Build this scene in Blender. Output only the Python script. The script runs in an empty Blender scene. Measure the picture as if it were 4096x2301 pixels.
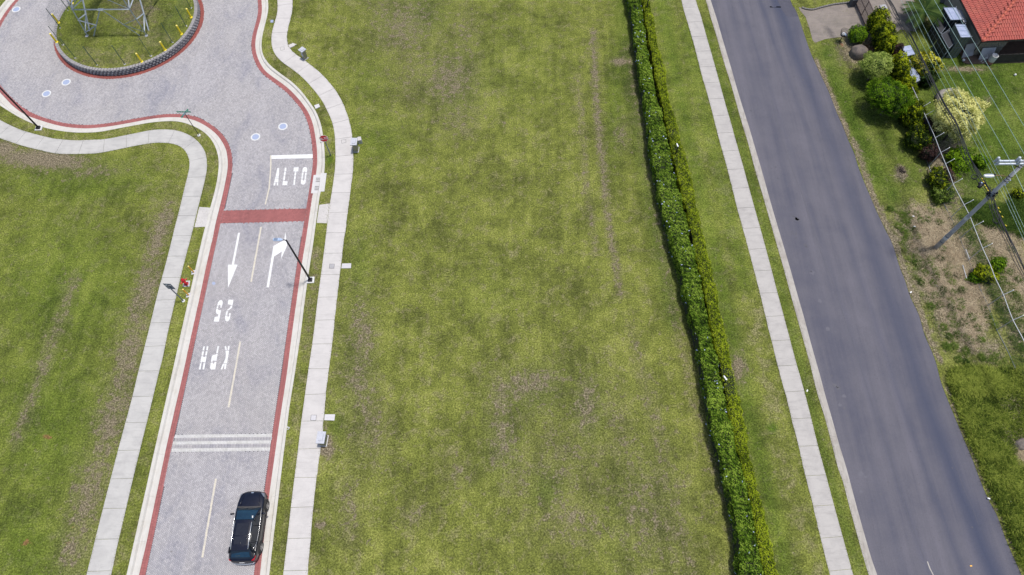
import bpy, bmesh, math, random
import numpy as np
from mathutils import Vector, Matrix
from mathutils.geometry import delaunay_2d_cdt, tessellate_polygon

random.seed(7)
RNG = np.random.default_rng(11)
PI = math.pi
scene = bpy.context.scene
COL = scene.collection

# ------------------------------------------------------------------ camera
# survey of the photograph (4096 x 2301): focal length, point straight below the drone, flying height
FPX, NAD, CH = 2660.0, (2085.0, 2510.0), 47.5
CX, CY = 2048.0, 1150.5
_d = np.array([NAD[0]-CX, NAD[1]-CY, FPX]); _d /= np.linalg.norm(_d)
_x = np.array([1.0, 0, 0]) - _d*_d[0]; _x /= np.linalg.norm(_x)
_y = np.cross(-_d, _x)
RW = np.array([_x, _y, -_d])            # rows: world axes in camera space

def G(px, py, z=0.0):
    """where the ray through a surveyed photo point meets height z"""
    r = RW @ np.array([px-CX, py-CY, FPX])
    t = (z-CH)/r[2]
    return (r[0]*t, r[1]*t, z)

def PIX(p):
    """world xy(z=0) array -> photo coordinates, used to look up surveyed patches"""
    q = np.column_stack([p[:, 0], p[:, 1], np.full(len(p), -CH)]) @ RW
    return np.column_stack([q[:, 0]/q[:, 2]*FPX+CX, q[:, 1]/q[:, 2]*FPX+CY])

cam_data = bpy.data.cameras.new('camera')
cam = bpy.data.objects.new('camera', cam_data); COL.objects.link(cam)
cam_data.sensor_width = 36.0
cam_data.lens = FPX/4096*36.0
cam_data.clip_start = 0.5; cam_data.clip_end = 3000
M = Matrix(((RW[0, 0], -RW[0, 1], -RW[0, 2], 0), (RW[1, 0], -RW[1, 1], -RW[1, 2], 0),
            (RW[2, 0], -RW[2, 1], -RW[2, 2], CH), (0, 0, 0, 1)))
cam.matrix_world = M
scene.camera = cam

# ------------------------------------------------------------------ light
SUN_EL, SUN_AZ = 80.0, 70.0             # degrees; azimuth clockwise from +y
world = bpy.data.worlds.new('World'); scene.world = world
world.use_nodes = True
wn = world.node_tree.nodes; wl = world.node_tree.links
bg = wn['Background']
sky = wn.new('ShaderNodeTexSky'); sky.sky_type = 'NISHITA'; sky.sun_disc = False
sky.sun_elevation = math.radians(SUN_EL); sky.sun_rotation = math.radians(SUN_AZ)
sky.dust_density = 2.0; sky.air_density = 1.0; sky.ozone_density = 1.0
wl.new(sky.outputs[0], bg.inputs[0]); bg.inputs[1].default_value = 0.15
sd = bpy.data.lights.new('sun', 'SUN'); sd.energy = 4.2; sd.angle = math.radians(5.0)
sd.color = (1.0, 0.955, 0.89)
sun = bpy.data.objects.new('sun', sd); COL.objects.link(sun)
_el, _az = math.radians(SUN_EL), math.radians(SUN_AZ)
_to = Vector((math.cos(_el)*math.sin(_az), math.cos(_el)*math.cos(_az), math.sin(_el)))
sun.rotation_euler = _to.to_track_quat('Z', 'Y').to_euler()
sun.location = (0, 0, 80)
scene.view_settings.view_transform = 'Standard'
scene.view_settings.look = 'None'
scene.view_settings.exposure = 0.0
scene.view_settings.gamma = 1.0
scene.view_settings.use_curve_mapping = False
scene.render.engine = 'CYCLES'
scene.cycles.max_bounces = 5
scene.cycles.transparent_max_bounces = 6

# ------------------------------------------------------------------ object helpers
def link(o, parent=None):
    COL.objects.link(o)
    if parent is not None: o.parent = parent
    return o

def tag(o, label=None, cat=None, group=None, kind=None):
    if label: o['label'] = label
    if cat: o['category'] = cat
    if group: o['group'] = group
    if kind: o['kind'] = kind
    return o

def thing(name, label, cat, loc=(0, 0, 0), rz=0.0, group=None):
    o = bpy.data.objects.new(name, None); COL.objects.link(o)
    o.location = loc; o.rotation_euler = (0, 0, rz)
    o.empty_display_size = 0.2
    return tag(o, label, cat, group)

def copy_tree(o, parent=None):
    c = o.copy(); COL.objects.link(c)
    if parent is not None: c.parent = parent
    for ch in list(o.children): copy_tree(ch, c)
    return c

class MB:
    """collects faces; build() links them as ONE mesh object"""
    def __init__(s): s.v = []; s.f = []; s.a = {}
    def add(s, vs, fs):
        n = len(s.v); s.v.extend([tuple(map(float, p)) for p in vs]); s.f.extend([tuple(i+n for i in f) for f in fs]); return s
    def quad(s, a, b, c, d): return s.add([a, b, c, d], [(0, 1, 2, 3)])
    def box(s, c, size, rz=0.0, taper=1.0):
        x, y, z = size[0]/2, size[1]/2, size[2]/2
        cs, sn = math.cos(rz), math.sin(rz); vs = []
        for dz, k in ((-z, 1.0), (z, taper)):
            for dx, dy in ((-x, -y), (x, -y), (x, y), (-x, y)):
                dx2, dy2 = dx*k, dy*k
                vs.append((c[0]+dx2*cs-dy2*sn, c[1]+dx2*sn+dy2*cs, c[2]+dz))
        return s.add(vs, [(0, 3, 2, 1), (4, 5, 6, 7), (0, 1, 5, 4), (1, 2, 6, 5), (2, 3, 7, 6), (3, 0, 4, 7)])
    def tube(s, pts, r, n=8, cap=True):
        pts = [Vector(p) for p in pts]; rs = r if isinstance(r, (list, tuple)) else [r]*len(pts)
        rings = []; up = None
        for i, p in enumerate(pts):
            d = (pts[min(i+1, len(pts)-1)]-pts[max(i-1, 0)])
            if d.length < 1e-9: d = Vector((0, 0, 1))
            d.normalize()
            if up is None:
                up = Vector((0, 0, 1)) if abs(d.z) < .9 else Vector((1, 0, 0))
            a = d.cross(up).normalized(); b = a.cross(d).normalized(); up = b
            rings.append([p+a*math.cos(2*PI*k/n)*rs[i]+b*math.sin(2*PI*k/n)*rs[i] for k in range(n)])
        vs = [q for rg in rings for q in rg]; fs = []
        for i in range(len(pts)-1):
            for k in range(n):
                k2 = (k+1) % n
                fs.append((i*n+k, i*n+k2, (i+1)*n+k2, (i+1)*n+k))
        if cap:
            fs.append(tuple(range(n))[::-1]); fs.append(tuple((len(pts)-1)*n+k for k in range(n)))
        return s.add(vs, fs)
    def bar(s, a, b, w=0.05, h=None):
        """rectangular bar from a to b"""
        a = Vector(a); b = Vector(b); h = h or w
        d = (b-a).normalized(); up = Vector((0, 0, 1)) if abs(d.z) < .95 else Vector((1, 0, 0))
        p = d.cross(up).normalized()*w/2; q = p.cross(d).normalized()*h/2
        vs = [a-p-q, a+p-q, a+p+q, a-p+q, b-p-q, b+p-q, b+p+q, b-p+q]
        return s.add(vs, [(0, 1, 2, 3), (7, 6, 5, 4), (0, 4, 5, 1), (1, 5, 6, 2), (2, 6, 7, 3), (3, 7, 4, 0)])
    def lathe(s, prof, c=(0, 0, 0), n=20, closed=True):
        vs = []; fs = []
        for r, z in prof:
            for k in range(n): vs.append((c[0]+r*math.cos(2*PI*k/n), c[1]+r*math.sin(2*PI*k/n), c[2]+z))
        for i in range(len(prof)-1):
            for k in range(n):
                k2 = (k+1) % n; fs.append((i*n+k, i*n+k2, (i+1)*n+k2, (i+1)*n+k))
        if closed:
            fs.append(tuple(range(n))[::-1]); fs.append(tuple((len(prof)-1)*n+k for k in range(n)))
        return s.add(vs, fs)
    def prism(s, poly, z0, z1, inset=0.0):
        """poly: xy list (any winding); solid from z0 to z1"""
        poly = [(p[0], p[1]) for p in poly]
        ar = sum(poly[i][0]*poly[(i+1) % len(poly)][1]-poly[(i+1) % len(poly)][0]*poly[i][1] for i in range(len(poly)))
        if ar < 0: poly = poly[::-1]
        n = len(poly)
        tri = tessellate_polygon([[Vector((x, y, 0)) for x, y in poly]])
        vs = [(x, y, z0) for x, y in poly]+[(x, y, z1) for x, y in poly]
        fs = [(i, (i+1) % n, n+(i+1) % n, n+i) for i in range(n)]
        for t in tri:
            a, b, c = t
            cr = (poly[b][0]-poly[a][0])*(poly[c][1]-poly[a][1])-(poly[c][0]-poly[a][0])*(poly[b][1]-poly[a][1])
            if cr < 0: a, c = c, a
            fs.append((n+a, n+b, n+c)); fs.append((c, b, a))
        return s.add(vs, fs)
    def mesh(s, name, mat, smooth=False):
        me = bpy.data.meshes.new(name); me.from_pydata(s.v, [], s.f); me.update()
        if mat: me.materials.append(mat)
        if smooth: me.polygons.foreach_set('use_smooth', [True]*len(me.polygons))
        return me
    def build(s, name, mat, parent=None, smooth=False, kind=None):
        o = bpy.data.objects.new(name, s.mesh(name, mat, smooth)); link(o, parent)
        if kind: o['kind'] = kind
        return o

def np_mesh(name, V, F, mat, attrs=None, smooth=False):
    """V (n,3), F (m,k) uniform polygons, attrs: dict name -> per-vertex floats"""
    V = np.ascontiguousarray(V, dtype=np.float32); F = np.ascontiguousarray(F, dtype=np.int32)
    me = bpy.data.meshes.new(name); k = F.shape[1]; m = len(F)
    me.vertices.add(len(V)); me.vertices.foreach_set('co', V.ravel())
    me.loops.add(m*k); me.loops.foreach_set('vertex_index', F.ravel())
    me.polygons.add(m); me.polygons.foreach_set('loop_start', np.arange(0, m*k, k, dtype=np.int32))
    try: me.polygons.foreach_set('loop_total', np.full(m, k, dtype=np.int32))
    except Exception: pass
    me.update(calc_edges=True)
    if attrs:
        for an, av in attrs.items():
            at = me.attributes.new(an, 'FLOAT', 'POINT')
            at.data.foreach_set('value', np.ascontiguousarray(av, dtype=np.float32))
    if smooth: me.polygons.foreach_set('use_smooth', np.ones(m, dtype=bool))
    if mat: me.materials.append(mat)
    return me

def np_obj(name, V, F, mat, parent=None, kind=None, attrs=None, smooth=False):
    o = bpy.data.objects.new(name, np_mesh(name, V, F, mat, attrs, smooth)); link(o, parent)
    if kind: o['kind'] = kind
    return o

# ------------------------------------------------------------------ 2-D helpers
def smooth_poly(P, n=6):
    P = np.array(P, float)[:, :2]; out = []
    for i in range(len(P)-1):
        p0, p1, p2, p3 = P[max(i-1, 0)], P[i], P[i+1], P[min(i+2, len(P)-1)]
        for t in np.linspace(0, 1, n, endpoint=False):
            out.append(.5*((2*p1)+(-p0+p2)*t+(2*p0-5*p1+4*p2-p3)*t*t+(-p0+3*p1-3*p2+p3)*t**3))
    out.append(P[-1]); return np.array(out)

def resample(P, n):
    P = np.array(P, float)[:, :2]; s = np.r_[0, np.cumsum(np.hypot(*np.diff(P, axis=0).T))]
    t = np.linspace(0, s[-1], n)
    return np.column_stack([np.interp(t, s, P[:, 0]), np.interp(t, s, P[:, 1])])

def plen(P):
    P = np.array(P)[:, :2]; return float(np.hypot(*np.diff(P, axis=0).T).sum())

def at_len(P, t):
    """points and unit tangents at arc lengths t"""
    P = np.array(P, float)[:, :2]; s = np.r_[0, np.cumsum(np.hypot(*np.diff(P, axis=0).T))]
    t = np.clip(np.atleast_1d(t), 0, s[-1])
    q = np.column_stack([np.interp(t, s, P[:, 0]), np.interp(t, s, P[:, 1])])
    e = 0.15
    a = np.column_stack([np.interp(np.clip(t-e, 0, s[-1]), s, P[:, i]) for i in (0, 1)])
    b = np.column_stack([np.interp(np.clip(t+e, 0, s[-1]), s, P[:, i]) for i in (0, 1)])
    d = b-a; d /= np.maximum(np.hypot(*d.T), 1e-9)[:, None]
    return q, d

def inside(pts, poly):
    poly = np.array(poly, float)[:, :2]; x, y = pts[:, 0], pts[:, 1]
    c = np.zeros(len(pts), bool); j = len(poly)-1
    for i in range(len(poly)):
        xi, yi = poly[i]; xj, yj = poly[j]
        if yi != yj:
            c ^= ((yi > y) != (yj > y)) & (x < (xj-xi)*(y-yi)/(yj-yi)+xi)
        j = i
    return c

def W(curve, z=0.0, n=5):
    """photo polyline -> smooth world polyline"""
    return smooth_poly([G(a, b, z)[:2] for a, b in curve], n)

# ------------------------------------------------------------------ material helpers
def nt_new(name):
    m = bpy.data.materials.new(name); m.use_nodes = True
    nt = m.node_tree; bs = nt.nodes['Principled BSDF']
    return m, nt, bs

def nod(nt, t, **kw):
    n = nt.nodes.new(t)
    for k, v in kw.items(): setattr(n, k, v)
    return n

def noise(nt, pos, scale, detail=3.0, rough=.55, dist=0.0):
    n = nod(nt, 'ShaderNodeTexNoise'); n.inputs['Scale'].default_value = scale
    n.inputs['Detail'].default_value = detail; n.inputs['Roughness'].default_value = rough
    n.inputs['Distortion'].default_value = dist
    nt.links.new(pos, n.inputs['Vector']); return n.outputs['Fac']

def ramp(nt, fac, stops):
    r = nod(nt, 'ShaderNodeValToRGB'); cr = r.color_ramp
    while len(cr.elements) > 1: cr.elements.remove(cr.elements[-1])
    cr.elements[0].position = stops[0][0]; cr.elements[0].color = col4(stops[0][1])
    for p, c in stops[1:]:
        e = cr.elements.new(p); e.color = col4(c)
    nt.links.new(fac, r.inputs[0]); return r.outputs[0]

def col4(c): return (c, c, c, 1) if isinstance(c, (int, float)) else (c[0], c[1], c[2], 1)

def mixc(nt, fac, a, b, mode='MIX'):
    m = nod(nt, 'ShaderNodeMix', data_type='RGBA', blend_type=mode, clamp_factor=True)
    for sock, v in ((m.inputs[0], fac), (m.inputs[6], a), (m.inputs[7], b)):
        if isinstance(v, (int, float)): sock.default_value = v if sock.type == 'VALUE' else col4(v)
        elif isinstance(v, tuple): sock.default_value = col4(v)
        else: nt.links.new(v, sock)
    return m.outputs[2]

def math_(nt, op, a, b=None, clamp=False):
    m = nod(nt, 'ShaderNodeMath', operation=op, use_clamp=clamp)
    for i, v in enumerate((a, b)):
        if v is None: continue
        if isinstance(v, (int, float)): m.inputs[i].default_value = v
        else: nt.links.new(v, m.inputs[i])
    return m.outputs[0]

def wpos(nt): return nod(nt, 'ShaderNodeNewGeometry').outputs['Position']

def scaled(nt, pos, s, rot=0.0):
    m = nod(nt, 'ShaderNodeMapping'); m.inputs['Scale'].default_value = s; m.inputs['Rotation'].default_value = (0, 0, rot)
    nt.links.new(pos, m.inputs['Vector']); return m.outputs[0]

def bump(nt, bs, h, strength=.4, dist=.02):
    b = nod(nt, 'ShaderNodeBump'); b.inputs['Strength'].default_value = strength; b.inputs['Distance'].default_value = dist
    nt.links.new(h, b.inputs['Height']); nt.links.new(b.outputs[0], bs.inputs['Normal'])

def pmat(name, a, b=None, scale=3.0, rough=.6, metal=0.0, c=None, fine=40.0, fine_amt=.15, bmp=.0, spec=None, coat=0.0):
    """generic: two tones mixed by noise, fine grain, optional stains"""
    m, nt, bs = nt_new(name); pos = wpos(nt)
    b = b or tuple(x*.8 for x in a)
    n1 = noise(nt, pos, scale, 5)
    col = ramp(nt, n1, [(.35, a), (.65, b)])
    if c is not None:
        n2 = noise(nt, pos, scale*.45, 4, .6, .5)
        col = mixc(nt, math_(nt, 'MULTIPLY', math_(nt, 'SUBTRACT', n2, .52, True), 3.2, True), col, c)
    nf = noise(nt, pos, fine, 2)
    g = ramp(nt, nf, [(.25, 1-fine_amt), (.75, 1+fine_amt)])
    col = mixc(nt, 1.0, col, g, 'MULTIPLY')
    nt.links.new(col, bs.inputs['Base Color'])
    bs.inputs['Roughness'].default_value = rough; bs.inputs['Metallic'].default_value = metal
    if spec is not None: bs.inputs['Specular IOR Level'].default_value = spec
    if coat: bs.inputs['Coat Weight'].default_value = coat; bs.inputs['Coat Roughness'].default_value = .05
    if bmp: bump(nt, bs, nf, bmp)
    return m
# ------------------------------------------------------------------ materials
def lawn_mat(name, blade=False):
    m, nt, bs = nt_new(name); pos = wpos(nt)
    def att(n): return nod(nt, 'ShaderNodeAttribute', attribute_name=n).outputs['Fac']
    n0 = noise(nt, pos, .16, 4, .55); n1 = noise(nt, pos, .42, 7, .68, .5)
    n2 = noise(nt, pos, 2.1, 5, .65, .3); n3 = noise(nt, pos, 8.5, 4, .7)
    mow = noise(nt, scaled(nt, pos, (1.0, .05, 1), -.03), 1.5, 4, .6, .2)
    s = math_(nt, 'ADD', math_(nt, 'MULTIPLY', n0, .22), math_(nt, 'MULTIPLY', n1, .38))
    s = math_(nt, 'ADD', s, math_(nt, 'MULTIPLY', n2, .18)); s = math_(nt, 'ADD', s, math_(nt, 'MULTIPLY', mow, .14)); s = math_(nt, 'ADD', s, math_(nt, 'MULTIPLY', n3, .08))
    col = ramp(nt, s, [(.42, (.070, .080, .020)), (.475, (.106, .120, .027)), (.525, (.141, .158, .034)), (.58, (.190, .202, .050))])
    # straw / moss patches
    n4 = noise(nt, pos, 1.15, 6, .7, .6)
    straw = math_(nt, 'ADD', att('dry'), math_(nt, 'MULTIPLY', math_(nt, 'SUBTRACT', n4, .52), 5.5), True)
    straw = math_(nt, 'MULTIPLY', straw, .8)
    col = mixc(nt, straw, col, ramp(nt, n3, [(.35, (.140, .132, .060)), (.65, (.225, .205, .105))]))
    lushf = math_(nt, 'MULTIPLY', att('lush'), math_(nt, 'ADD', math_(nt, 'MULTIPLY', n2, .9), .45), True)
    col = mixc(nt, lushf, col, ramp(nt, s, [(.40, (.036, .066, .008)), (.50, (.068, .112, .012)), (.60, (.115, .160, .022))]))
    col = mixc(nt, math_(nt, 'MULTIPLY', att('deep'), math_(nt, 'ADD', math_(nt, 'MULTIPLY', n2, .8), .5), True), col, ramp(nt, s, [(.42, (.030, .054, .008)), (.50, (.054, .088, .012)), (.58, (.088, .124, .022))]))  # 'deep' mask puts a region's dimmer look into the grass colour
    # bare soil
    n5 = noise(nt, pos, 1.9, 8, .78, .3)
    col = mixc(nt, math_(nt, 'MULTIPLY', att('soil'), math_(nt, 'ADD', math_(nt, 'MULTIPLY', n1, 1.2), .15), True), col, ramp(nt, n3, [(.35, (.070, .064, .036)), (.65, (.150, .132, .078))]))
    sm = math_(nt, 'ADD', math_(nt, 'ADD', att('soil'), .09), math_(nt, 'MULTIPLY', math_(nt, 'SUBTRACT', n5, .5), 4.4))
    sm = math_(nt, 'MULTIPLY', math_(nt, 'SUBTRACT', sm, .46), 2.2, True)
    soilc = ramp(nt, n3, [(.3, (.098, .080, .052)), (.55, (.168, .140, .096)), (.75, (.262, .225, .165))])
    col = mixc(nt, math_(nt, 'MULTIPLY', sm, .9), col, soilc)
    # reddish bare earth
    n6 = noise(nt, pos, 3.0, 4)
    rm = math_(nt, 'MULTIPLY', math_(nt, 'SUBTRACT', math_(nt, 'ADD', att('rust'), math_(nt, 'MULTIPLY', math_(nt, 'SUBTRACT', n6, .5), 1.5)), .45), 4.0, True)
    col = mixc(nt, math_(nt, 'MULTIPLY', rm, .7), col, (.20, .095, .05))
    # grain of the blades
    n7 = noise(nt, pos, 26.0, 3, .8); n8 = noise(nt, pos, 75.0, 2, .7)
    g = ramp(nt, n7, [(.30, .60), (.5, 1.0), (.70, 1.5)])
    n9 = noise(nt, pos, 8.5, 4, .8)
    col = mixc(nt, 1.0, col, ramp(nt, n9, [(.35, .50), (.5, 1.0), (.65, 1.62)]), 'MULTIPLY')
    g2 = ramp(nt, n8, [(.25, .72), (.75, 1.28)])
    col = mixc(nt, 1.0, col, g, 'MULTIPLY'); col = mixc(nt, 1.0, col, g2, 'MULTIPLY')
    tint = math_(nt, 'ADD', att('tint'), 1.0)
    cc = nod(nt, 'ShaderNodeCombineColor')
    for i in range(3): nt.links.new(tint, cc.inputs[i])
    col = mixc(nt, 1.0, col, cc.outputs[0], 'MULTIPLY')
    nt.links.new(col, bs.inputs['Base Color'])
    bs.inputs['Roughness'].default_value = .85
    bs.inputs['Specular IOR Level'].default_value = .05
    if not blade: bump(nt, bs, math_(nt, 'ADD', n7, math_(nt, 'MULTIPLY', n3, 1.5)), .7, .05)
    return m

def leaf_mat(name, dark, mid, light, rough=.5, spec=.35, trans=.15):
    """leaf colour from a per-leaf 'tint' attribute"""
    m, nt, bs = nt_new(name); pos = wpos(nt)
    t = nod(nt, 'ShaderNodeAttribute', attribute_name='tint').outputs['Fac']
    n = noise(nt, pos, 1.3, 4, .65)
    f = math_(nt, 'ADD', t, math_(nt, 'MULTIPLY', math_(nt, 'SUBTRACT', n, .5), 1.3), True)
    col = ramp(nt, f, [(.0, dark), (.5, mid), (1.0, light)])
    nt.links.new(col, bs.inputs['Base Color'])
    bs.inputs['Roughness'].default_value = rough; bs.inputs['Specular IOR Level'].default_value = spec
    if trans:
        tr = nod(nt, 'ShaderNodeBsdfTranslucent'); nt.links.new(col, tr.inputs[0])
        mx = nod(nt, 'ShaderNodeMixShader'); mx.inputs[0].default_value = trans
        nt.links.new(bs.outputs[0], mx.inputs[1]); nt.links.new(tr.outputs[0], mx.inputs[2])
        nt.links.new(mx.outputs[0], nt.nodes['Material Output'].inputs['Surface'])
    return m

def paver_mat(name, base, dark, warm, stain=.9):
    m, nt, bs = nt_new(name); pos = wpos(nt)
    t = nod(nt, 'ShaderNodeAttribute', attribute_name='tint').outputs['Fac']
    n1 = noise(nt, scaled(nt, pos, (1, .45, 1), .25), .42, 5, .62, .8)
    n2 = noise(nt, pos, 2.2, 4, .6, .4); n3 = noise(nt, pos, .12, 3)
    s = math_(nt, 'ADD', math_(nt, 'MULTIPLY', n1, .82), math_(nt, 'MULTIPLY', n2, .18))
    s = math_(nt, 'ADD', s, math_(nt, 'MULTIPLY', t, .22))
    col = ramp(nt, s, [(.42, tuple(x*1.04 for x in base)), (.50, tuple(x*.96 for x in base)), (.58, tuple(x*.6+y*.4 for x, y in zip(base, dark))), (.68, dark)])
    col = mixc(nt, math_(nt, 'MULTIPLY', math_(nt, 'SUBTRACT', n3, .42), 1.6*stain, True), col, warm)
    n4 = noise(nt, pos, 60, 2)
    col = mixc(nt, 1.0, col, ramp(nt, n4, [(.2, .86), (.8, 1.12)]), 'MULTIPLY')
    tt = ramp(nt, math_(nt, 'ADD', math_(nt, 'MULTIPLY', t, 2.6), .5), [(.0, 1.09), (1.0, .89)])
    col = mixc(nt, 1.0, col, tt, 'MULTIPLY')
    nt.links.new(col, bs.inputs['Base Color']); bs.inputs['Roughness'].default_value = .8
    bs.inputs['Specular IOR Level'].default_value = .25
    bump(nt, bs, n4, .25, .004)
    return m

def concrete_mat(name, base, dark, stain, amount=.6, sc=1.0, streak=None, mottled=.35):
    m, nt, bs = nt_new(name); pos = wpos(nt)
    n1 = noise(nt, pos, .9*sc, 6, .65, .5)
    sp = scaled(nt, pos, (.30, 1.9, 1), -0.04) if streak is None else scaled(nt, pos, (1.6, .25, 1), streak)
    n2 = noise(nt, sp, 3.0*sc, 5, .7); n3 = noise(nt, pos, 45, 3, .7)
    col = mixc(nt, ramp(nt, n1, [(.42, 0.0), (.70, 1.0)]), base, dark)
    col = mixc(nt, math_(nt, 'MULTIPLY', ramp(nt, n2, [(.50, 0.0), (.80, 1.0)]), amount), col, stain)
    col = mixc(nt, 1.0, col, ramp(nt, n3, [(.2, 1-mottled*.35), (.8, 1+mottled*.25)]), 'MULTIPLY')
    nt.links.new(col, bs.inputs['Base Color']); bs.inputs['Roughness'].default_value = .85
    bs.inputs['Specular IOR Level'].default_value = .25
    bump(nt, bs, n3, .3, .003)
    return m

MLAWN = lawn_mat('lawn_grass'); MBLADE = lawn_mat('lawn_blades', True)
MPAVER = paver_mat('grey_paver', (.338, .325, .336), (.248, .244, .276), (.350, .330, .312))
MRED = paver_mat('red_paver', (.285, .102, .098), (.225, .082, .080), (.27, .108, .10), .5)
MREDO = paver_mat('dark_red_paver', (.235, .068, .058), (.15, .050, .045), (.21, .072, .06), .5)
MJOINT = pmat('joint_sand', (.075, .072, .085), (.055, .052, .062), 6)
MJRED = pmat('red_joint_sand', (.17, .052, .05), (.14, .045, .043), 6)
MKERB = concrete_mat('kerb_concrete', (.485, .470, .440), (.43, .41, .37), (.30, .255, .21), .6, streak=-.23)
MWALK = concrete_mat('walk_concrete', (.465, .444, .430), (.405, .386, .376), (.31, .29, .285), .5)
MWALK2 = concrete_mat('old_walk_concrete', (.378, .360, .342), (.315, .300, .288), (.230, .216, .210), .65)
MWALK3 = concrete_mat('grey_walk_concrete', (.412, .402, .386), (.345, .336, .326), (.25, .242, .240), .6)
MKERB2 = concrete_mat('old_kerb_concrete', (.345, .325, .298), (.27, .245, .222), (.16, .14, .13), .75, streak=.3)
MPAINT = pmat('white_road_paint', (.62, .62, .62), (.55, .55, .55), 3, .6, c=(.46, .46, .47), fine=30, fine_amt=.10)
MCREAM = pmat('worn_cream_paint', (.52, .475, .39), (.45, .41, .34), 6, .7, c=(.36, .34, .33), fine=30)
MDRAIN = concrete_mat('drain_concrete', (.50, .49, .485), (.45, .445, .44), (.38, .37, .36), .2)
MBLOCK = pmat('dark_stone_block', (.19, .18, .19), (.27, .26, .265), 5, .85, c=(.085, .08, .085), fine=30, fine_amt=.35, bmp=.4)
MCOPING = pmat('wall_coping_block', (.30, .285, .285), (.21, .20, .205), 4, .85, fine=30, fine_amt=.25, bmp=.3)
MCOVER = pmat('manhole_cover_blue_grey', (.28, .325, .46), (.25, .295, .42), 9, .55, fine=60, fine_amt=.12)
MWHITE = pmat('white_concrete_ring', (.56, .56, .56), (.48, .48, .47), 5, .7)
MBLACK = pmat('black_metal', (.012, .012, .016), (.018, .018, .024), 3, .45, .3)
MGREY = pmat('grey_metal', (.14, .17, .21), (.17, .20, .24), 5, .5, .3)
MGALV = pmat('galvanised_steel', (.46, .48, .50), (.36, .38, .41), 8, .5, .35, fine=25)
MLATT = pmat('pylon_steel', (.44, .48, .52), (.34, .38, .42), 3, .5, .25, fine=12)
MGREEN = pmat('green_fence_paint', (.010, .060, .045), (.014, .075, .055), 3, .5)
MYEL = pmat('yellow_bollard_paint', (.86, .66, .012), (.80, .60, .012), 3, .45)
MORG = pmat('orange_yellow_paint', (.76, .38, .008), (.70, .34, .008), 3, .45)
MREDP = pmat('hydrant_red_paint', (.50, .010, .022), (.40, .008, .016), 6, .35)
MSIGNR = pmat('stop_sign_red', (.62, .008, .016), (.56, .008, .016), 6, .4, fine_amt=.02)
MSIGNG = pmat('street_sign_green', (.008, .30, .17), (.010, .26, .15), 6, .4, fine_amt=.02)
MSIGNW = pmat('sign_white', (.80, .80, .80), (.76, .76, .76), 6, .4, fine_amt=.02)
MBEIGE = pmat('beige_pillar_render', (.29, .27, .165), (.25, .235, .145), 6, .85, fine=50, fine_amt=.18, bmp=.3)
MCAP = pmat('pillar_cap_grey', (.42, .43, .48), (.36, .37, .41), 6, .7)
MLUM = pmat('luminaire_blue_grey', (.34, .43, .60), (.30, .39, .55), 6, .4)
MLUMD = pmat('luminaire_fins', (.22, .28, .38), (.18, .23, .32), 30, .5)
MHOLE = pmat('dark_slot', (.012, .012, .02), (.008, .008, .012), 6, .9)
MSOIL = pmat('bare_soil', (.20, .15, .105), (.14, .105, .075), 4, .95, fine=30, fine_amt=.3)
def asphalt_mat():
    m, nt, bs = nt_new('asphalt'); pos = wpos(nt)
    # lanes run along the road: stretch noise that way
    sp = scaled(nt, pos, (1.0, .035, 1), -.30)
    n1 = noise(nt, sp, .95, 6, .62, .10); n2 = noise(nt, pos, .35, 5, .6)
    n3 = noise(nt, pos, 34, 4, .85); n4 = noise(nt, scaled(nt, pos, (1, .12, 1), -.30), 2.2, 4, .7)
    a = nod(nt, 'ShaderNodeAttribute', attribute_name='wear').outputs['Fac']
    s = math_(nt, 'ADD', math_(nt, 'MULTIPLY', n1, .6), math_(nt, 'MULTIPLY', n2, .4))
    col = ramp(nt, s, [(.38, (.070, .070, .093)), (.5, (.092, .089, .108)), (.62, (.106, .101, .122))])
    col = mixc(nt, math_(nt, 'MULTIPLY', a, 1.1, True), col, (.043, .049, .080))
    col = mixc(nt, math_(nt, 'MULTIPLY', ramp(nt, n4, [(.62, 0.0), (.72, 1.0)]), .35), col, (.055, .055, .07))
    n5 = noise(nt, pos, 3.1, 4, .6)
    col = mixc(nt, math_(nt, 'MULTIPLY', ramp(nt, n5, [(.70, 0.0), (.74, 1.0)]), .5), col, (.055, .055, .07))
    col = mixc(nt, 1.0, col, ramp(nt, n3, [(.25, .66), (.5, 1.0), (.78, 1.42)]), 'MULTIPLY')
    nt.links.new(col, bs.inputs['Base Color']); bs.inputs['Roughness'].default_value = .85
    bs.inputs['Specular IOR Level'].default_value = .3
    bump(nt, bs, n3, .5, .006)
    return m
MASPH = asphalt_mat()
MOIL = pmat('oil_stain', (.046, .046, .064), (.058, .057, .074), 6, .6)
MOILF = pmat('faded_oil_stain', (.075, .073, .095), (.085, .083, .105), 6, .7)
MASPH2 = pmat('fresh_asphalt', (.046, .046, .066), (.058, .057, .078), 2, .8, fine=34, fine_amt=.35)
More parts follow.
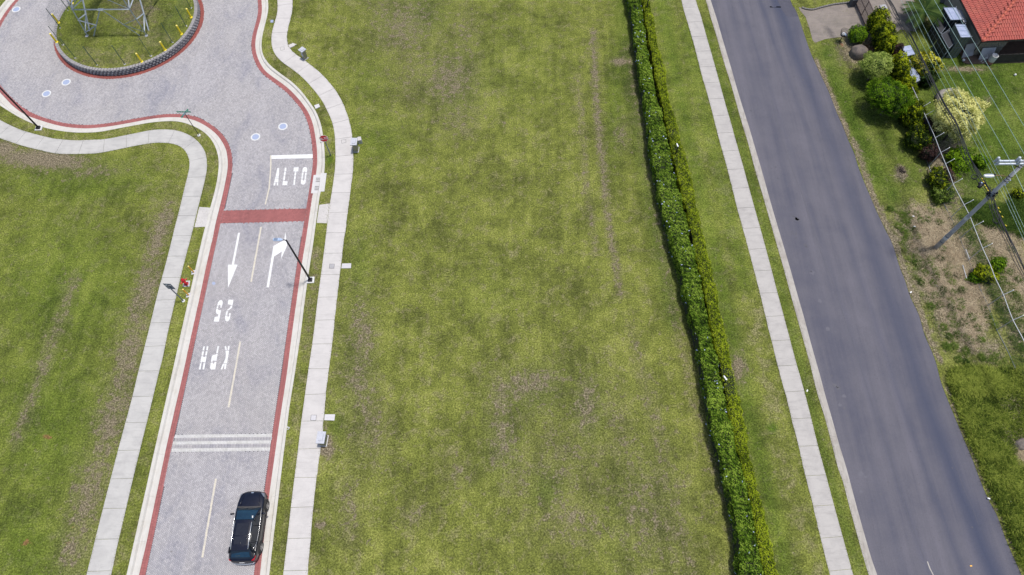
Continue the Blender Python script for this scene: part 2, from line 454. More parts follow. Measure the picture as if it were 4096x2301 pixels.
# ------------------------------------------------------------------ surveyed edge lines (photo px)
L1 = [(524,2560),(581.4,2301),(602.8,2199.8),(622.5,2105.6),(641.4,2011.3),(658.5,1921.3),(675.6,1835.6),(690,1773),(704,1714),(729.6,1600),(750,1500),(782.5,1348),(813.6,1207),(849,1041),(867.5,954),(882,893.6),(895.3,843),(915.2,756.7),(926.8,698.6),(929.7,657.2),(926.8,615.7),(915.2,578.3),(892.4,541),(857.2,507.8),(807.4,476.7),(765.9,462.2),(716.1,456),(650,458),(541.8,474),(464.4,488.4),(387,498.5),(329,500),(251.5,492.3),(174,470.2),(116,445),(77.4,418),(38.7,383),(0,343.7)]
L2 = [(496,2560),(555.7,2301),(581.4,2191),(604.5,2080),(624.2,1985.6),(645.7,1882.8),(665.4,1788.5),(686.5,1694.3),(708,1600),(731,1500),(763.8,1348),(795,1207),(830.2,1041),(851,954),(862.1,895.6),(886.2,798.2),(904.8,711),(911,665.5),(909,624),(900.7,590.8),(875.8,549.3),(840.6,516),(790.8,487),(745.2,473.8),(695.4,469.3),(619.2,474),(522.4,491.5),(445,505),(387,511.6),(329,514),(251.5,506.2),(174,485.7),(104.5,460.5),(58,429.6),(23.2,394.7),(0,370.7)]
L3 = [(448,2560),(510.3,2301),(535.5,2191),(564,2062.7),(587.4,1959.9),(611.8,1848.5),(635,1745.7),(668,1600),(691,1500),(724.4,1348),(759.7,1190.3),(792.9,1041),(815.7,941.5),(826,903),(844.7,831.4),(865.4,752.5),(875.8,690.3),(877,648.9),(871.7,615.7),(857.2,578.3),(832.3,545.2),(799,520.3),(757.6,501.6),(714,490.4),(662.2,489.5),(600,495.5),(561,502.3),(483.7,516.6),(406.3,531),(348.3,534.8),(290.2,533.3),(224.5,524.4),(162.5,509),(104.5,485.7),(58,460.5),(0,423.8)]
L4 = [(388,2560),(449,2301),(474,2182.7),(502,2064),(533,1930),(568.5,1783),(597,1669),(637.5,1500),(654,1435),(678.8,1314.8),(705.8,1198.6),(732.7,1082.5),(757.6,987),(777.5,909.3),(797,827.2),(815.7,752.5),(828.1,694.5),(831,657.2),(824,615.7),(805.3,582.5),(774.2,553.5),(736.9,534.8),(695.4,524.4),(644,522.4),(600,526.5),(522.4,542),(430,560),(371,563.5),(305,566),(240,561),(197,554),(100,528),(40,503),(0,482)]
L5 = [(285,2560),(351,2301),(398,2110),(440,1945),(480,1790),(531,1600),(555,1500),(600,1319),(637.3,1165.5),(662.2,1074.2),(683,993.5),(703.6,909),(722.4,835.5),(741,756.7),(755.5,698.6),(760.9,665.5),(757.6,636.4),(743.1,607.4),(720.3,588.7),(687.1,578.3),(645.6,575),(610,577),(548,587),(480,601),(430,611),(385,618),(325,620),(270,620.5),(220,617),(160,604),(100,589),(50,573),(0,556)]
R1 = [(985,2560),(1014.8,2301),(1039,2125),(1059,1965),(1072.9,1854),(1087.8,1743.5),(1103.3,1638),(1125.5,1500),(1147.5,1339.7),(1168.2,1198.6),(1189,1057.6),(1203.5,966.4),(1215,893),(1225.5,834.7),(1236.7,773.3),(1245,715),(1250.4,665.5),(1251.2,624),(1247.9,578.3),(1240.8,532.7),(1230.4,491.2),(1211.6,448),(1183.8,411.2),(1149.2,373.2),(1114.7,345.5),(1080,319.6),(1049,293.7),(1028.3,266),(1012.7,228),(1005.8,190),(1005.8,162.4),(1012.7,127.8),(1023,93.3),(1030,65.7),(1033,31),(1031,0)]
R2 = [(1011,2560),(1039.7,2301),(1056,2153),(1078.4,1970.5),(1097.8,1832),(1111.6,1732.5),(1128.2,1621.8),(1146.7,1500),(1166.2,1348),(1186.9,1198.6),(1207.6,1053.5),(1222.1,968),(1234,890),(1247,798),(1255.3,744),(1263.6,698.6),(1269,648.9),(1267.8,599),(1262.4,553.5),(1253.3,503.7),(1240.8,466.4),(1225,437),(1201,404.3),(1166.5,366.3),(1132,337),(1090.5,307.5),(1061,283.3),(1040.4,252.2),(1026.5,217.7),(1021.4,186.6),(1023,155.5),(1030,121),(1040.4,86.4),(1045.5,62.2),(1048,34.6),(1045.5,0)]
R3 = [(1048,2560),(1079.5,2301),(1096.7,2153),(1115.5,1998),(1133.7,1843),(1147.6,1732.5),(1161.4,1621.8),(1181,1500),(1203.5,1348),(1222.1,1198.6),(1242.9,1053.5),(1254.3,979),(1265.7,893.6),(1274,835.5),(1280.2,790),(1290.6,744.3),(1298.9,690),(1301,648.9),(1298.9,595),(1293.5,545.2),(1284.4,499.5),(1266.2,452),(1239,411.2),(1204.5,366.3),(1166.5,330),(1121.6,297.2),(1083.6,266),(1059.4,235),(1049,200.4),(1049,169.3),(1054.2,134.8),(1062.8,100.2),(1069.7,72.6),(1075,38),(1073.2,0)]
R4 = [(1104,2560),(1135.4,2301),(1155.9,2125.4),(1172.5,1976),(1190.8,1832),(1205.7,1704.8),(1218.4,1610.7),(1233.4,1500),(1255.3,1348),(1271.9,1207),(1290.6,1066),(1303,968),(1311.3,897.7),(1321.7,819),(1332,752.5),(1340.4,690.3),(1343.7,632.3),(1342.4,582.5),(1339.5,536.9),(1329,490),(1311.6,449.2),(1287.4,404.3),(1252.9,359.4),(1214.9,317.9),(1173.4,283.3),(1132,254),(1104.3,224.6),(1090.5,193.5),(1087.7,162.4),(1090.5,131.3),(1100.8,93.3),(1109.5,62.2),(1112.2,31),(1110.5,0)]
R5 = [(1203,2560),(1231.7,2301),(1244.4,2164),(1261,1976),(1279.3,1832),(1294.3,1704.8),(1305.3,1583),(1315,1500),(1334,1348),(1348.6,1207),(1365,1066),(1376.5,970),(1388,889.4),(1398.4,806.5),(1406.7,740),(1413,682),(1415,624),(1412.5,575),(1406.7,524.4),(1398.4,490),(1385.9,449.2),(1365.2,400.8),(1335.8,356),(1297.8,311),(1259.8,276.4),(1218.3,245.3),(1180.3,217.7),(1157.8,193.5),(1150.2,165.9),(1151,134.8),(1159.6,96.8),(1167.5,62.2),(1171.7,31),(1171.7,0)]
# right-hand road: walk, kerb, asphalt
SL = [(2640,-320),(2722.5,0),(2739.7,65.7),(2758.7,127.8),(2784.7,221),(2807,311),(2831.3,394),(2859,500),(2876.4,569),(2905.8,672.8),(2926.5,755.7),(2945.5,831.7),(2966.3,907.7),(2991.5,1000),(3014.4,1086.4),(3037,1176),(3059.4,1269.5),(3083.6,1366.3),(3107.7,1463),(3117,1500),(3138.4,1576),(3164.3,1679.7),(3192,1790),(3217.9,1904.3),(3248.5,2021.5),(3277.4,2146),(3316.4,2301),(3384,2560)]
SR = [(2688,-320),(2780,0),(2800.2,62.2),(2821,138),(2845,221),(2869.3,307.5),(2893.5,397.4),(2923,500),(2937,551.8),(2956,617.5),(2971.5,672.8),(2992,748.8),(3013,824.8),(3035.4,904.3),(3061.5,1000),(3083.6,1083),(3107.7,1176),(3132,1266),(3157.8,1362.8),(3183.8,1461.3),(3195.5,1500),(3214.4,1569),(3240.4,1671),(3268,1783.3),(3299,1897.4),(3330.4,2015),(3364.7,2140),(3409,2301),(3482,2560)]
CB = [(2722,-320),(2820.2,0),(2841.7,76),(2866,155.5),(2893.5,252),(2921,338.6),(2945.3,425),(2966.5,500),(2994,589.8),(3018,683),(3044,769.5),(3071.7,866.3),(3109.5,1000),(3135.4,1089.8),(3161.3,1186.6),(3187.2,1280),(3211.4,1366.3),(3235.6,1452.7),(3247,1500),(3268,1583),(3294,1665.9),(3321.6,1769.5),(3349.2,1876.6),(3367.9,1928),(3392.8,2024.6),(3419.3,2121.2),(3445.8,2217.9),(3470.7,2301),(3546,2560)]
CF = [(2740,-320),(2842.4,0),(2865.9,72.6),(2890,155.5),(2917.7,248.8),(2945.3,345.5),(2969.5,425),(2993.5,500),(3019.8,589.8),(3049.2,690),(3075,783.3),(3101,873.2),(3139,1000),(3163,1083),(3189,1176),(3214.9,1266),(3239,1356),(3265,1449),(3279.5,1500),(3304.3,1593.3),(3328.5,1676.2),(3356,1776.4),(3383.8,1866.3),(3405.3,1946.6),(3430.2,2040),(3458.3,2140),(3486.3,2236.6),(3508.8,2301),(3592,2560)]
AE = [(3035,-320),(3164.8,0),(3180.3,28),(3197.6,65.7),(3218.3,127.8),(3246,207.3),(3270,262.6),(3297.8,321.4),(3322,373.2),(3352.5,451.8),(3376.6,507),(3397.4,559),(3421.6,614),(3438.8,669.5),(3463,731.7),(3484,781),(3511,844),(3544,914),(3577,981),(3604,1068),(3625,1120),(3648,1190),(3682,1262),(3704,1338.7),(3745,1435.5),(3768,1522.6),(3797,1600),(3831,1682.4),(3865,1764.8),(3894,1832.7),(3923,1910),(3957,1992.6),(3995.7,2065),(4029.6,2157.4),(4058.7,2225),(4090,2295),(4200,2560)]

# roundabout centre from the rim of its red band
_ip = np.array([G(*p)[:2] for p in [(209,155),(232,228),(278.6,271),(336.7,300),(406,316.6),(483.7,314),(561,298),(658,259),(735,205),(789.5,147),(814.6,85),(814.6,38.7),(801,0)]])
_s = np.linalg.lstsq(np.c_[2*_ip, np.ones(len(_ip))], (_ip**2).sum(1), rcond=None)[0]
IC = (float(_s[0]), float(_s[1])); IR = float(math.sqrt(_s[2]+_s[0]**2+_s[1]**2))

def with_arc(curve, side):
    P = W(curve); e = P[-1]-np.array(IC); r = float(np.hypot(*e)); a0 = math.atan2(e[1], e[0])
    r_mean = float(np.mean(np.hypot(*(P[-20:]-np.array(IC)).T))) if side == 'L' else r
    a1 = PI/2-.002
    if side == 'L' and a0 > 0: a0 -= 2*PI
    if side == 'L': a1 = -1.5*PI+.002
    n = 40; aa = np.linspace(a0, a1, n)[1:]
    rr = np.linspace(r, 13.2+(r-13.2) if side == 'L' else r, n)[1:]
    return np.vstack([P, np.column_stack([IC[0]+rr*np.cos(aa), IC[1]+rr*np.sin(aa)])])
WL = [with_arc(c, 'L') for c in (L1, L2, L3, L4, L5)]
WR = [with_arc(c, 'R') for c in (R1, R2, R3, R4, R5)]
wSL, wSR, wCB, wCF, wAE = [W(c) for c in (SL, SR, CB, CF, AE)]

def loop_of(i): return np.vstack([WL[i], WR[i][::-1]])

# ------------------------------------------------------------------ base ground to the horizon
mb = MB(); S = 900.0
mb.add([(-S, -S+30, -.35), (S, -S+30, -.35), (S, S+30, -.35), (-S, S+30, -.35)], [(0, 1, 2, 3)])
g = mb.build('ground', MLAWN); g['kind'] = 'structure'

# ------------------------------------------------------------------ lawn sheets with surveyed soil / lush / dry patches
PATCH = []   # (cx, cy, rx, ry, rot_deg, kind, amount)
def P_(*a): PATCH.append(a)
def line(kind, amt, w, pts):
    for i in range(len(pts)-1):
        (x0, y0), (x1, y1) = pts[i], pts[i+1]; L = math.hypot(x1-x0, y1-y0); n = max(1, int(L/(w*1.1)))
        for k in range(n):
            t = (k+.5)/n
            P_(x0+(x1-x0)*t, y0+(y1-y0)*t, w, w*1.2, 0, kind, amt)
# central field
line('soil', .44, 15, [(2372,130),(2380,318),(2393,525),(2405,640),(2433,890),(2465,1081),(2482,1190)])
line('soil', .28, 15, [(2310,300),(2325,480),(2340,700),(2380,1000)])
line('soil', .26, 26, [(2520,1300),(2600,1650),(2680,2000),(2760,2300)])
line('soil', .20, 20, [(2590,1500),(2690,1900),(2790,2300)])
line('soil', .22, 26, [(2522,180),(2560,520),(2620,820),(2660,1050),(2720,1350),(2790,1650),(2850,1850),(2920,2120),(2965,2400)])
line('deep', .8, 40, [(2490,0),(2520,300),(2560,560),(2620,900),(2670,1150),(2700,1300)])
for a in [(1620,110,130,130,0,'soil',.34),(1560,40,110,60,0,'soil',.25),(1800,320,110,120,0,'soil',.36),(1640,300,70,140,0,'soil',.22),(1830,480,90,70,0,'soil',.26),(1860,120,60,110,0,'soil',.22),
          (1450,1330,50,130,0,'soil',.42),(1440,1520,60,160,0,'soil',.30),(1490,1700,70,160,0,'soil',.28),(1400,2050,50,160,0,'soil',.28),(1310,1790,30,40,0,'soil',.9),
          (2120,1540,130,60,-15,'soil',.42),(2000,1600,50,110,0,'soil',.36),(2350,1630,50,120,0,'soil',.40),(2010,1760,60,120,0,'soil',.36),(2080,1900,70,120,0,'soil',.26),(2280,2080,160,120,0,'soil',.26),
          (1660,2060,60,60,0,'soil',.26),(1830,1890,60,60,0,'soil',.26),(2480,1700,60,220,-10,'soil',.24),(2480,250,36,14,0,'soil',.8),(2490,540,30,60,0,'soil',.30),
          (1290,2100,14,14,0,'soil',1.2),(2620,2150,120,220,0,'soil',.18),
          (1500,560,130,90,0,'lush',.45),(1700,60,70,70,0,'lush',.35),(1480,330,80,90,0,'lush',.35),(2190,1960,60,70,0,'deep',.7),(1810,330,120,130,0,'deep',.45),(1600,90,150,100,0,'deep',.35),(2130,1560,150,80,-15,'deep',.5),(2010,1780,70,120,0,'deep',.45),(2350,1640,60,130,0,'deep',.5),(2560,2050,170,260,0,'deep',.25),(2600,2050,160,240,0,'soil',.26),(2250,1850,220,200,0,'soil',.20),(1700,250,190,220,0,'soil',.16),(2150,1600,200,150,0,'soil',.14),(1420,1600,80,420,0,'soil',.16),(1430,1450,60,250,0,'deep',.35),(1950,1180,140,120,0,'lush',.15),(2460,420,40,240,0,'lush',.55),
          (1440,1060,40,120,0,'lush',.4),(1345,1700,30,60,0,'lush',.5),(1900,300,200,200,0,'dry',.10),(2100,250,230,230,0,'lush',.16),(1600,1500,200,260,0,'dry',.12),
          # left field: greener, with straw lanes
          (250,1150,330,330,0,'lush',.62),(200,1700,300,420,0,'lush',.62),(120,2200,260,300,0,'lush',.62),(300,730,330,110,0,'lush',.60),(560,720,120,60,0,'lush',.4),
          (170,640,170,34,4,'soil',.80),(20,600,50,30,0,'soil',.75),(380,690,130,24,-4,'soil',.30),
          (640,940,40,150,18,'soil',.50),(580,1180,45,160,18,'soil',.50),(520,1420,50,170,16,'soil',.46),(450,1680,60,180,16,'soil',.44),(360,1980,70,220,16,'soil',.42),(290,2200,60,120,14,'soil',.40),
          (190,1750,26,16,0,'rust',.75),(115,2170,26,16,0,'rust',.9),(275,2180,26,20,0,'rust',.6),(590,1040,20,12,0,'rust',.4),(300,2110,30,20,0,'rust',.45),
          (560,1300,80,300,16,'dry',.45),(480,1700,90,300,16,'dry',.42),(640,800,70,130,0,'dry',.35),(330,2200,120,200,10,'dry',.35)]: P_(*a)
line('soil', .34, 24, [(300,1110),(250,1280),(200,1400),(150,1540),(110,1650),(60,1780)])
line('dry', .5, 24, [(300,1110),(240,1290),(190,1430),(140,1560),(60,1780)])
line('dry', .25, 26, [(420,820),(300,900),(180,1010),(60,1180)])
# planting strips beside the kerbs
line('dry', .42, 26, [(700,1000),(665,1180),(620,1420),(570,1640),(520,1880),(470,2200),(450,2300)])
line('dry', .36, 24, [(1275,1010),(1250,1200),(1225,1400),(1195,1620),(1170,1850),(1140,2100),(1110,2301)])
line('soil', .22, 22, [(1275,1010),(1250,1200),(1228,1400)])
line('dry', .40, 26, [(80,480),(250,545),(420,545),(600,508),(740,512),(830,570),(850,660),(820,800)])
line('dry', .36, 22, [(1090,30),(1070,150),(1090,240),(1180,320),(1270,430),(1320,560),(1320,700),(1300,850)])
P_(1318,640,14,22,0,'lush',1.2)
# right of the hedge
line('lush', .75, 42, [(2640,0),(2690,260),(2740,500),(2790,740),(2850,1000),(2900,1260),(2950,1450),(2990,1650),(3050,1900),(3110,2150),(3150,2350)])
line('lush', .55, 40, [(2740,120),(2800,400),(2850,600),(2890,760),(2920,900),(2960,1060),(2980,1160)])
line('deep', .75, 24, [(2820,100),(2860,250),(2930,480),(2990,680),(3050,900),(3120,1150),(3190,1420),(3250,1660),(3310,1880),(3370,2080),(3430,2280)])
line('dry', .55, 24, [(2870,660),(2900,800),(2940,960)])
line('dry', .60, 26, [(3010,1300),(3060,1500),(3110,1720),(3170,1950),(3230,2150),(3270,2301)])
for a in [(2620,70,60,60,0,'dry',.4),(2690,560,30,20,0,'lush',1.3),(3085,1715,18,18,0,'lush',1.6),(2780,640,60,120,0,'dry',.3),(2840,1130,60,90,0,'dry',.35),(2955,1470,26,60,0,'soil',.62),(3040,1230,40,80,0,'dry',.45),(2665,430,50,90,0,'dry',.25)]: P_(*a)
# verge and yard on the right
line('deep', 1.0, 46, [(3300,190),(3340,300),(3400,420),(3450,560),(3520,700),(3590,800)])
line('lush', .9, 22, [(3330,300),(3380,420),(3420,520),(3450,620),(3500,740)])
line('deep', .8, 70, [(3420,330),(3520,520),(3620,640),(3680,760)])
for a in [(3700,930,110,90,0,'soil',1.0),(3760,1080,110,130,20,'soil',.95),(3840,1200,90,150,20,'soil',.85),(3880,1330,70,90,20,'soil',.6),(3650,860,60,30,0,'dry',1.0),(3960,1400,60,60,0,'soil',.5),
          (3980,960,90,90,0,'soil',.75),(4040,1120,70,120,0,'soil',.75),(3930,1000,60,60,0,'dry',.8),(4070,1300,50,100,0,'soil',.6),(4040,1650,70,110,0,'soil',.7),(4060,1800,40,40,0,'soil',.6),
          (3604,690,20,20,0,'soil',1.2),(3605,712,26,16,0,'soil',.6),(3440,190,70,60,0,'soil',1.1),(3480,210,40,60,0,'rust',.8),(3365,178,14,10,0,'rust',.9),(3495,335,24,16,0,'rust',.5),(3440,235,30,8,0,'rust',.7),
          (3900,300,300,320,0,'deep',1.2),(4000,560,180,200,0,'deep',1.1),(3900,700,150,130,0,'deep',1.0),(3560,480,130,220,0,'deep',.7),(3928,350,26,26,0,'dry',1.2),(3950,400,16,10,0,'soil',.5),(3865,278,90,10,0,'soil',.7),
          (3780,650,60,90,20,'soil',.75),(3800,800,50,70,20,'soil',.45),(3640,60,70,40,0,'soil',.6)]: P_(*a)
line('soil', .75, 9, [(3262,240),(3290,300),(3318,365),(3345,430),(3372,490),(3394,545)])
line('soil', .75, 11, [(3405,560),(3428,600),(3446,650),(3470,730),(3492,790),(3525,860),(3560,930),(3592,1010),(3617,1080),(3640,1150),(3668,1220),(3700,1300),(3725,1370),(3760,1450)])
line('soil', .62, 9, [(3775,1520),(3806,1600),(3840,1682),(3874,1765),(3903,1833),(3932,1910),(3966,1992),(4004,2065),(4038,2157),(4068,2225)])
PA = np.array([(p[0], p[1], p[2], p[3], math.radians(p[4]), p[6]) for p in PATCH]); PK = np.array([p[5] for p in PATCH])

def patches(xy):
    """surveyed patch strength at world points"""
    px = PIX(xy); out = {}
    for k in ('soil', 'lush', 'dry', 'rust', 'deep'):
        v = np.zeros(len(px))
        for (cx, cy, rx, ry, r, a) in PA[PK == k]:
            dx, dy = px[:, 0]-cx, px[:, 1]-cy
            c, s = math.cos(r), math.sin(r)
            u = (dx*c+dy*s)/rx; w = (-dx*s+dy*c)/ry
            v = np.maximum(v, a*np.exp(-(u*u+w*w)*.9))
        out[k] = v*(1.75 if k == 'soil' else 1.0)
    return out

def field(name, poly, z, step=.55, mat=None, kind='structure', parent=None, thin=False):
    poly = np.array(poly)[:, :2]
    lo, hi = poly.min(0), poly.max(0)
    gx, gy = np.meshgrid(np.arange(lo[0]+step/2, hi[0], step), np.arange(lo[1]+step/2, hi[1], step))
    pts = np.column_stack([gx.ravel(), gy.ravel()]) + RNG.uniform(-.12, .12, (gx.size, 2))*step
    pts = pts[inside(pts, poly)]
    if thin:
        v = inside(pts, view_zone); pts = np.vstack([pts[v], pts[~v][::9]])
    vin = [Vector(p) for p in poly]+[Vector(p) for p in pts]
    n = len(poly)
    res = delaunay_2d_cdt(vin, [(i, (i+1) % n) for i in range(n)], [list(range(n))], 1, 1e-5, False)
    V = np.array([(v[0], v[1]) for v in res[0]]); F = res[2]
    F = np.array([f for f in F if len(f) == 3], dtype=np.int32)
    c = V[F].mean(1); F = F[inside(c, poly)]
    a, b, d = V[F[:, 0]], V[F[:, 1]], V[F[:, 2]]
    cr = (b[:, 0]-a[:, 0])*(d[:, 1]-a[:, 1])-(d[:, 0]-a[:, 0])*(b[:, 1]-a[:, 1])
    F[cr < 0] = F[cr < 0][:, ::-1]
    Z = np.full(len(V), z)
    return np_obj(name, np.column_stack([V, Z]), F, mat or MLAWN, parent, kind, patches(V))

ZL = .125
view_zone = np.array([G(*q)[:2] for q in [(-120, -100), (4216, -100), (4216, 2400), (-120, 2400)]])
def mid(a, b, t): n = 400; return resample(a, n)*(1-t)+resample(b, n)*t
LK, RK = mid(WL[1], WL[2], .93), mid(WR[1], WR[2], .93)
ys_lo = min(LK[0][1], -14)
far_w = 95
left_poly = np.vstack([resample(LK, 260), [(LK[-1][0], 95), (-far_w, 95), (-far_w, -14), (LK[0][0]-1, -14)]])
field('west_lawn', left_poly, ZL, .42, thin=True)
CBK = mid(wCB, wCF, .12)
cen_poly = np.vstack([resample(RK, 260), [(RK[-1][0], 95), (CBK[0][0], 95)], resample(CBK, 120), [(CBK[-1][0], -14), (RK[0][0], -14)]])
field('central_lawn', cen_poly, ZL, .34, thin=True)
right_poly = np.vstack([resample(wAE, 200)-[.12, 0], [(wAE[-1][0], -14), (90, -14), (90, 95), (wAE[0][0], 95)]])
field('roadside_verge', right_poly, .03, .32, thin=True)

# ------------------------------------------------------------------ block-paved road
outer = loop_of(1)
outer_r = np.vstack([resample(WL[1], 300), resample(WR[1], 300)[::-1]])
base = MB(); tri_poly = outer_r
base.prism([tuple(p) for p in outer_r], -.2, -.010)
road = base.build('paved_road', MJOINT); road['kind'] = 'structure'

PW, PJ = .1035, .0075      # paver pitch and joint
def paver_template(l, w, h=.03, ch=.007):
    """top face, chamfer ring; origin at centre, top at z=0"""
    a, b = l/2, w/2
    V = [(-a+ch, -b+ch, 0), (a-ch, -b+ch, 0), (a-ch, b-ch, 0), (-a+ch, b-ch, 0), (-a, -b, -ch*1.2), (a, -b, -ch*1.2), (a, b, -ch*1.2), (-a, b, -ch*1.2)]
    F = [(0, 1, 2, 3), (4, 5, 1, 0), (5, 6, 2, 1), (6, 7, 3, 2), (7, 4, 0, 3)]
    return np.array(V, float), np.array(F)

def place(T, F, cx, cy, cz, ang, tilt=.006):
    """replicate template at many poses -> V, F, index"""
    n = len(cx); V = np.repeat(T[None], n, 0)
    V = V.copy(); V[:, :, 2] += RNG.uniform(-tilt, tilt, (n, 1))*V[:, :, 0]*4+RNG.uniform(-.0012, .0012, (n, 1))
    c, s = np.cos(ang)[:, None], np.sin(ang)[:, None]
    X = V[:, :, 0]*c-V[:, :, 1]*s+cx[:, None]; Y = V[:, :, 0]*s+V[:, :, 1]*c+cy[:, None]; Z = V[:, :, 2]+cz[:, None]
    FF = (F[None]+np.arange(n)[:, None, None]*len(T)).reshape(-1, F.shape[1])
    return np.column_stack([X.ravel(), Y.ravel(), Z.ravel()]), FF

def herring(poly, rot, w=PW, holes=()):
    """centres and angles of a 2:1 herringbone clipped to poly"""
    poly = np.array(poly)[:, :2]; lo, hi = poly.min(0)-.3, poly.max(0)+.3
    c = (lo+hi)/2; R_ = float(np.hypot(*(hi-lo)))/2/w+4
    n = int(R_)
    m_, k_ = np.meshgrid(np.arange(-n, n), np.arange(-n//2, n//2))
    ox = (m_+2*k_).ravel().astype(float); oy = (m_-2*k_).ravel().astype(float)
    cx = np.r_[ox+1, ox+.5]*w; cy = np.r_[oy+.5, oy+2]*w; an = np.r_[np.zeros(len(ox)), np.full(len(ox), PI/2)]
    cs, sn = math.cos(rot), math.sin(rot)
    X = cx*cs-cy*sn+c[0]; Y = cx*sn+cy*cs+c[1]
    k = (X > lo[0]) & (X < hi[0]) & (Y > lo[1]) & (Y < hi[1]); X, Y, an = X[k], Y[k], an[k]
    p = np.column_stack([X, Y]); k = inside(p, poly)
    for fn in holes: k &= fn(p)
    return X[k], Y[k], an[k]+rot

TP, TF = paver_template(2*PW-PJ, PW-PJ)
def tint(n): return np.repeat(RNG.normal(0, .11, n), 8)

def paver_field(parent, X, Y, Z, A, mat, name='paver', single=300, T=TP):
    """the single nearest ones are objects, the rest one joined part"""
    dist = np.hypot(np.hypot(X, Y), CH)
    o = np.argsort(dist); px = PIX(np.column_stack([X, Y]))
    vis = (px[:, 0] > 0) & (px[:, 0] < 4096) & (px[:, 1] > 0) & (px[:, 1] < 2301)
    o = np.r_[o[vis[o]], o[~vis[o]]]
    a, b = o[:single], o[single:]
    protos = []
    for k in range(6):
        protos.append(np_mesh(name, T, TF, mat, {'tint': np.full(8, RNG.normal(0, .075))}))
    for i in a:
        ob = bpy.data.objects.new(name, protos[random.randrange(6)]); COL.objects.link(ob); ob.parent = parent
        ob.location = (X[i], Y[i], Z[i]); ob.rotation_euler = (0, 0, A[i])
    if len(b):
        V, F = place(T, TF, X[b], Y[b], Z[b], A[b])
        np_obj(name+'_field', V, F, mat, parent, 'stuff', {'tint': tint(len(b))})

in_ring = lambda p: np.hypot(p[:, 0]-IC[0], p[:, 1]-IC[1]) > IR-.05
grey_loop = np.vstack([resample(WL[0], 400), resample(WR[0], 400)[::-1]])
cross_poly = [G(*q)[:2] for q in [(887,847),(1232,834),(1222,886),(876,898)]]
xw = [(600+710/2.411,400+1068/2.411),(600+1508/2.411,400+1048/2.411),(600+1487/2.411,400+1168/2.411),(600+680/2.411,400+1190/2.411)]
cross_poly = [G(*q)[:2] for q in xw]
bumpq = [(500+362/1.8067,1500+432/1.8067),(500+1064/1.8067,1500+424/1.8067),(500+1047/1.8067,1500+550/1.8067),(500+335/1.8067,1500+559/1.8067)]
bump_poly = [G(*q)[:2] for q in bumpq]
def shrink(poly, d):
    P = np.array(poly); c = P.mean(0); v = c-P; return P+v/np.hypot(*v.T)[:, None]*d*1.5
not_x = lambda p: ~inside(p, shrink(cross_poly, .14))
not_b = lambda p: ~inside(p, shrink(bump_poly, .14))
# edge courses reach slightly under the red border
X, Y, A = herring(grey_loop, PI/4+.02, holes=(in_ring, not_x, not_b))
px = PIX(np.column_stack([X, Y])); k = (px[:, 0] > -700) & (px[:, 1] > -650) & (px[:, 1] < 2480)
X, Y, A = X[k], Y[k], A[k]
paver_field(road, X, Y, np.zeros(len(X)), A, MPAVER)

# red crossing
cr = MB().prism(cross_poly, -.02, .0035).build('crossing_band', MJRED); cr['kind'] = 'structure'
X, Y, A = herring(cross_poly, .03)
paver_field(cr, X, Y, np.full(len(X), .007), A, MRED, 'red_paver')

# red border courses
def border(name, inner, outer_, mat, jm, n_rows=2, single=300, clip=None, zt=.004):
    L = plen(inner); n = max(4, int(L/.5))
    a, b = resample(inner, n), resample(outer_, n)
    vs = [(x, y, zt-.012) for x, y in a]+[(x, y, zt-.012) for x, y in b]
    fs = [(i, i+1, n+i+1, n+i) for i in range(n-1)]
    base = MB().add(vs, fs).build(name, jm); base['kind'] = 'structure'
    c = (a+b)/2; Lc = plen(c); t = np.arange(.06, Lc-.06, .1035)
    q, d = at_len(c, t); nrm = np.column_stack([-d[:, 1], d[:, 0]])
    wid = np.interp(t/Lc, np.linspace(0, 1, n), np.hypot(*(b-a).T))/2
    Xs, Ys, As = [], [], []
    for sgn in (-1, 1):
        Xs.append(q[:, 0]+nrm[:, 0]*sgn*.102); Ys.append(q[:, 1]+nrm[:, 1]*sgn*.102); As.append(np.arctan2(nrm[:, 1], nrm[:, 0]))
    X, Y, A = np.concatenate(Xs), np.concatenate(Ys), np.concatenate(As)
    px = PIX(np.column_stack([X, Y])); k = (px[:, 0] > -500) & (px[:, 1] > -500) & (px[:, 1] < 2450)
    if clip is not None: k &= clip(np.column_stack([X, Y]))
    paver_field(base, X[k], Y[k], np.full(k.sum(), zt), A[k], mat, 'red_paver', single)
    return base
drainq = [(1220+x/5.565, 520+y/5.565) for x, y in [(193,1008),(250,1004),(356,998),(358,985),(492,985),(440,1392),(358,1397),(350,1412),(135,1412)]]
drain_poly = [G(*q)[:2] for q in drainq]
nd = lambda p: ~inside(p, drain_poly)
border('west_red_border', WL[0], WL[1], MRED, MJRED)
border('east_red_border', WR[0], WR[1], MRED, MJRED, clip=nd)
aa = np.linspace(0, 2*PI, 180)
ringpts = lambda r: np.column_stack([IC[0]+r*np.cos(aa), IC[1]+r*np.sin(aa)])
border('island_red_border', ringpts(IR), ringpts(IR-.41), MREDO, MJRED)

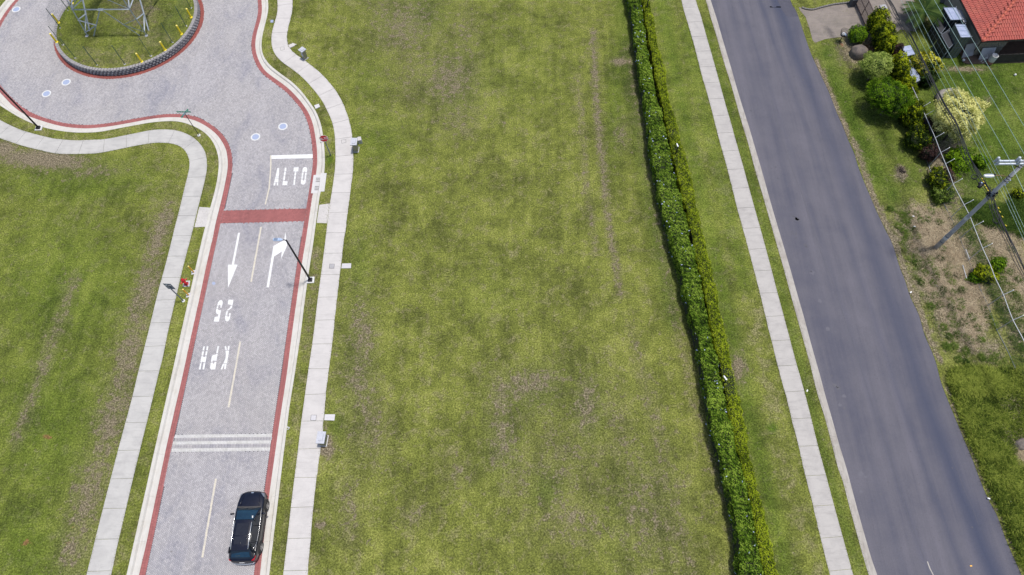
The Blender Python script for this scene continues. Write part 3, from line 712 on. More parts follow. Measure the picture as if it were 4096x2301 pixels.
# ------------------------------------------------------------------ kerbs, swept in cast segments
def kerb(name, A_, B_, mat, prof, seg=2.9, zb=-.1, clip=None):
    L = plen(A_); n = max(2, int(round(L/seg)))
    m = n*8+1; a, b = resample(A_, m), resample(B_, m)
    root = None; cnt = 0
    for s in range(n):
        idx = np.arange(s*8, s*8+9); pa, pb = a[idx].copy(), b[idx].copy()
        g_ = .006/max(1e-6, np.hypot(*(pa[1]-pa[0])))
        pa[0] += (pa[1]-pa[0])*g_; pb[0] += (pb[1]-pb[0])*g_
        pp = PIX((pa+pb)/2)
        if pp[:, 1].max() < -900 or pp[:, 0].max() < -900: continue
        mb = MB(); k = len(prof)
        vs = [(*(pa[i]*(1-t)+pb[i]*t), z) for i in range(9) for t, z in prof]
        vs += [(*(pb[i]), zb) for i in range(9)]+[(*(pa[i]), zb) for i in range(9)]
        fs = []
        for i in range(8):
            for j in range(k-1): fs.append((i*k+j, (i+1)*k+j, (i+1)*k+j+1, i*k+j+1))
            fs.append((i*k+k-1, (i+1)*k+k-1, 9*k+i+1, 9*k+i))
        fs.append(tuple(range(k))+(9*k, 9*k+9)); fs.append((9*k+17, 9*k+8)+tuple(8*k+j for j in range(k))[::-1])
        fs = [tuple(f) for f in fs]
        mb.add(vs, fs)
        if root is None:
            root = thing(name, None, None)
            root['kind'] = 'structure'
        mb.build('kerb_segment', mat, root); cnt += 1
    return root
KP = [(0, .004), (.58, .012), (.66, .10), (.70, .14), (.97, .15), (1, .145)]
kerb('west_kerb', WL[1], WL[2], MKERB, KP)
kerb('east_kerb', WR[1], WR[2], MKERB, KP)
KP2 = [(0, .145), (.06, .15), (.28, .14), (.34, .03), (1, .008)]
kerb('roadside_kerb', wCB, wCF, MKERB2, KP2, 3.2)

# ------------------------------------------------------------------ walks, one slab after another
def walk(name, A_, B_, mat, seg, z=.150, rough_edge=0.0, only=None):
    L = (plen(A_)+plen(B_))/2; n = int(round(L/seg)); m = n*6+1
    M_ = resample((resample(A_, 900)+resample(B_, 900))/2, m)
    def nearest(C):
        F = resample(C, 3000); k = np.array([int(np.argmin(((F-q)**2).sum(1))) for q in M_])
        k[0], k[-1] = 0, 2999; k = np.maximum.accumulate(k); return F[k]
    a, b = nearest(A_), nearest(B_)
    if rough_edge: b = b+RNG.normal(0, rough_edge, b.shape)
    root = thing(name, None, None); root['kind'] = 'structure'
    for s in range(n):
        idx = np.arange(s*6, s*6+7); pa, pb = a[idx].copy(), b[idx].copy()
        pp = PIX((pa+pb)/2)
        if pp[:, 1].max() < -900 or pp[:, 0].max() < -900: continue
        g_ = .020/max(1e-6, np.hypot(*(pa[1]-pa[0])))
        pa[0] += (pa[1]-pa[0])*g_; pb[0] += (pb[1]-pb[0])*g_
        MB().prism([tuple(p) for p in pa]+[tuple(p) for p in pb[::-1]], -.02, z+random.uniform(-.002, .002)).build('slab', mat, root)
    # dark bed seen in the joints
    mm = 160; a, b = resample(A_, mm)*.98+resample(B_, mm)*.02, resample(B_, mm)*.98+resample(A_, mm)*.02
    MB().add([(x, y, z-.03) for x, y in a]+[(x, y, z-.03) for x, y in b], [(i, i+1, mm+i+1, mm+i) for i in range(mm-1)]).build('joint_bed', MSOIL, root)
    return root
walk('west_sidewalk', WL[3], WL[4], MWALK3, 2.0)
walk('east_sidewalk', WR[3], WR[4], MWALK, 2.0, rough_edge=.012)
walk('roadside_sidewalk', wSR, wSL, MWALK2, 2.05, rough_edge=.010)

# ------------------------------------------------------------------ asphalt road
def asphalt():
    n, m = 220, 26
    a, b = resample(wCF, n), resample(wAE, n)
    t = np.linspace(0, 1, m)
    V = (a[:, None, :]*(1-t[None, :, None])+b[:, None, :]*t[None, :, None]).reshape(-1, 2)
    V[m-1::m] += RNG.normal(0, .035, (n, 2))
    F = np.array([(i*m+j, (i+1)*m+j, (i+1)*m+j+1, i*m+j+1) for i in range(n-1) for j in range(m-1)])
    T = np.tile(t, n)
    yfrac = np.repeat(np.linspace(0, 1, n), m)
    wear = .95*np.exp(-((T-.80)/.075)**2)+.50*np.exp(-((T-.60)/.035)**2)+.35*np.exp(-((T-.36)/.03)**2)+.22*np.exp(-((T-.20)/.04)**2)+.35*np.exp(-((T-.95)/.02)**2)
    wear *= (.75+.25*np.sin(yfrac*7+1))
    Z = np.full(len(V), .010)
    return np_obj('asphalt_road', np.column_stack([V, Z]), F, MASPH, None, 'structure', {'wear': wear})
asphalt()
# under-sheet so that kerb joints do not open into the void
# ------------------------------------------------------------------ painted markings (3 mm sheets on the pavers)
def paint(mb, pts, z=.003, t=.004):
    return mb.prism([G(*q)[:2] for q in pts], z-.002, z+t-.002)
def crop(ox, oy, s, pts): return [(ox+x/s, oy+y/s) for x, y in pts]
def marking(name, label, cat, polys, mat=MPAINT, group=None, z=.004):
    root = None
    if len(polys) == 1:
        mb = MB(); paint(mb, polys[0], z); o = mb.build(name, mat); return tag(o, label, cat, group)
    root = thing(name, label, cat, group=group)
    for p in polys:
        mb = MB(); paint(mb, p, z); mb.build('painted_piece', mat, root)
    return root
c8 = lambda p: crop(1080, 600, 8.039, p)
LET = {
 'A': [[(238,580),(297,582),(280,860),(180,860)], [(173,872),(222,870),(218,914),(163,918)], [(230,870),(278,868),(275,912),(226,914)], [(160,925),(273,922),(270,1038),(215,1040),(205,1028),(190,1042),(135,1038)], [(130,1050),(182,1052),(165,1145),(110,1145)], [(222,1050),(268,1050),(264,1140),(216,1140)]],
 'L': [[(475,577),(528,577),(518,690),(465,690)], [(460,703),(510,703),(492,828),(440,828)], [(437,842),(490,842),(475,973),(425,970)], [(418,990),(465,990),(470,1007),(568,1010),(553,1137),(397,1137)]],
 'T': [[(765,565),(922,558),(910,688),(858,690),(850,710),(805,710),(795,695),(752,690)], [(797,725),(850,725),(833,828),(783,828)], [(783,845),(832,845),(820,948),(770,950)], [(768,962),(818,962),(800,1128),(748,1125)]],
 'O': [[(1035,722),(1045,640),(1060,590),(1095,560),(1130,552),(1170,565),(1193,600),(1197,650),(1185,722),(1138,720),(1140,705),(1125,688),(1105,690),(1090,705),(1085,722)], [(1030,738),(1082,738),(1068,830),(1018,830)], [(1132,735),(1183,735),(1170,830),(1122,830)], [(1018,845),(1065,845),(1055,935),(1003,935)], [(1120,842),(1168,842),(1158,935),(1108,935)], [(998,950),(1052,950),(1055,975),(1070,990),(1090,985),(1105,950),(1155,945),(1140,1060),(1110,1105),(1065,1123),(1020,1105),(993,1060)]]}
for ch, lab in (('A', 'white stencilled letter A, first of the word ALTO on the paving'), ('L', 'white stencilled letter L in the word ALTO on the paving'), ('T', 'white stencilled letter T in the word ALTO on the paving'), ('O', 'white stencilled letter O, last of the word ALTO, nearest the drain')):
    marking('painted_letter', lab, 'road marking', [c8(p) for p in LET[ch]], group='letters of the word ALTO')
c4 = lambda p: crop(780, 1160, 4.018, p)
L25 = {
 '5': [[(355,250),(372,200),(395,170),(425,160),(443,180),(445,215),(435,258),(410,255),(405,240),(392,238),(380,255)], [(355,260),(378,262),(368,300),(346,298)], [(407,265),(435,265),(430,285),(405,285)], [(342,305),(368,308),(380,325),(418,325),(385,510),(302,510),(318,435),(365,432),(375,390),(350,385),(337,355)]],
 '2': [[(537,158),(618,158),(603,250),(577,250),(572,238),(525,232)], [(572,258),(600,258),(592,290),(540,328),(510,325),(565,285)], [(508,335),(532,337),(518,402),(492,402)], [(550,375),(575,375),(572,402),(545,400)], [(488,412),(518,412),(525,435),(545,430),(550,408),(572,405),(560,460),(540,500),(510,508),(488,490),(480,455)]],
 'H': [[(135,908),(160,908),(148,972),(122,972)], [(190,908),(217,908),(205,972),(180,972)], [(118,988),(145,988),(132,1055),(107,1055)], [(175,988),(202,988),(190,1055),(163,1055)], [(105,1065),(130,1068),(140,1080),(160,1078),(165,1065),(187,1068),(168,1168),(140,1165),(125,1150),(110,1168),(87,1165)], [(82,1180),(106,1180),(90,1280),(63,1280)], [(138,1178),(167,1178),(148,1278),(121,1278)]],
 'P': [[(362,905),(388,905),(367,1018),(341,1018)], [(337,1030),(364,1030),(345,1140),(318,1140),(290,1135),(280,1158),(257,1155),(265,1090),(280,1055),(305,1042),(335,1040)], [(255,1168),(280,1168),(290,1185),(308,1188),(315,1158),(343,1158),(325,1278),(260,1280),(242,1255)]],
 'K': [[(477,905),(500,905),(515,968),(487,965)], [(530,903),(558,903),(550,965),(525,965)], [(490,978),(520,975),(548,978),(515,1182),(457,1180),(495,1090),(498,1040)], [(447,1190),(472,1190),(440,1278),(412,1278)], [(475,1190),(508,1190),(493,1275),(467,1275)]]}
for ch, nm, lab, gr in (('5', 'painted_numeral', 'upside-down white numeral 5 of the painted 25, the one nearer the red border', 'numerals of the painted 25'), ('2', 'painted_numeral', 'upside-down white numeral 2 of the painted 25, below the straight arrow tip', 'numerals of the painted 25'),
     ('H', 'painted_letter', 'upside-down white letter H of the word KPH', 'letters of the word KPH'), ('P', 'painted_letter', 'upside-down white letter P of the word KPH', 'letters of the word KPH'), ('K', 'painted_letter', 'upside-down white letter K of the word KPH, nearest the dashes', 'letters of the word KPH')):
    marking(nm, lab, 'road marking', [c4(p) for p in L25[ch]], group=gr)
marking('direction_arrow', 'straight white arrow pointing down the left lane', 'road marking', [crop(860, 900, 5.565, [(512,178),(558,178),(422,885),(502,885),(290,1405),(290,885),(375,885)])])
marking('direction_arrow', 'white right-turn arrow painted in the right lane under the lamp head', 'road marking', [crop(1040, 900, 5.565, [(567,157),(585,300),(603,460),(468,762),(487,592),(312,705),(197,1390),(145,1390),(300,468),(535,345)])])
marking('stop_line', 'broad white stop line across the right lane above ALTO', 'road marking', [crop(600, 400, 2.411, [(1171,535),(1570,524),(1570,562),(1171,570)])])
c3 = lambda p: crop(600, 400, 2.411, p)
def dashes(label, pts_l, pts_r):
    """a worn cream line lies on the pavers it is painted on: one sheet per paver-long piece"""
    A_, B_ = resample([G(*p)[:2] for p in pts_l], 40), resample([G(*p)[:2] for p in pts_r], 40)
    L = plen(A_); n = int(L/.147); A_, B_ = resample(A_, n*2+1), resample(B_, n*2+1)
    mb = MB()
    for i in range(n):
        j = i*2; a0, a1, b0, b1 = A_[j], A_[j+2], B_[j], B_[j+2]
        k = .96
        q = [a0, a0+(a1-a0)*k, b0+(b1-b0)*k, b0]
        sh = random.uniform(-.006, .006)
        mb.prism([(p[0]+sh, p[1]) for p in q], .002, .0055)
    o = mb.build('lane_line', MCREAM); return tag(o, label, 'road marking', 'worn cream centre lines')
dashes('cream centre line running from the stop line down to the red crossing', c3([(1157,535),(1160,620),(1154,720),(1143,850),(1105,1008)]), c3([(1169,535),(1172,620),(1166,720),(1156,850),(1118,1008)]))
dashes('cream centre dash between the two white arrows', crop(860, 900, 5.565, [(1010,45),(785,1268)]), crop(860, 900, 5.565, [(1045,45),(822,1270)]))
dashes('cream centre dash beside the word KPH', [(958,1366.5),(910.7,1630)], [(964.5,1366.5),(918,1630)])
dashes('cream centre dash beside the parked black car', [(860,1915),(805,2230.6)], [(867.5,1915),(813.3,2230.6)])

# ------------------------------------------------------------------ paved speed hump
hump = thing('speed_hump', 'low paved speed hump with three white stripes across the road', 'speed hump')
tl, tr, br, bl = [np.array(p) for p in bump_poly]
def hp(u, v): # u across road 0..1, v along 0..1
    return (tl*(1-v)+bl*v)*(1-u)+(tr*(1-v)+br*v)*u
wid_ = float(np.hypot(*(tr-tl))); dep_ = float(np.hypot(*(bl-tl)))
hz = lambda v: .055*math.sin(PI*min(max(v, 0), 1))**.8+.004
vs, fs = [], []
for i in range(13):
    v = i/12; a, b = hp(0, v), hp(1, v); vs += [(*a, hz(v)-.012), (*b, hz(v)-.012)]
fs = [(2*i, 2*i+1, 2*i+3, 2*i+2) for i in range(12)]
MB().add(vs, fs).build('hump_bed', MJOINT, hump)
ang = math.atan2(*(tr-tl)[::-1])
rows = [('white_paver', 0.0, .205, 'v'), ('paver', .205, .30, 'h'), ('paver', .30, .395, 'h'), ('white_paver', .395, .59, 'v'), ('paver', .59, .69, 'h'), ('paver', .69, .79, 'h'), ('white_paver', .79, 1.0, 'v')]
SCR = [c.copy() for c in ()]
MWPAV = pmat('worn_white_paint', (.50, .49, .48), (.42, .41, .39), 2.5, .7, c=(.42, .41, .42), fine=20, fine_amt=.2)
for nm, v0, v1, mode in rows:
    step = PW if mode == 'v' else 2*PW
    nn = int(wid_/step); depth = (v1-v0)*dep_
    if mode == 'v': T_, F_ = paver_template(depth-PJ, step-PJ)
    else: T_, F_ = paver_template(step-PJ, depth-PJ)
    tm = [np_mesh(nm, T_, F_, MWPAV if nm == 'white_paver' else MPAVER, {'tint': np.full(8, RNG.normal(0, .08))}) for _ in range(3)]
    off = 0 if (mode == 'v' or int(v0*100) % 2) else .5
    sl = math.atan2(hz(v1)-hz(v0), depth)
    for i in range(nn):
        u = (i+.5+off*.5)/nn
        if u > .999: continue
        p = hp(u, (v0+v1)/2)
        o = bpy.data.objects.new(nm, tm[i % 3]); COL.objects.link(o); o.parent = hump
        o.location = (p[0], p[1], (hz(v0)+hz(v1))/2)
        if mode == 'v': o.rotation_euler = (0, -sl, ang-PI/2)
        else: o.rotation_euler = (-sl*-1*-1, 0, ang)

# ------------------------------------------------------------------ ramps, drain, covers, pads
for q, lab in ((c3([(475,1032),(585,1040),(545,1222),(428,1228)]), 'pale concrete crossing ramp joining the left sidewalk to the kerb'), (c3([(1632,1012),(1743,998),(1717,1190),(1608,1185)]), 'pale concrete crossing ramp joining the right sidewalk to the kerb')):
    o = MB().prism([G(*p, .14)[:2] for p in q], -.02, .139).build('crossing_ramp', MWALK); tag(o, lab, 'ramp', 'ramps at the red crossing')
drain = thing('storm_drain', 'white concrete storm drain slab with two slotted grates', 'drain')
MB().prism(drain_poly, -.05, .020).build('drain_slab', MDRAIN, drain)
dr_up = [G(1220+x/5.565, 520+y/5.565)[:2] for x, y in [(358,985),(492,985),(440,1392),(318,1397)]]
MB().prism(dr_up, .0, .155).build('raised_slab', MDRAIN, drain)
for gx in ([(250,1064),(345,1064),(330,1170),(238,1170)], [(222,1248),(314,1248),(303,1355),(210,1355)]):
    gr = MB().prism([G(1220+x/5.565, 520+y/5.565)[:2] for x, y in gx], .018, .028).build('grate', MDRAIN, drain)
    q = [np.array(G(1220+x/5.565, 520+y/5.565)[:2]) for x, y in gx]
    f = lambda u, v: (q[0]*(1-u)+q[1]*u)*(1-v)+(q[3]*(1-u)+q[2]*u)*v
    for r in range(3):
        for c in range(8):
            u0, u1 = (c+.18)/8, (c+.70)/8; v0, v1 = (r+.14)/3, (r+.80)/3
            MB().prism([tuple(f(u0, v0)), tuple(f(u1, v0)), tuple(f(u1, v1)), tuple(f(u0, v1))], .0285, .0315).build('slot', MHOLE, gr)
def pad(name, label, cat, pts, mat, z=.16, z0=.10, group=None, frame=None):
    o = MB().prism([G(*p, z)[:2] for p in pts], z0, z).build(name, mat); return tag(o, label, cat, group)
MCOV2 = concrete_mat('cover_concrete', (.50, .49, .50), (.40, .39, .41), (.30, .29, .31), .4)
MCOV3 = concrete_mat('cover_concrete_dark', (.36, .35, .36), (.28, .27, .28), (.22, .21, .22), .4)
pad('concrete_pad', 'small grey slab in the grass joined to the sidewalk above the lower pillar', 'slab', crop(500, 1500, 1.8067, [(1443,285),(1518,285),(1513,329),(1440,327)]), MCOV2)
pad('concrete_pad', 'small grey slab in the grass level with the street lamp base', 'slab', crop(600, 900, 2.411, [(1852,373),(1940,370),(1938,417),(1845,418)]), MCOV2)
def cover(label, pts, mat):
    root = thing('utility_cover', label, 'utility cover', group='square covers in the right-hand sidewalk')
    P = [G(*p, .155) for p in pts]; c = np.mean([p[:2] for p in P], 0)
    MB().prism([p[:2] for p in P], .14, .1535).build('cover_frame', MHOLE, root)
    MB().prism([tuple(c+(np.array(p[:2])-c)*.90) for p in P], .145, .157).build('cover_lid', mat, root)
cover('dark square cover in the sidewalk near the street lamp base', crop(600, 900, 2.411, [(1732,376),(1780,376),(1775,420),(1727,420)]), MCOV3)
cover('square cover in the sidewalk above the lowest meter pillar', crop(500, 1500, 1.8067, [(1345,289),(1385,290),(1380,330),(1340,329)]), MCOV2)
cover('pale square cover in the sidewalk beside the middle meter pillar', crop(1220, 520, 5.565, [(808,222),(912,207),(915,283),(815,302)]), MWALK)
cover('pale square cover on the bend of the sidewalk near the upper meter pillar', crop(700, 0, 2.894, [(1216,552),(1262,540),(1269,574),(1224,587)]), MWALK)
pad('junction_box_lid', 'pale concrete box lid in the grass inside the right-hand bend', 'box lid', crop(700, 0, 2.894, [(1610,1220),(1663,1202),(1680,1235),(1628,1260)]), MCOV2, .19)
pad('valve_box_lid', 'blue-grey plastic valve lid in the grass strip at the top', 'box lid', crop(700, 0, 2.894, [(1108,232),(1140,230),(1137,262),(1103,260)]), MCOVER, .14)
o = MB().prism([G(1150+x/14.47, 160+y/14.47, .2)[:2] for x, y in [(40,270),(140,265),(160,235),(240,225),(250,190),(320,175),(370,190),(440,230),(515,238),(480,285),(430,265),(410,330),(130,455),(80,370)]], .05, .19).build('concrete_fragment', MWALK)
tag(o, 'jagged broken piece of concrete beside the bend of the sidewalk', 'concrete fragment')
pad('small_manhole', 'small round blue-grey valve cover in the paving beside the white arrow', 'valve cover', [(600+614/2.411+7*math.cos(t), 900+563/2.411+6*math.sin(t)) for t in np.linspace(0, 2*PI, 14, endpoint=False)], MCOVER, .008, -.01)

# manholes: white concrete ring and blue-grey lid
def manhole(px, py, label, dots=True):
    x, y, _ = G(px, py); r = thing('manhole', label, 'manhole', (x, y, 0), random.uniform(0, 3), 'round manholes in the grey paving')
    MB().lathe([(.315, .0), (.315, .010), (.43, .012), (.435, .0)], n=48, closed=False).build('ring', MWHITE, r)
    lid = MB().lathe([(.0001, .012), (.30, .012), (.318, .006)], n=40, closed=False).build('lid', MCOVER, r)
    for a in (0.4, 2.2, 3.6, 5.2):
        MB().lathe([(.0001, .016), (.014, .016), (.016, .012)], (.22*math.cos(a), .22*math.sin(a), 0), 10, False).build('lift_hole', MLUMD, lid)
    return r
manhole(1022.1, 548.2, 'manhole in the road mouth, left one of the pair above the stop line')
manhole(1131.6, 506.1, 'manhole in the road mouth, right one of the pair above the stop line')
manhole(264.8, 329.3, 'manhole at the left, the one nearer the island wall')
manhole(186, 375.2, 'manhole at the left, the lower of the pair below the island')
manhole(65, 38, 'manhole in the top left corner of the circle')

# ------------------------------------------------------------------ island: retaining wall of rough blocks, coping, grass
ZI = .66
isl = thing('retaining_wall', 'round dark stone block retaining wall with pale coping around the pylon', 'retaining wall', (IC[0], IC[1], 0))
RB = IR-.42
def rock_block(w, h, d, seed):
    rr = random.Random(seed); n = 5; vs = []
    # rough split face bulging outward (+x)
    for j in range(4):
        for i in range(n):
            u, v = i/(n-1), j/3
            e = math.sin(PI*u)**.6*math.sin(PI*v)**.6
            vs.append((e*.085+rr.uniform(-.014, .014)*(e > .1), (u-.5)*w, v*h))
    fs = [(j*n+i, j*n+i+1, (j+1)*n+i+1, (j+1)*n+i) for j in range(3) for i in range(n-1)]
    k = len(vs); vs += [(-d, -w/2, 0), (-d, w/2, 0), (-d, w/2, h), (-d, -w/2, h)]
    fs += [(3*n+i, 3*n+i+1, k+2 if i == n-2 else k+3, k+3) if i == 0 else (3*n+i, 3*n+i+1, k+2, k+2) for i in range(0)]
    fs.append(tuple(3*n+i for i in range(n))+(k+2, k+3))
    fs.append((k+3, k, 0, n, 2*n, 3*n)); fs.append((k+1, k+2, 4*n-1, 3*n-1, 2*n-1, n-1))
    return vs, fs
bw = .36; nb = int(2*PI*RB/bw); hh = ZI/3
rk = [MB().add(*rock_block(bw-.045, hh-.030, .22, s)).mesh('stone_block', MBLOCK) for s in range(8)]
blocks = []
for c in range(3):
    for i in range(nb):
        a = 2*PI*(i+.5*(c % 2))/nb
        x, y = RB*math.cos(a), RB*math.sin(a)
        blocks.append((a, x, y, c*hh+.01, PIX(np.array([[IC[0]+x, IC[1]+y]]))[0]))
vis = [b for b in blocks if -20 < b[4][0] < 4096 and b[4][1] > -20]
vis.sort(key=lambda b: -b[4][1]); keep = set(id(b) for b in vis[:295])
rest = MB()
for b in blocks:
    a, x, y, z, _ = b; m = rk[random.randrange(8)]; k = 1-.0*z
    if id(b) in keep:
        o = bpy.data.objects.new('stone_block', m); COL.objects.link(o); o.parent = isl
        o.location = (x, y, z); o.rotation_euler = (0, 0, a)
    else:
        cs, sn = math.cos(a), math.sin(a)
        rest.add([(x+v.co.x*cs-v.co.y*sn, y+v.co.x*sn+v.co.y*cs, z+v.co.z) for v in m.vertices], [tuple(p.vertices) for p in m.polygons])
rest.build('stone_block_field', MBLOCK, isl, kind='stuff')
MB().lathe([(RB-.10, .0), (RB-.06, ZI-.02), (RB-.30, ZI-.02)], n=120, closed=False).build('wall_core', MHOLE, isl)
nc = int(2*PI*RB/.30)
cm = []
for s in range(5):
    mb = MB(); w0 = .15; tp = .86
    j = lambda: random.uniform(-.008, .008)
    mb.add([(-.27, -w0*tp*.94, 0), (.045+j(), -w0*.88, 0), (.045+j(), w0*.88, 0), (-.27, w0*tp*.94, 0), (-.27, -w0*tp*.92, .06), (.03+j(), -w0*.86, .06), (.03+j(), w0*.86, .06), (-.27, w0*tp*.92, .06)],
           [(0, 3, 2, 1), (4, 5, 6, 7), (0, 1, 5, 4), (1, 2, 6, 5), (2, 3, 7, 6), (3, 0, 4, 7)])
    cm.append(mb.mesh('coping_block', MCOPING))
for i in range(nc):
    a = 2*PI*i/nc; o = bpy.data.objects.new('coping_block', cm[i % 5]); COL.objects.link(o); o.parent = isl
    o.location = ((RB-.01)*math.cos(a), (RB-.01)*math.sin(a), ZI-.02+random.uniform(0, .008)); o.rotation_euler = (0, 0, a)
for a in [(560,60,80,60,0,'soil',.42),(700,60,70,90,0,'lush',.5),(300,60,70,60,0,'lush',.6),(300,170,60,60,0,'lush',.3),(470,150,60,70,0,'lush',.4),(430,230,160,30,0,'dry',.55),(640,160,80,50,0,'dry',.4),(620,10,60,30,0,'soil',.3),(300,240,30,30,0,'lush',.5)]: pass
isl_p = [(560,60,80,60,0,'soil',.42),(700,60,70,90,0,'lush',.4),(300,60,70,60,0,'lush',.6),(300,170,60,60,0,'lush',.3),(470,150,60,70,0,'lush',.4),(430,230,160,30,0,'dry',.55),(640,160,80,50,0,'dry',.4),(300,250,30,30,0,'lush',.5),(480,270,160,14,0,'soil',.25)]
PA_, PK_ = PA, PK
PA = np.vstack([PA, [(p[0], p[1], p[2], p[3], 0, p[6]) for p in isl_p]]); PK = np.r_[PK, [p[5] for p in isl_p]]
field('island_lawn', ringpts(RB-.26)[:-1], ZI+.01, .3)

def on_island(px, py): return G(px, py, ZI+.01)
# yellow bollards with collar
MYCAP = pmat('pale_yellow_cap', (.80, .66, .16), (.76, .62, .14), 5, .45)
def bollard(x, y, z, h, r, label, group, mat, parts='cap', padsz=None):
    o = thing('bollard', label, 'bollard', (x, y, z), 0, group)
    MB().tube([(0, 0, -.02), (0, 0, h)], r, 14).build('post', mat, o)
    MB().lathe([(r*1.04, h-.03), (r*1.06, h+.006), (r*.8, h+.03), (.0001, h+.035)], n=14, closed=False).build('cap', MYCAP, o, True)
    if parts == 'collar': MB().lathe([(r*1.9, 0), (r*1.9, .03), (r*1.15, .07), (r, .075)], n=14, closed=False).build('collar', mat, o, True)
    if padsz: MB().box((0, 0, -.05), (padsz, padsz, .13), .2).build('concrete_foot', MCOV2, o)
    return o
bl = [((1465,640),'yellow bollard at the front of the island wall, lowest in view'),((1707,520),'yellow bollard on the island rim, next to the right of the lowest one'),((1875,352),'yellow bollard on the right side of the island, second from the top'),((1975,180),'yellow bollard at the far right rim of the island, beside the kerb blocks'),
      ((605,236),'yellow bollard on the left rim of the island, behind the green fence'),((586,437),'yellow bollard on the left rim of the island, below the other left one')]
for (x, y), lab in bl:
    p = on_island(x/2.584, y/2.584); bollard(p[0], p[1], ZI, 1.05, .085, lab, 'yellow bollards around the pylon island', MYEL, 'collar')
p = on_island(290, 14); bollard(p[0], p[1], ZI, 1.05, .085, 'yellow bollard partly behind the pylon leg at the top edge', 'yellow bollards around the pylon island', MYEL, 'collar')

# green mesh fence: posts on small footings, wire panels
fence = thing('mesh_fence', 'green wire mesh fence with thin dark green posts around the pylon', 'fence', (IC[0], IC[1], ZI))
RF = RB-.62; HF = 2.35
pa = []
for px_, py_ in [(700,105),(605,292),(628,475),(770,605),(1000,680),(1292,665),(1560,582),(1782,438),(1920,270),(1965,85)]:
    q = on_island(px_/2.584, py_/2.584); pa.append(math.atan2(q[1]-IC[1], q[0]-IC[0]) % (2*PI))
pa.sort(); full = list(pa)
lo_, hi_ = pa[-1], pa[0]+2*PI
nn = 9; full += [lo_+(hi_-lo_)*k/nn for k in range(1, nn)] if hi_-lo_ > 1 else []
full = sorted(a % (2*PI) for a in full)
MFOOT = pmat('footing_mortar', (.55, .54, .52), (.42, .41, .39), 14, .9, fine=30)
for a in full:
    q = on_island(0, 0); x, y = RF*math.cos(a), RF*math.sin(a)
    MB().box((x, y, HF/2), (.045, .045, HF), a).build('post', MGREEN, fence)
    f_ = MB()
    for k in range(4): f_.box((x+random.uniform(-.09, .09), y+random.uniform(-.07, .07), .02), (.11, .09, .06), random.uniform(0, 3), .7)
    f_.build('footing', MFOOT, fence)
def wire_panel(a0, a1):
    x0, y0, x1, y1 = RF*math.cos(a0), RF*math.sin(a0), RF*math.cos(a1), RF*math.sin(a1)
    L = math.hypot(x1-x0, y1-y0); mb = MB(); n = int(L/.055); ux, uy = (x1-x0)/L, (y1-y0)/L; r = .0028
    for i in range(n+1):
        t = L*i/n; x, y = x0+ux*t, y0+uy*t
        mb.add([(x-ux*r, y-uy*r, .05), (x+ux*r, y+uy*r, .05), (x+ux*r, y+uy*r, HF-.04), (x-ux*r, y-uy*r, HF-.04)], [(0, 1, 2, 3)])
    k = int(HF/.20)
    for j in range(k+1):
        z = .06+(HF-.12)*j/k
        mb.add([(x0, y0, z-r*1.3), (x1, y1, z-r*1.3), (x1, y1, z+r*1.3), (x0, y0, z+r*1.3)], [(0, 1, 2, 3)])
    mb.build('wire_panel', MGREEN, fence)
for i in range(len(full)): wire_panel(full[i], full[(i+1) % len(full)])

# ------------------------------------------------------------------ pylon
pyl = thing('power_pylon', 'tall steel lattice power pylon standing on the round grass island', 'pylon')
# legs read from the photo: image px of feet and of the node where braces meet
fee = [on_island(x/3.4457, y/3.4457) for x, y in [(1200,500),(2020,495)]]
f1, f2 = Vector(fee[0]), Vector(fee[1])
side = (f2-f1); Ls = side.length; ux = side.normalized(); uy = Vector((-ux.y, ux.x, 0))
f4, f3 = f1+uy*Ls, f2+uy*Ls
cen = (f1+f2+f3+f4)/4
HP = 27.0
def leg_at(i, z):
    f = (f1, f2, f3, f4)[i]; t = (z-ZI)/HP
    k = 1-.66*min(1, t)
    p = cen+(f-cen)*k; return Vector((p.x, p.y, z))
zs = [ZI, ZI+3.0, ZI+6.4, ZI+10.2, ZI+14.4, ZI+19.0, ZI+HP]
def steel(name, a, b, w):
    mb = MB(); a, b = Vector(a), Vector(b); d = (b-a).normalized(); up = Vector((0, 0, 1)) if abs(d.z) < .9 else Vector((1, 0, 0))
    p = d.cross(up).normalized(); q = p.cross(d).normalized()
    # angle section
    for (u, v) in ((p, q), (q, p)):
        n = v*.006
        vs = [a, a+u*w, a+u*w+n, a+n, b, b+u*w, b+u*w+n, b+n]
        mb.add(vs, [(0, 1, 2, 3), (7, 6, 5, 4), (0, 4, 5, 1), (1, 5, 6, 2), (2, 6, 7, 3), (3, 7, 4, 0)])
    return mb.build(name, MLATT, pyl)
for i in range(4):
    for k in range(len(zs)-1): steel('leg', leg_at(i, zs[k]), leg_at(i, zs[k+1]), .12)
    MB().box((leg_at(i, ZI).x, leg_at(i, ZI).y, ZI+.0), (.26, .26, .12)).build('footing', MCAP, pyl)
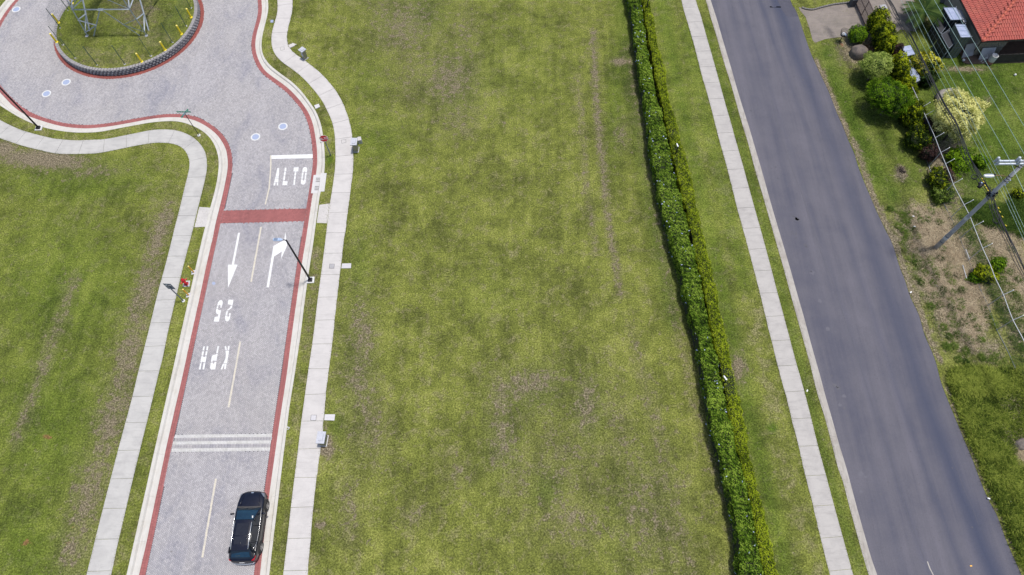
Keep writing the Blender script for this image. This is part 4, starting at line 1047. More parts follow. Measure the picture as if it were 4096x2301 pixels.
for k in range(len(zs)-1):
    for i in range(4):
        j = (i+1) % 4
        A0, B0, A1, B1 = leg_at(i, zs[k]), leg_at(j, zs[k]), leg_at(i, zs[k+1]), leg_at(j, zs[k+1])
        if k == 0:
            mid_ = (A1+B1)/2
            fd = (B0-A0).normalized(); FA, FB = A0+fd*.72, B0-fd*.72
            steel('brace', FA, mid_, .10); steel('brace', FB, mid_, .10)
            for q0, q1, fo in ((A0, A1, FA), (B0, B1, FB)):
                e = fo+(mid_-fo)*.42; steel('strut', q0+(q1-q0)*.14, e, .075); steel('strut', q0+(q1-q0)*.62, e, .075)
            steel('horizontal', A1, B1, .08)
            MB().box((mid_.x, mid_.y, mid_.z), (.5, .3, .02), math.atan2(ux.y, ux.x)+(PI/2 if i % 2 else 0)).build('node_plate', MLATT, pyl)
        else:
            steel('brace', A0, B1, .08); steel('brace', B0, A1, .08)
            steel('horizontal', A1, B1, .07)
    
# ------------------------------------------------------------------ street lamps
def street_lamp(px, py, label, h, arm_dir, tip=None):
    x, y, _ = G(px, py, .15); o = thing('street_lamp', label, 'street lamp', (x, y, .13), 0, 'black street lamps')
    MB().box((0, 0, .02), (.62, .56, .10), .05).build('concrete_base', MWHITE, o)
    MB().box((0, -.02, .14), (.34, .34, .16), .05, .9).build('base_cover', MBLACK, o)
    MB().tube([(0, 0, .1), (0, 0, h*.5), (0, 0, h)], [.085, .075, .06], 12).build('pole', MBLACK, o, True)
    ax, ay = math.cos(arm_dir), math.sin(arm_dir)
    arm = MB().tube([(0, 0, h-.06), (ax*.12, ay*.12, h+.02), (ax*.30, ay*.30, h+.05)], .035, 8).build('arm', MBLACK, o, True)
    # luminaire head
    hd = MB(); n = 10; prof = [(.22, .035, .0), (.30, .05, .01), (.36, .105, .03), (.52, .125, .045), (.80, .125, .04), (.90, .115, .03), (.94, .07, .015)]
    vs = []; fs = []
    for (d, w, t) in prof:
        for s, zz in ((-1, -.03), (-1, .0+t), (-.6, .03+t), (.6, .03+t), (1, 0+t), (1, -.03)):
            vs.append((ax*d-ay*w*s, ay*d+ax*w*s, h+.05+zz))
    for i in range(len(prof)-1):
        for k in range(6): fs.append((i*6+k, i*6+(k+1) % 6, (i+1)*6+(k+1) % 6, (i+1)*6+k))
    fs.append(tuple(range(6))[::-1]); fs.append(tuple((len(prof)-1)*6+k for k in range(6)))
    lh = hd.add(vs, fs).build('luminaire', MLUM, o)
    for k in range(6):
        w = -.085+k*.034
        MB().bar((ax*.58-ay*w, ay*.58+ax*w, h+.135), (ax*.86-ay*w, ay*.86+ax*w, h+.130), .014, .02).build('cooling_fin', MLUMD, lh)
    MB().tube([(ax*.45, ay*.45, h+.12), (ax*.45, ay*.45, h+.16)], .022, 8).build('sensor', MLUMD, lh)
    return o
street_lamp(1242, 1121, 'black street lamp with a blue-grey head over the right lane arrow', 6.25, PI-.03)
street_lamp(156, 513, 'black street lamp at the far left, its top beyond the picture edge', 6.25, PI*.75)

# ------------------------------------------------------------------ lettering helper: strokes on a 4 x 6 grid
STROKES = {'A': [[(0,0),(2,6),(4,0)],[(.8,2.2),(3.2,2.2)]], 'L': [[(0,6),(0,0),(3.6,0)]], 'T': [[(0,6),(4,6)],[(2,6),(2,0)]], 'O': [[(1,0),(0,1.5),(0,4.5),(1,6),(3,6),(4,4.5),(4,1.5),(3,0),(1,0)]],
 'C': [[(4,5),(3,6),(1,6),(0,4.5),(0,1.5),(1,0),(3,0),(4,1)]], 'E': [[(3.8,6),(0,6),(0,0),(3.8,0)],[(0,3),(3,3)]], 'D': [[(0,0),(0,6),(2.4,6),(4,4.4),(4,1.6),(2.4,0),(0,0)]], 'P': [[(0,0),(0,6),(3,6),(4,5),(4,4),(3,3),(0,3)]],
 'I': [[(2,0),(2,6)]], 'N': [[(0,0),(0,6),(4,0),(4,6)]], 'R': [[(0,0),(0,6),(3,6),(4,5),(4,4),(3,3),(0,3)],[(2,3),(4,0)]], 'S': [[(4,5),(3,6),(1,6),(0,5),(0,4),(4,2),(4,1),(3,0),(1,0),(0,1)]], 'M': [[(0,0),(0,6),(2,3),(4,6),(4,0)]], ' ': []}
def lettering(text, origin, ux_, uz_, h, lw, mat, parent, name='lettering', off=None):
    """raised strokes in the plane (ux, uz)"""
    mb = MB(); ux_, uz_ = Vector(ux_), Vector(uz_); n = ux_.cross(uz_).normalized(); o = Vector(origin); s = h/6; x = 0
    for ch in text:
        for st in STROKES[ch]:
            for a, b in zip(st, st[1:]):
                A_ = o+ux_*((x+a[0])*s)+uz_*(a[1]*s); B_ = o+ux_*((x+b[0])*s)+uz_*(b[1]*s)
                d = (B_-A_).normalized(); w = n.cross(d)*lw/2; A_ -= d*lw*.4; B_ += d*lw*.4
                vs = [A_-w, A_+w, B_+w, B_-w]; t = n*.004
                mb.add([p for p in vs]+[p+t for p in vs], [(0, 1, 2, 3), (4, 7, 6, 5), (0, 4, 5, 1), (1, 5, 6, 2), (2, 6, 7, 3), (3, 7, 4, 0)])
        x += 5.4 if ch != ' ' else 3.6
    return mb.build(name, mat, parent)
def text_w(text, h): return sum(5.4 if c != ' ' else 3.6 for c in text)*h/6-1.4*h/6

# ALTO sign: octagon facing the lane (towards the bottom of the picture), tilted slightly up
bx, by, _ = G(1220+575/5.565, 520+572/5.565, .13)
st = thing('stop_sign', 'red octagonal ALTO stop sign on a grey post in the grass', 'stop sign', (bx, by, .12))
MB().box((0, 0, 1.15), (.07, .05, 2.3), -.1).build('post', MGREY, st)
fdir = Vector((.13, -1, 0)).normalized(); uxs = Vector((-fdir.y, fdir.x, 0))*1; uzs = Vector((0, 0, 1)).lerp(-fdir*-1, 0).normalized()
uzs = (Vector((0, 0, 1))-fdir*.10).normalized(); nrm = uxs.cross(uzs).normalized()
c0 = Vector((0, 0, 2.38))+nrm*.04
def octa(r, off, t, mat, name):
    pts = [c0+uxs*(r*math.cos(PI/8+k*PI/4))+uzs*(r*math.sin(PI/8+k*PI/4))+nrm*off for k in range(8)]
    mb = MB(); mb.add(pts+[p+nrm*t for p in pts], [tuple(range(8))[::-1], tuple(range(8, 16))]+[(k, (k+1) % 8, 8+(k+1) % 8, 8+k) for k in range(8)])
    return mb.build(name, mat, st)
octa(.40, 0, .004, MSIGNW, 'white_rim'); face = octa(.365, .005, .003, MSIGNR, 'red_face')
hh_ = .25; w_ = text_w('ALTO', hh_*.78)
lettering('ALTO', c0+nrm*.009-uxs*w_/2-uzs*hh_*.39, uxs, uzs, hh_*.78, .042, MSIGNW, face)

# street name sign
bx, by, _ = G(690+1095/10.336, 420+1255/10.336, .13)
sn = thing('street_name_sign', 'two crossed green street name plates on a thin black post', 'street sign', (bx, by, .12))
MB().tube([(0, 0, 0), (0, 0, 2.85)], .03, 8).build('post', MBLACK, sn)
MB().lathe([(.15, 0), (.15, .03), (.10, .04)], n=12).build('footing', MWHITE, sn)
MB().tube([(0, 0, 2.8), (0, 0, 3.2)], .02, 8).build('bracket', MGALV, sn)
def plate(text, z, ang_, L, h=.16):
    u = Vector((math.cos(ang_), math.sin(ang_), 0)); v = Vector((0, 0, 1)); n_ = u.cross(v).normalized()
    mb = MB(); a = Vector((0, 0, z))
    p = [a-u*L/2-v*h/2-n_*.008, a+u*L/2-v*h/2-n_*.008, a+u*L/2+v*h/2-n_*.008, a-u*L/2+v*h/2-n_*.008]
    mb.add(p+[q+n_*.016 for q in p], [(3, 2, 1, 0), (4, 5, 6, 7), (0, 1, 5, 4), (1, 2, 6, 5), (2, 3, 7, 6), (3, 0, 4, 7)])
    pl = mb.build('name_plate', MSIGNG, sn)
    if text is None:
        for sg in (-1, 1): MB().bar(a-u*L*.33+n_*.010*sg, a+u*L*.33+n_*.010*sg, .004, h*.5).build('pale_band', MLUM, pl)
        return
    th = h*.56; w = text_w(text, th)
    lettering(text, a-u*w/2-v*th/2+n_*.0085, u, v, th, .022, MSIGNW, pl)
    lettering(text, a+u*w/2-v*th/2-n_*.0085, -u, v, th, .016, MSIGNW, pl)
plate('CALLE DEL PALO', 3.10, -.02, 1.22)
plate(None, 2.90, 1.18, 1.0)

# speed sign seen from behind
sx, sy, _ = G(640+800/8.5125, 1040+1395/8.5125, .13)
sp_ = thing('road_sign', 'grey back of a rectangular road sign on a leaning grey post', 'road sign', (sx, sy, .12))
MB().tube([(0, 0, 0), (-.05, .03, 2.75)], .045, 8).build('post', MGREY, sp_)
MB().lathe([(.14, 0), (.14, .03), (.09, .05)], n=10).build('footing', MWHITE, sp_)
ang_ = -.06; u = Vector((math.cos(ang_), math.sin(ang_), 0)); cz = 2.35
pn = MB(); a = Vector((-.05, .09, cz)); v = Vector((0, 0, 1)); n_ = Vector((-u.y, u.x, 0))
p = [a-u*.31-v*.46, a+u*.31-v*.46, a+u*.31+v*.46, a-u*.31+v*.46]
pn.add(p+[q+n_*.006 for q in p], [(0, 1, 2, 3), (7, 6, 5, 4), (0, 4, 5, 1), (1, 5, 6, 2), (2, 6, 7, 3), (3, 7, 4, 0)]).build('sign_panel', MGREY, sp_)
for zz in (cz-.22, cz+.22): MB().bar(a-u*.24+v*(zz-cz)-n_*.02, a+u*.24+v*(zz-cz)-n_*.02, .04, .03).build('crosspiece', MGALV, sp_)

# hydrant
hx, hy, _ = G(640+905/8.5125, 1040+825/8.5125, .15)
MB_pad = MB().prism([G(640+x/8.5125, 1040+y/8.5125, .16)[:2] for x, y in [(812,722),(1025,705),(1000,905),(770,912)]], .05, .165).build('hydrant_pad', MCOV2)
tag(MB_pad, 'pale square concrete pad under the red hydrant', 'concrete pad')
hy_ = thing('fire_hydrant', 'red fire hydrant on a pale concrete pad between two bollards', 'hydrant', (hx, hy, .165))
MB().lathe([(.17, 0), (.17, .05), (.12, .06), (.115, .56), (.15, .58), (.15, .64), (.13, .66)], n=18).build('barrel', MREDP, hy_, False)
MB().lathe([(.145, .66), (.14, .72), (.10, .80), (.045, .84), (.035, .92), (.0001, .93)], n=18, closed=False).build('bonnet', MREDP, hy_, True)
for a_, r_, l_ in ((.9, .055, .27), (.9+PI, .055, .27), (-.7, .08, .28)):
    MB().tube([(math.cos(a_)*.08, math.sin(a_)*.08, .50), (math.cos(a_)*l_, math.sin(a_)*l_, .50)], r_, 12).build('outlet', MREDP, hy_)
    MB().tube([(math.cos(a_)*l_, math.sin(a_)*l_, .50), (math.cos(a_)*(l_+.05), math.sin(a_)*(l_+.05), .50)], r_*.55, 6).build('outlet_nut', MREDP, hy_)
for (x, y), lab in (((1150, 418), 'orange-yellow bollard above the hydrant beside the kerb'), ((972, 1198), 'orange-yellow bollard below the hydrant beside the kerb')):
    q = G(640+x/8.5125, 1040+y/8.5125, .15); bollard(q[0], q[1], .14, 1.0, .055, lab, 'bollards guarding the hydrant', MORG, padsz=.38)

# meter pillars
def pillar(label, x, y, rz, w, d, h, cw, cd, extra=None):
    o = thing('meter_pillar', label, 'pillar', (x, y, .12), rz, 'beige meter pillars along the right-hand sidewalk')
    MB().box((0, 0, h/2), (w, d, h)).build('shaft', MBEIGE, o)
    MB().box((0, 0, h+.04), (cw, cd, .08)).build('cap', MCAP, o)
    MB().box((0, 0, h+.105), (cw*.55, cd*.62, .05), 0, .92).build('cap_crown', MCAP, o)
    MB().box((-w/2-.012, 0, h*.60), (.03, d*.62, h*.5)).build('meter_door', MGALV, o)
    MB().box((-w/2-.035, 0, h*.62), (.03, .12, .16)).build('meter', MLUM, o)
    MB().box((0, 0, .03), (w+.10, d+.10, .08)).build('plinth', MCOV2, o)
    return o
q = G(1220, 238, .12); pillar('upper beige meter pillar with a diamond-set grey cap by the bend', q[0]+.02, q[1]+.14, PI/4+.12, .36, .36, 1.05, .56, .56)
q = G(1426, 606, .12); pillar('middle beige meter pillar with a pale slab behind it', q[0], q[1]+.16, .0, .36, .52, 1.10, .58, .80)
o = MB().prism([G(1380+x/12.06, 520+y/12.06, .6)[:2] for x, y in [(600,345),(765,325),(790,495),(610,530)]], .12, .62).build('concrete_block', MWALK)
tag(o, 'small pale concrete block behind the middle meter pillar', 'concrete block')
q = G(1297, 1772, .12); pillar('lower beige meter pillar standing in bare soil', q[0], q[1]+.14, -.05, .40, .72, .92, .60, .86)
for cx_, cy_, n_, lab in ((1062,243,5,'white rags lying at the kerb on the right-hand bend'), (1288,568,5,'scraps of white litter in the gutter below the ALTO sign'), (1152,1712,5,'scraps of white litter on the kerb by the speed hump')):
    mb = MB()
    for k in range(n_):
        q = G(cx_+random.uniform(-6, 6), cy_+random.uniform(-6, 6), .15); mb.box((q[0], q[1], .16), (random.uniform(.06, .16), random.uniform(.05, .12), .05), random.uniform(0, 3), .6)
    tag(mb.build('litter', MWHITE), lab, 'litter')
# ------------------------------------------------------------------ black SUV parked by the right kerb
def carpaint(name, c, rough=.22):
    m, nt, bs = nt_new(name); pos = wpos(nt)
    n = noise(nt, pos, 5, 3); col = ramp(nt, n, [(.3, c), (.7, tuple(x*1.5 for x in c))])
    nt.links.new(col, bs.inputs['Base Color']); bs.inputs['Roughness'].default_value = rough
    bs.inputs['Coat Weight'].default_value = .35; bs.inputs['Coat Roughness'].default_value = .12
    bs.inputs['Metallic'].default_value = .0; bs.inputs['Specular IOR Level'].default_value = .3
    return m
MCAR = carpaint('black_car_paint', (.0030, .0040, .011), .28)
MGLS = pmat('tinted_glass', (.006, .010, .016), (.009, .014, .022), 4, .08, spec=.6, fine_amt=.02)
MWSH = pmat('windshield_glass', (.006, .022, .045), (.010, .034, .062), 2.2, .08, spec=.6, fine_amt=.02)
MSUNR = pmat('sunroof_glass', (.010, .011, .018), (.012, .014, .022), 4, .18, fine_amt=.02)
MTYRE = pmat('tyre_rubber', (.018, .017, .017), (.025, .024, .024), 6, .85)
MRIM = pmat('alloy_rim', (.42, .41, .40), (.34, .33, .33), 6, .35, .6)
MCHROME = pmat('chrome_trim', (.80, .80, .80), (.75, .75, .76), 6, .16, .85, fine_amt=.02)
MTAIL = pmat('tail_light_red', (.50, .006, .02), (.42, .004, .02), 9, .2)
MHEAD = pmat('headlight_glass', (.10, .12, .15), (.16, .18, .22), 9, .15)
MPLAST = pmat('dark_cladding', (.030, .028, .028), (.04, .038, .038), 9, .7)

fw = np.array(G(1065.2, 2023, .36)[:2]); rw = np.array(G(1041.2, 2188.9, .36)[:2])
dr = fw-rw; wbase = float(np.hypot(*dr)); dr /= wbase; lf = np.array([-dr[1], dr[0]])
HWH = .885
cc_ = (fw+rw)/2+lf*HWH
car = thing('parked_car', 'black SUV with silver roof rails parked against the right kerb', 'car', (cc_[0], cc_[1], .002), math.atan2(dr[1], dr[0]))
XF, XR = wbase/2, -wbase/2
FO, RO = .92, .98      # overhangs
nose, tail = XF+FO, XR-RO
# body shell: stations x, half width at shoulder, sill z, shoulder z, crown z, half width at sill
ST = [(nose, .40, .34, .62, .70, .38), (nose-.05, .58, .27, .72, .80, .56), (nose-.16, .74, .24, .80, .89, .72), (nose-.36, .845, .24, .86, .965, .83), (nose-.70, .905, .24, .92, 1.02, .89),
      (nose-1.0, .915, .24, .96, 1.055, .90), (nose-1.22, .92, .24, .985, 1.085, .90), (nose-1.45, .922, .24, 1.0, 1.06, .90), (.35, .925, .24, 1.01, 1.04, .90), (-.3, .925, .24, 1.02, 1.04, .90), (-.9, .925, .24, 1.03, 1.05, .90),
      (XR, .925, .24, 1.04, 1.06, .90), (XR-.35, .91, .25, 1.05, 1.07, .89), (XR-.62, .885, .27, 1.04, 1.07, .86), (XR-.80, .84, .30, 1.00, 1.04, .82), (XR-.92, .76, .34, .90, .96, .74), (tail, .62, .40, .68, .72, .60)]
def section(x, w, zs, zt, zc, ws):
    hy = .0
    half = [(ws*.92, zs), (ws, zs+.07), (w*1.0, zs+(zt-zs)*.38), (w*1.012, zs+(zt-zs)*.62), (w*.985, zt-.05), (w*.94, zt+.01), (w*.80, zt+(zc-zt)*.55), (w*.45, zt+(zc-zt)*.92)]
    pts = [(x, -y, z) for y, z in half]+[(x, 0, zc)]+[(x, y, z) for y, z in half[::-1]]
    return pts
rows_ = [section(*s) for s in ST]; k = len(rows_[0])
vs = [p for r in rows_ for p in r]; fs = []
for i in range(len(rows_)-1):
    for j in range(k-1): fs.append((i*k+j, (i+1)*k+j, (i+1)*k+j+1, i*k+j+1))
    fs.append((i*k+k-1, (i+1)*k+k-1, (i+1)*k, i*k))
fs.append(tuple(range(k))[::-1]); fs.append(tuple((len(rows_)-1)*k+j for j in range(k)))
fs = [f[::-1] for f in fs]
body = MB().add(vs, fs).build('body', MCAR, car, True)
md = body.modifiers.new('sub', 'SUBSURF'); md.levels = 1; md.render_levels = 2
# greenhouse
wsb, wst = nose-1.16, nose-2.02        # windshield foot / head
rfr, rrr = wst, XR-.10                 # roof ends
rgb = XR-.78
def pt(x, y, z): return (x, y, z)
BW, TW = .845, .635
zb0, zr = 1.03, 1.615
ghs = [(wsb, .80, 1.075, .80, 1.08), (wst, BW, 1.045, TW-.03, zr-.045), (wst-.35, BW+.01, 1.04, TW, zr), (-.45, BW+.01, 1.045, TW, zr+.012), (rrr+.25, BW, 1.06, TW-.01, zr-.01), (rrr, BW-.01, 1.065, TW-.03, zr-.045), (rgb, .76, 1.055, .70, 1.10)]
vs = []; fs = []
for (x, wb, zb_, wt, zt) in ghs: vs += [(x, -wb, zb_), (x, -wt, zt), (x, wt, zt), (x, wb, zb_)]
mbg = MB()
n = len(ghs)
glassf = []
for i in range(n-1):
    a = i*4; b = a+4
    glassf += [(a, a+1, b+1, b), (a+2, a+3, b+3, b+2), (a+1, a+2, b+2, b+1)]
glassf += [(0, 3, 2, 1)[::-1]]
mbg.add(vs, [f[::-1] for f in glassf]).build('side_glass', MGLS, car)
# windshield and rear glass as inset sheets just proud of it
def sheet(p, off, mat, name, parent, t=.008):
    P = [Vector(q) for q in p]; n_ = (P[1]-P[0]).cross(P[2]-P[0]).normalized()
    if n_.z < 0: n_ = -n_
    mb = MB(); k_ = len(P)
    mb.add([q+n_*off for q in P]+[q+n_*(off+t) for q in P], [tuple(range(k_)), tuple(range(k_, 2*k_))]+[(i, (i+1) % k_, k_+(i+1) % k_, k_+i) for i in range(k_)])
    return mb.build(name, mat, parent)
ws_ = sheet([(wsb-.02, -.745, 1.09), (wst+.05, -.575, zr-.068), (wst+.05, .575, zr-.068), (wsb-.02, .745, 1.09)], .004, MWSH, 'windshield', car)
# things seen through the glass: darker dash and steering wheel, stickers
sheet([(wsb-.03, -.72, 1.094), (wsb-.16, -.70, 1.19), (wsb-.16, .70, 1.19), (wsb-.03, .72, 1.094)], .0135, MGLS, 'dash_shade', ws_, .002)
for q in range(3):
    y = -.50-.0*q; x = wst+.16+.055*q
    z = 1.09+(zr-.068-1.09)*(wsb-.02-x)/((wsb-.02)-(wst+.05))
    sheet([(x-.02, -.545+.02*q, z+.018), (x+.02, -.545+.02*q, z-.012), (x+.02, -.465+.02*q, z-.012), (x-.02, -.465+.02*q, z+.018)], .018, MSIGNW, 'sticker', ws_, .002)
sheet([(rrr-.12, -.52, zr-.155), (rgb+.10, -.62, 1.17), (rgb+.10, .62, 1.17), (rrr-.10, .52, zr-.155)], .006, MWSH, 'rear_glass', car)
# roof skin
vs = []; nx = 12
xs = [wst+.03+(rrr+.02-wst-.03)*i/(nx-1) for i in range(nx)]
yy = [-1, -.94, -.8, -.4, 0, .4, .8, .94, 1]
def roofz(x):
    t = (x-rrr)/(wst-rrr); return zr-.048+.062*math.sin(PI*min(max(t, 0), 1))**.55
for x in xs:
    for u in yy: vs.append((x, u*(TW-.012+.02*math.sin(PI*(x-rrr)/(wst-rrr)) if rrr < x < wst else TW-.03), roofz(x)+.034-.052*u*u*abs(u)))
m9 = len(yy); fs = [(i*m9+j, i*m9+j+1, (i+1)*m9+j+1, (i+1)*m9+j) for i in range(nx-1) for j in range(m9-1)]
MB().add(vs, fs).build('roof', MCAR, car, True)
sheet([(wst-.20, -.40, roofz(wst-.2)+.032), (wst-.95, -.41, roofz(wst-.95)+.034), (wst-.95, .41, roofz(wst-.95)+.034), (wst-.20, .40, roofz(wst-.2)+.032)], .004, MSUNR, 'sunroof', car)
sheet([(wst-1.02, -.41, roofz(wst-1.0)+.035), (wst-1.50, -.41, roofz(wst-1.5)+.030), (wst-1.50, .41, roofz(wst-1.5)+.030), (wst-1.02, .41, roofz(wst-1.0)+.035)], .004, MSUNR, 'sunroof', car)
# pillars
for s in (-1, 1):
    MB().bar((wsb-.0, s*.785, 1.085), (wst+.02, s*.615, zr-.035), .07, .05).build('pillar', MCAR, car)
    MB().bar((-.05, s*(BW+.012), 1.05), (-.12, s*(TW+.012), zr-.03), .03, .11).build('pillar', MCAR, car)
    MB().bar((XR+.25, s*(BW+.012), 1.06), (XR+.16, s*(TW+.008), zr-.04), .03, .10).build('pillar', MCAR, car)
    MB().bar((XR-.34, s*(BW-.03), 1.07), (rrr+.04, s*(TW-.02), zr-.06), .08, .26).build('pillar', MCAR, car)
    rl = [(wst-.10-.19*i, s*(TW-.075+.012*math.sin(i/9*PI)), roofz(wst-.10-.19*i)+.055+.045*math.sin(PI*i/9)**.4) for i in range(10)]
    MB().tube(rl, .020, 8).build('roof_rail', MCHROME, car, True)
    # belt line chrome sweeping up to the rear pillar
    bl_ = [(wsb-.05, s*.86, 1.065), (.5, s*.885, 1.055), (-.4, s*.89, 1.06), (-1.0, s*.88, 1.075), (XR+.02, s*.845, 1.16), (XR-.22, s*.765, 1.32)]
    MB().tube(bl_, .013, 6).build('chrome_strip', MCHROME, car, True)
    mr = MB(); mr.bar((wsb-.36, s*.86, 1.06), (wsb-.38, s*.99, 1.09), .05, .03); mo = mr.build('mirror', MCAR, car)
    mm_ = MB().lathe([(.0001, -.13), (.055, -.11), (.075, 0), (.06, .11), (.0001, .13)], n=12, closed=False).build('mirror_shell', MCAR, mo, True)
    mm_.location = (wsb-.38, s*1.06, 1.11); mm_.rotation_euler = (PI/2, 0, s*.12); mm_.scale = (.95, 1.0, 1.0)
    # wheel arches and cladding
    MB().box((0, s*.925, .31), (wbase-.85, .035, .14)).build('sill', MPLAST, car)
    for xw in (XF, XR):
        arch = []; 
        ring = MB(); n_ = 16; vs_ = []
        for q in range(n_+1):
            a_ = -.25+(PI+.5)*q/n_
            for r_, y_ in ((.385, .930), (.445, .935), (.445, .80), (.385, .80)): vs_.append((xw+math.cos(a_)*r_, s*y_, .36+math.sin(a_)*r_))
        ring.add(vs_, [(q*4+i, q*4+(i+1) % 4, q*4+4+(i+1) % 4, q*4+4+i) for q in range(n_) for i in range(4)]).build('wheel_arch', MPLAST, car)
        well = MB().tube([(xw, s*.70, .36), (xw, s*.9315, .36)], .388, 28).build('wheel_well', MHOLE, car)
        # wheel
        prof = [(.24, -.115), (.335, -.115), (.358, -.09), (.363, 0), (.358, .09), (.335, .115), (.24, .115)]
        wh = bpy.data.objects.new('wheel', None); COL.objects.link(wh); wh.parent = car
        wh.location = (xw, s*(HWH-.02), .363); wh.rotation_euler = (-s*PI/2, 0, 0)
        MB().lathe(prof, n=32, closed=False).build('tyre', MTYRE, wh, True)
        rim = MB(); rim.lathe([(.245, .02), (.262, .112), (.235, .100), (.225, .02)], n=32, closed=False)
        rim.lathe([(.0001, .085), (.055, .085), (.065, .06)], n=14, closed=False)
        for q in range(5):
            for dq in (-.15, .15):
                a_ = 2*PI*q/5+dq; a2 = 2*PI*q/5+dq*1.7
                rim.bar((math.cos(a_)*.05, math.sin(a_)*.05, .072), (math.cos(a2)*.24, math.sin(a2)*.24, .088), .034, .02)
        rim.build('rim', MRIM, wh)
        MB().lathe([(.0001, .012), (.235, .014)], n=24, closed=False).build('brake_disc', MPLAST, wh)
    # lamps
    MB().add([(nose-.10, s*.58, .775), (nose-.18, s*.80, .79), (nose-.46, s*.885, .865), (nose-.40, s*.80, .935), (nose-.16, s*.60, .895)], [(0, 1, 2, 3, 4)]).build('headlight', MHEAD, car)
    tl_ = MB().add([(XR-.62, s*.905, 1.0), (XR-.86, s*.82, .93), (XR-.90, s*.66, .965), (XR-.86, s*.68, 1.03), (XR-.72, s*.845, 1.06), (XR-.56, s*.895, 1.075)], [(0, 1, 2, 3, 4, 5)]).build('tail_light', MTAIL, car)
# hood creases, wiper cowl, badge, spoiler, rear bumper, wiper
for s in (-1, 1):
    MB().tube([(nose-.22, s*.50, .915), (nose-.7, s*.60, 1.018), (nose-1.18, s*.66, 1.075)], .012, 6).build('hood_crease', MCAR, car, True)
MB().add([(nose-1.05, -.78, 1.078), (nose-1.14, -.80, 1.088), (nose-1.14, .80, 1.088), (nose-1.05, .78, 1.078), (nose-1.07, 0, 1.104), (nose-1.16, 0, 1.112)], [(0, 1, 5, 4), (4, 5, 2, 3)]).build('cowl', MPLAST, car)
for y0, y1 in ((-.62, .02), (.0, .60)): MB().bar((nose-1.14, y0, 1.125), (nose-1.24, y1, 1.155), .02, .015).build('wiper', MPLAST, car)
MB().lathe([(.0001, .014), (.05, .014), (.058, 0)], n=18, closed=False).build('badge', MCHROME, car)
bd = [o for o in car.children if o.name.startswith('badge')][0]; bd.location = (nose-.13, 0, .875); bd.scale = (.8, 1.75, 1); bd.rotation_euler = (0, .5, 0)
MB().add([(rrr+.10, -.61, zr+.005), (rrr-.20, -.60, zr-.055), (rrr-.20, .60, zr-.055), (rrr+.10, .61, zr+.005), (rrr+.10, -.60, zr-.04), (rrr-.20, -.59, zr-.085), (rrr-.20, .59, zr-.085), (rrr+.10, .60, zr-.04)],
         [(0, 3, 2, 1), (4, 5, 6, 7), (1, 2, 6, 5), (0, 1, 5, 4), (2, 3, 7, 6)]).build('spoiler', MCAR, car)
MB().bar((XR-.60, 0, 1.30), (XR-.62, .32, 1.28), .02).build('rear_wiper', MPLAST, car)
MB().add([(rrr+.35, -.012, zr+.04), (rrr+.18, -.006, zr+.035), (rrr+.18, .006, zr+.035), (rrr+.35, .012, zr+.04), (rrr+.19, 0, zr+.10)], [(0, 1, 4), (0, 4, 3), (1, 2, 4), (2, 3, 4)]).build('antenna', MCAR, car)
vs_ = [(XR-.80, -.78, .46), (tail-.03, -.62, .44), (tail-.08, 0, .43), (tail-.03, .62, .44), (XR-.80, .78, .46)]
MB().tube(vs_, .035, 8).build('rear_bumper_trim', MCHROME, car, True)
vs_ = [(nose-.30, -.80, .30), (nose-.06, -.62, .29), (nose+.02, 0, .29), (nose-.06, .62, .29), (nose-.30, .80, .30)]
MB().tube(vs_, .05, 8).build('front_lip', MPLAST, car, True)
MB().add([(nose-.015, -.46, .45), (nose-.005, .46, .45), (nose-.045, .46, .68), (nose-.045, -.46, .68)], [(0, 1, 2, 3)]).build('grille', MPLAST, car)
MB().box((tail-.015, 0, .78), (.02, .34, .12)).build('number_plate', MSIGNW, car)
# ------------------------------------------------------------------ foliage
def leaves(centres, normals, size, aspect=.6, jit=.9, tint=None, base=.5, spread=.22):
    """one kite-shaped leaf per centre; returns V, F(quads), tint"""
    n = len(centres)
    r = RNG.normal(0, 1, (n, 3)); nr = normals+r*jit; nr /= np.linalg.norm(nr, axis=1)[:, None]
    t = np.cross(nr, RNG.normal(0, 1, (n, 3))); t /= np.maximum(np.linalg.norm(t, axis=1), 1e-6)[:, None]
    b = np.cross(nr, t)
    s = size*RNG.uniform(.6, 1.35, n)[:, None]
    P0 = centres-t*s*.5; P1 = centres+b*s*aspect*.5+nr*s*.06; P2 = centres+t*s*.5; P3 = centres-b*s*aspect*.5+nr*s*.06
    V = np.stack([P0, P1, P2, P3], 1).reshape(-1, 3)
    F = np.arange(n*4).reshape(n, 4)
    tt = np.clip((base+RNG.normal(0, spread, n)) if tint is None else tint+RNG.normal(0, spread, n), 0, 1)
    return V, F, np.repeat(tt, 4)

def vnoise(P, sc, seed=0):
    """cheap smooth value noise from summed sines"""
    rg = np.random.default_rng(seed); out = np.zeros(len(P))
    for k in range(7):
        d = rg.normal(0, 1, P.shape[1]); d /= np.linalg.norm(d); out += np.sin(P@d*sc*rg.uniform(.6, 2.0)+rg.uniform(0, 6.28))
    return out/7*1.6

MHEDGE = leaf_mat('hedge_dark_leaves', (.014, .034, .003), (.092, .172, .012), (.250, .350, .045), .75, .08, .25)
MHEDGY = leaf_mat('hedge_yellow_leaves', (.034, .052, .002), (.130, .190, .005), (.330, .400, .020), .7, .12, .3)
MTWIG = pmat('dry_twigs', (.085, .075, .06), (.055, .048, .04), 8, .9)
MFLOW = pmat('pale_blue_flowers', (.46, .54, .84), (.58, .64, .88), 8, .7)
MBARK = pmat('bark', (.14, .115, .09), (.09, .075, .06), 6, .9, fine=20, fine_amt=.3)
MCORE = pmat('hedge_core_shadow', (.012, .018, .006), (.02, .028, .01), 5, .95)

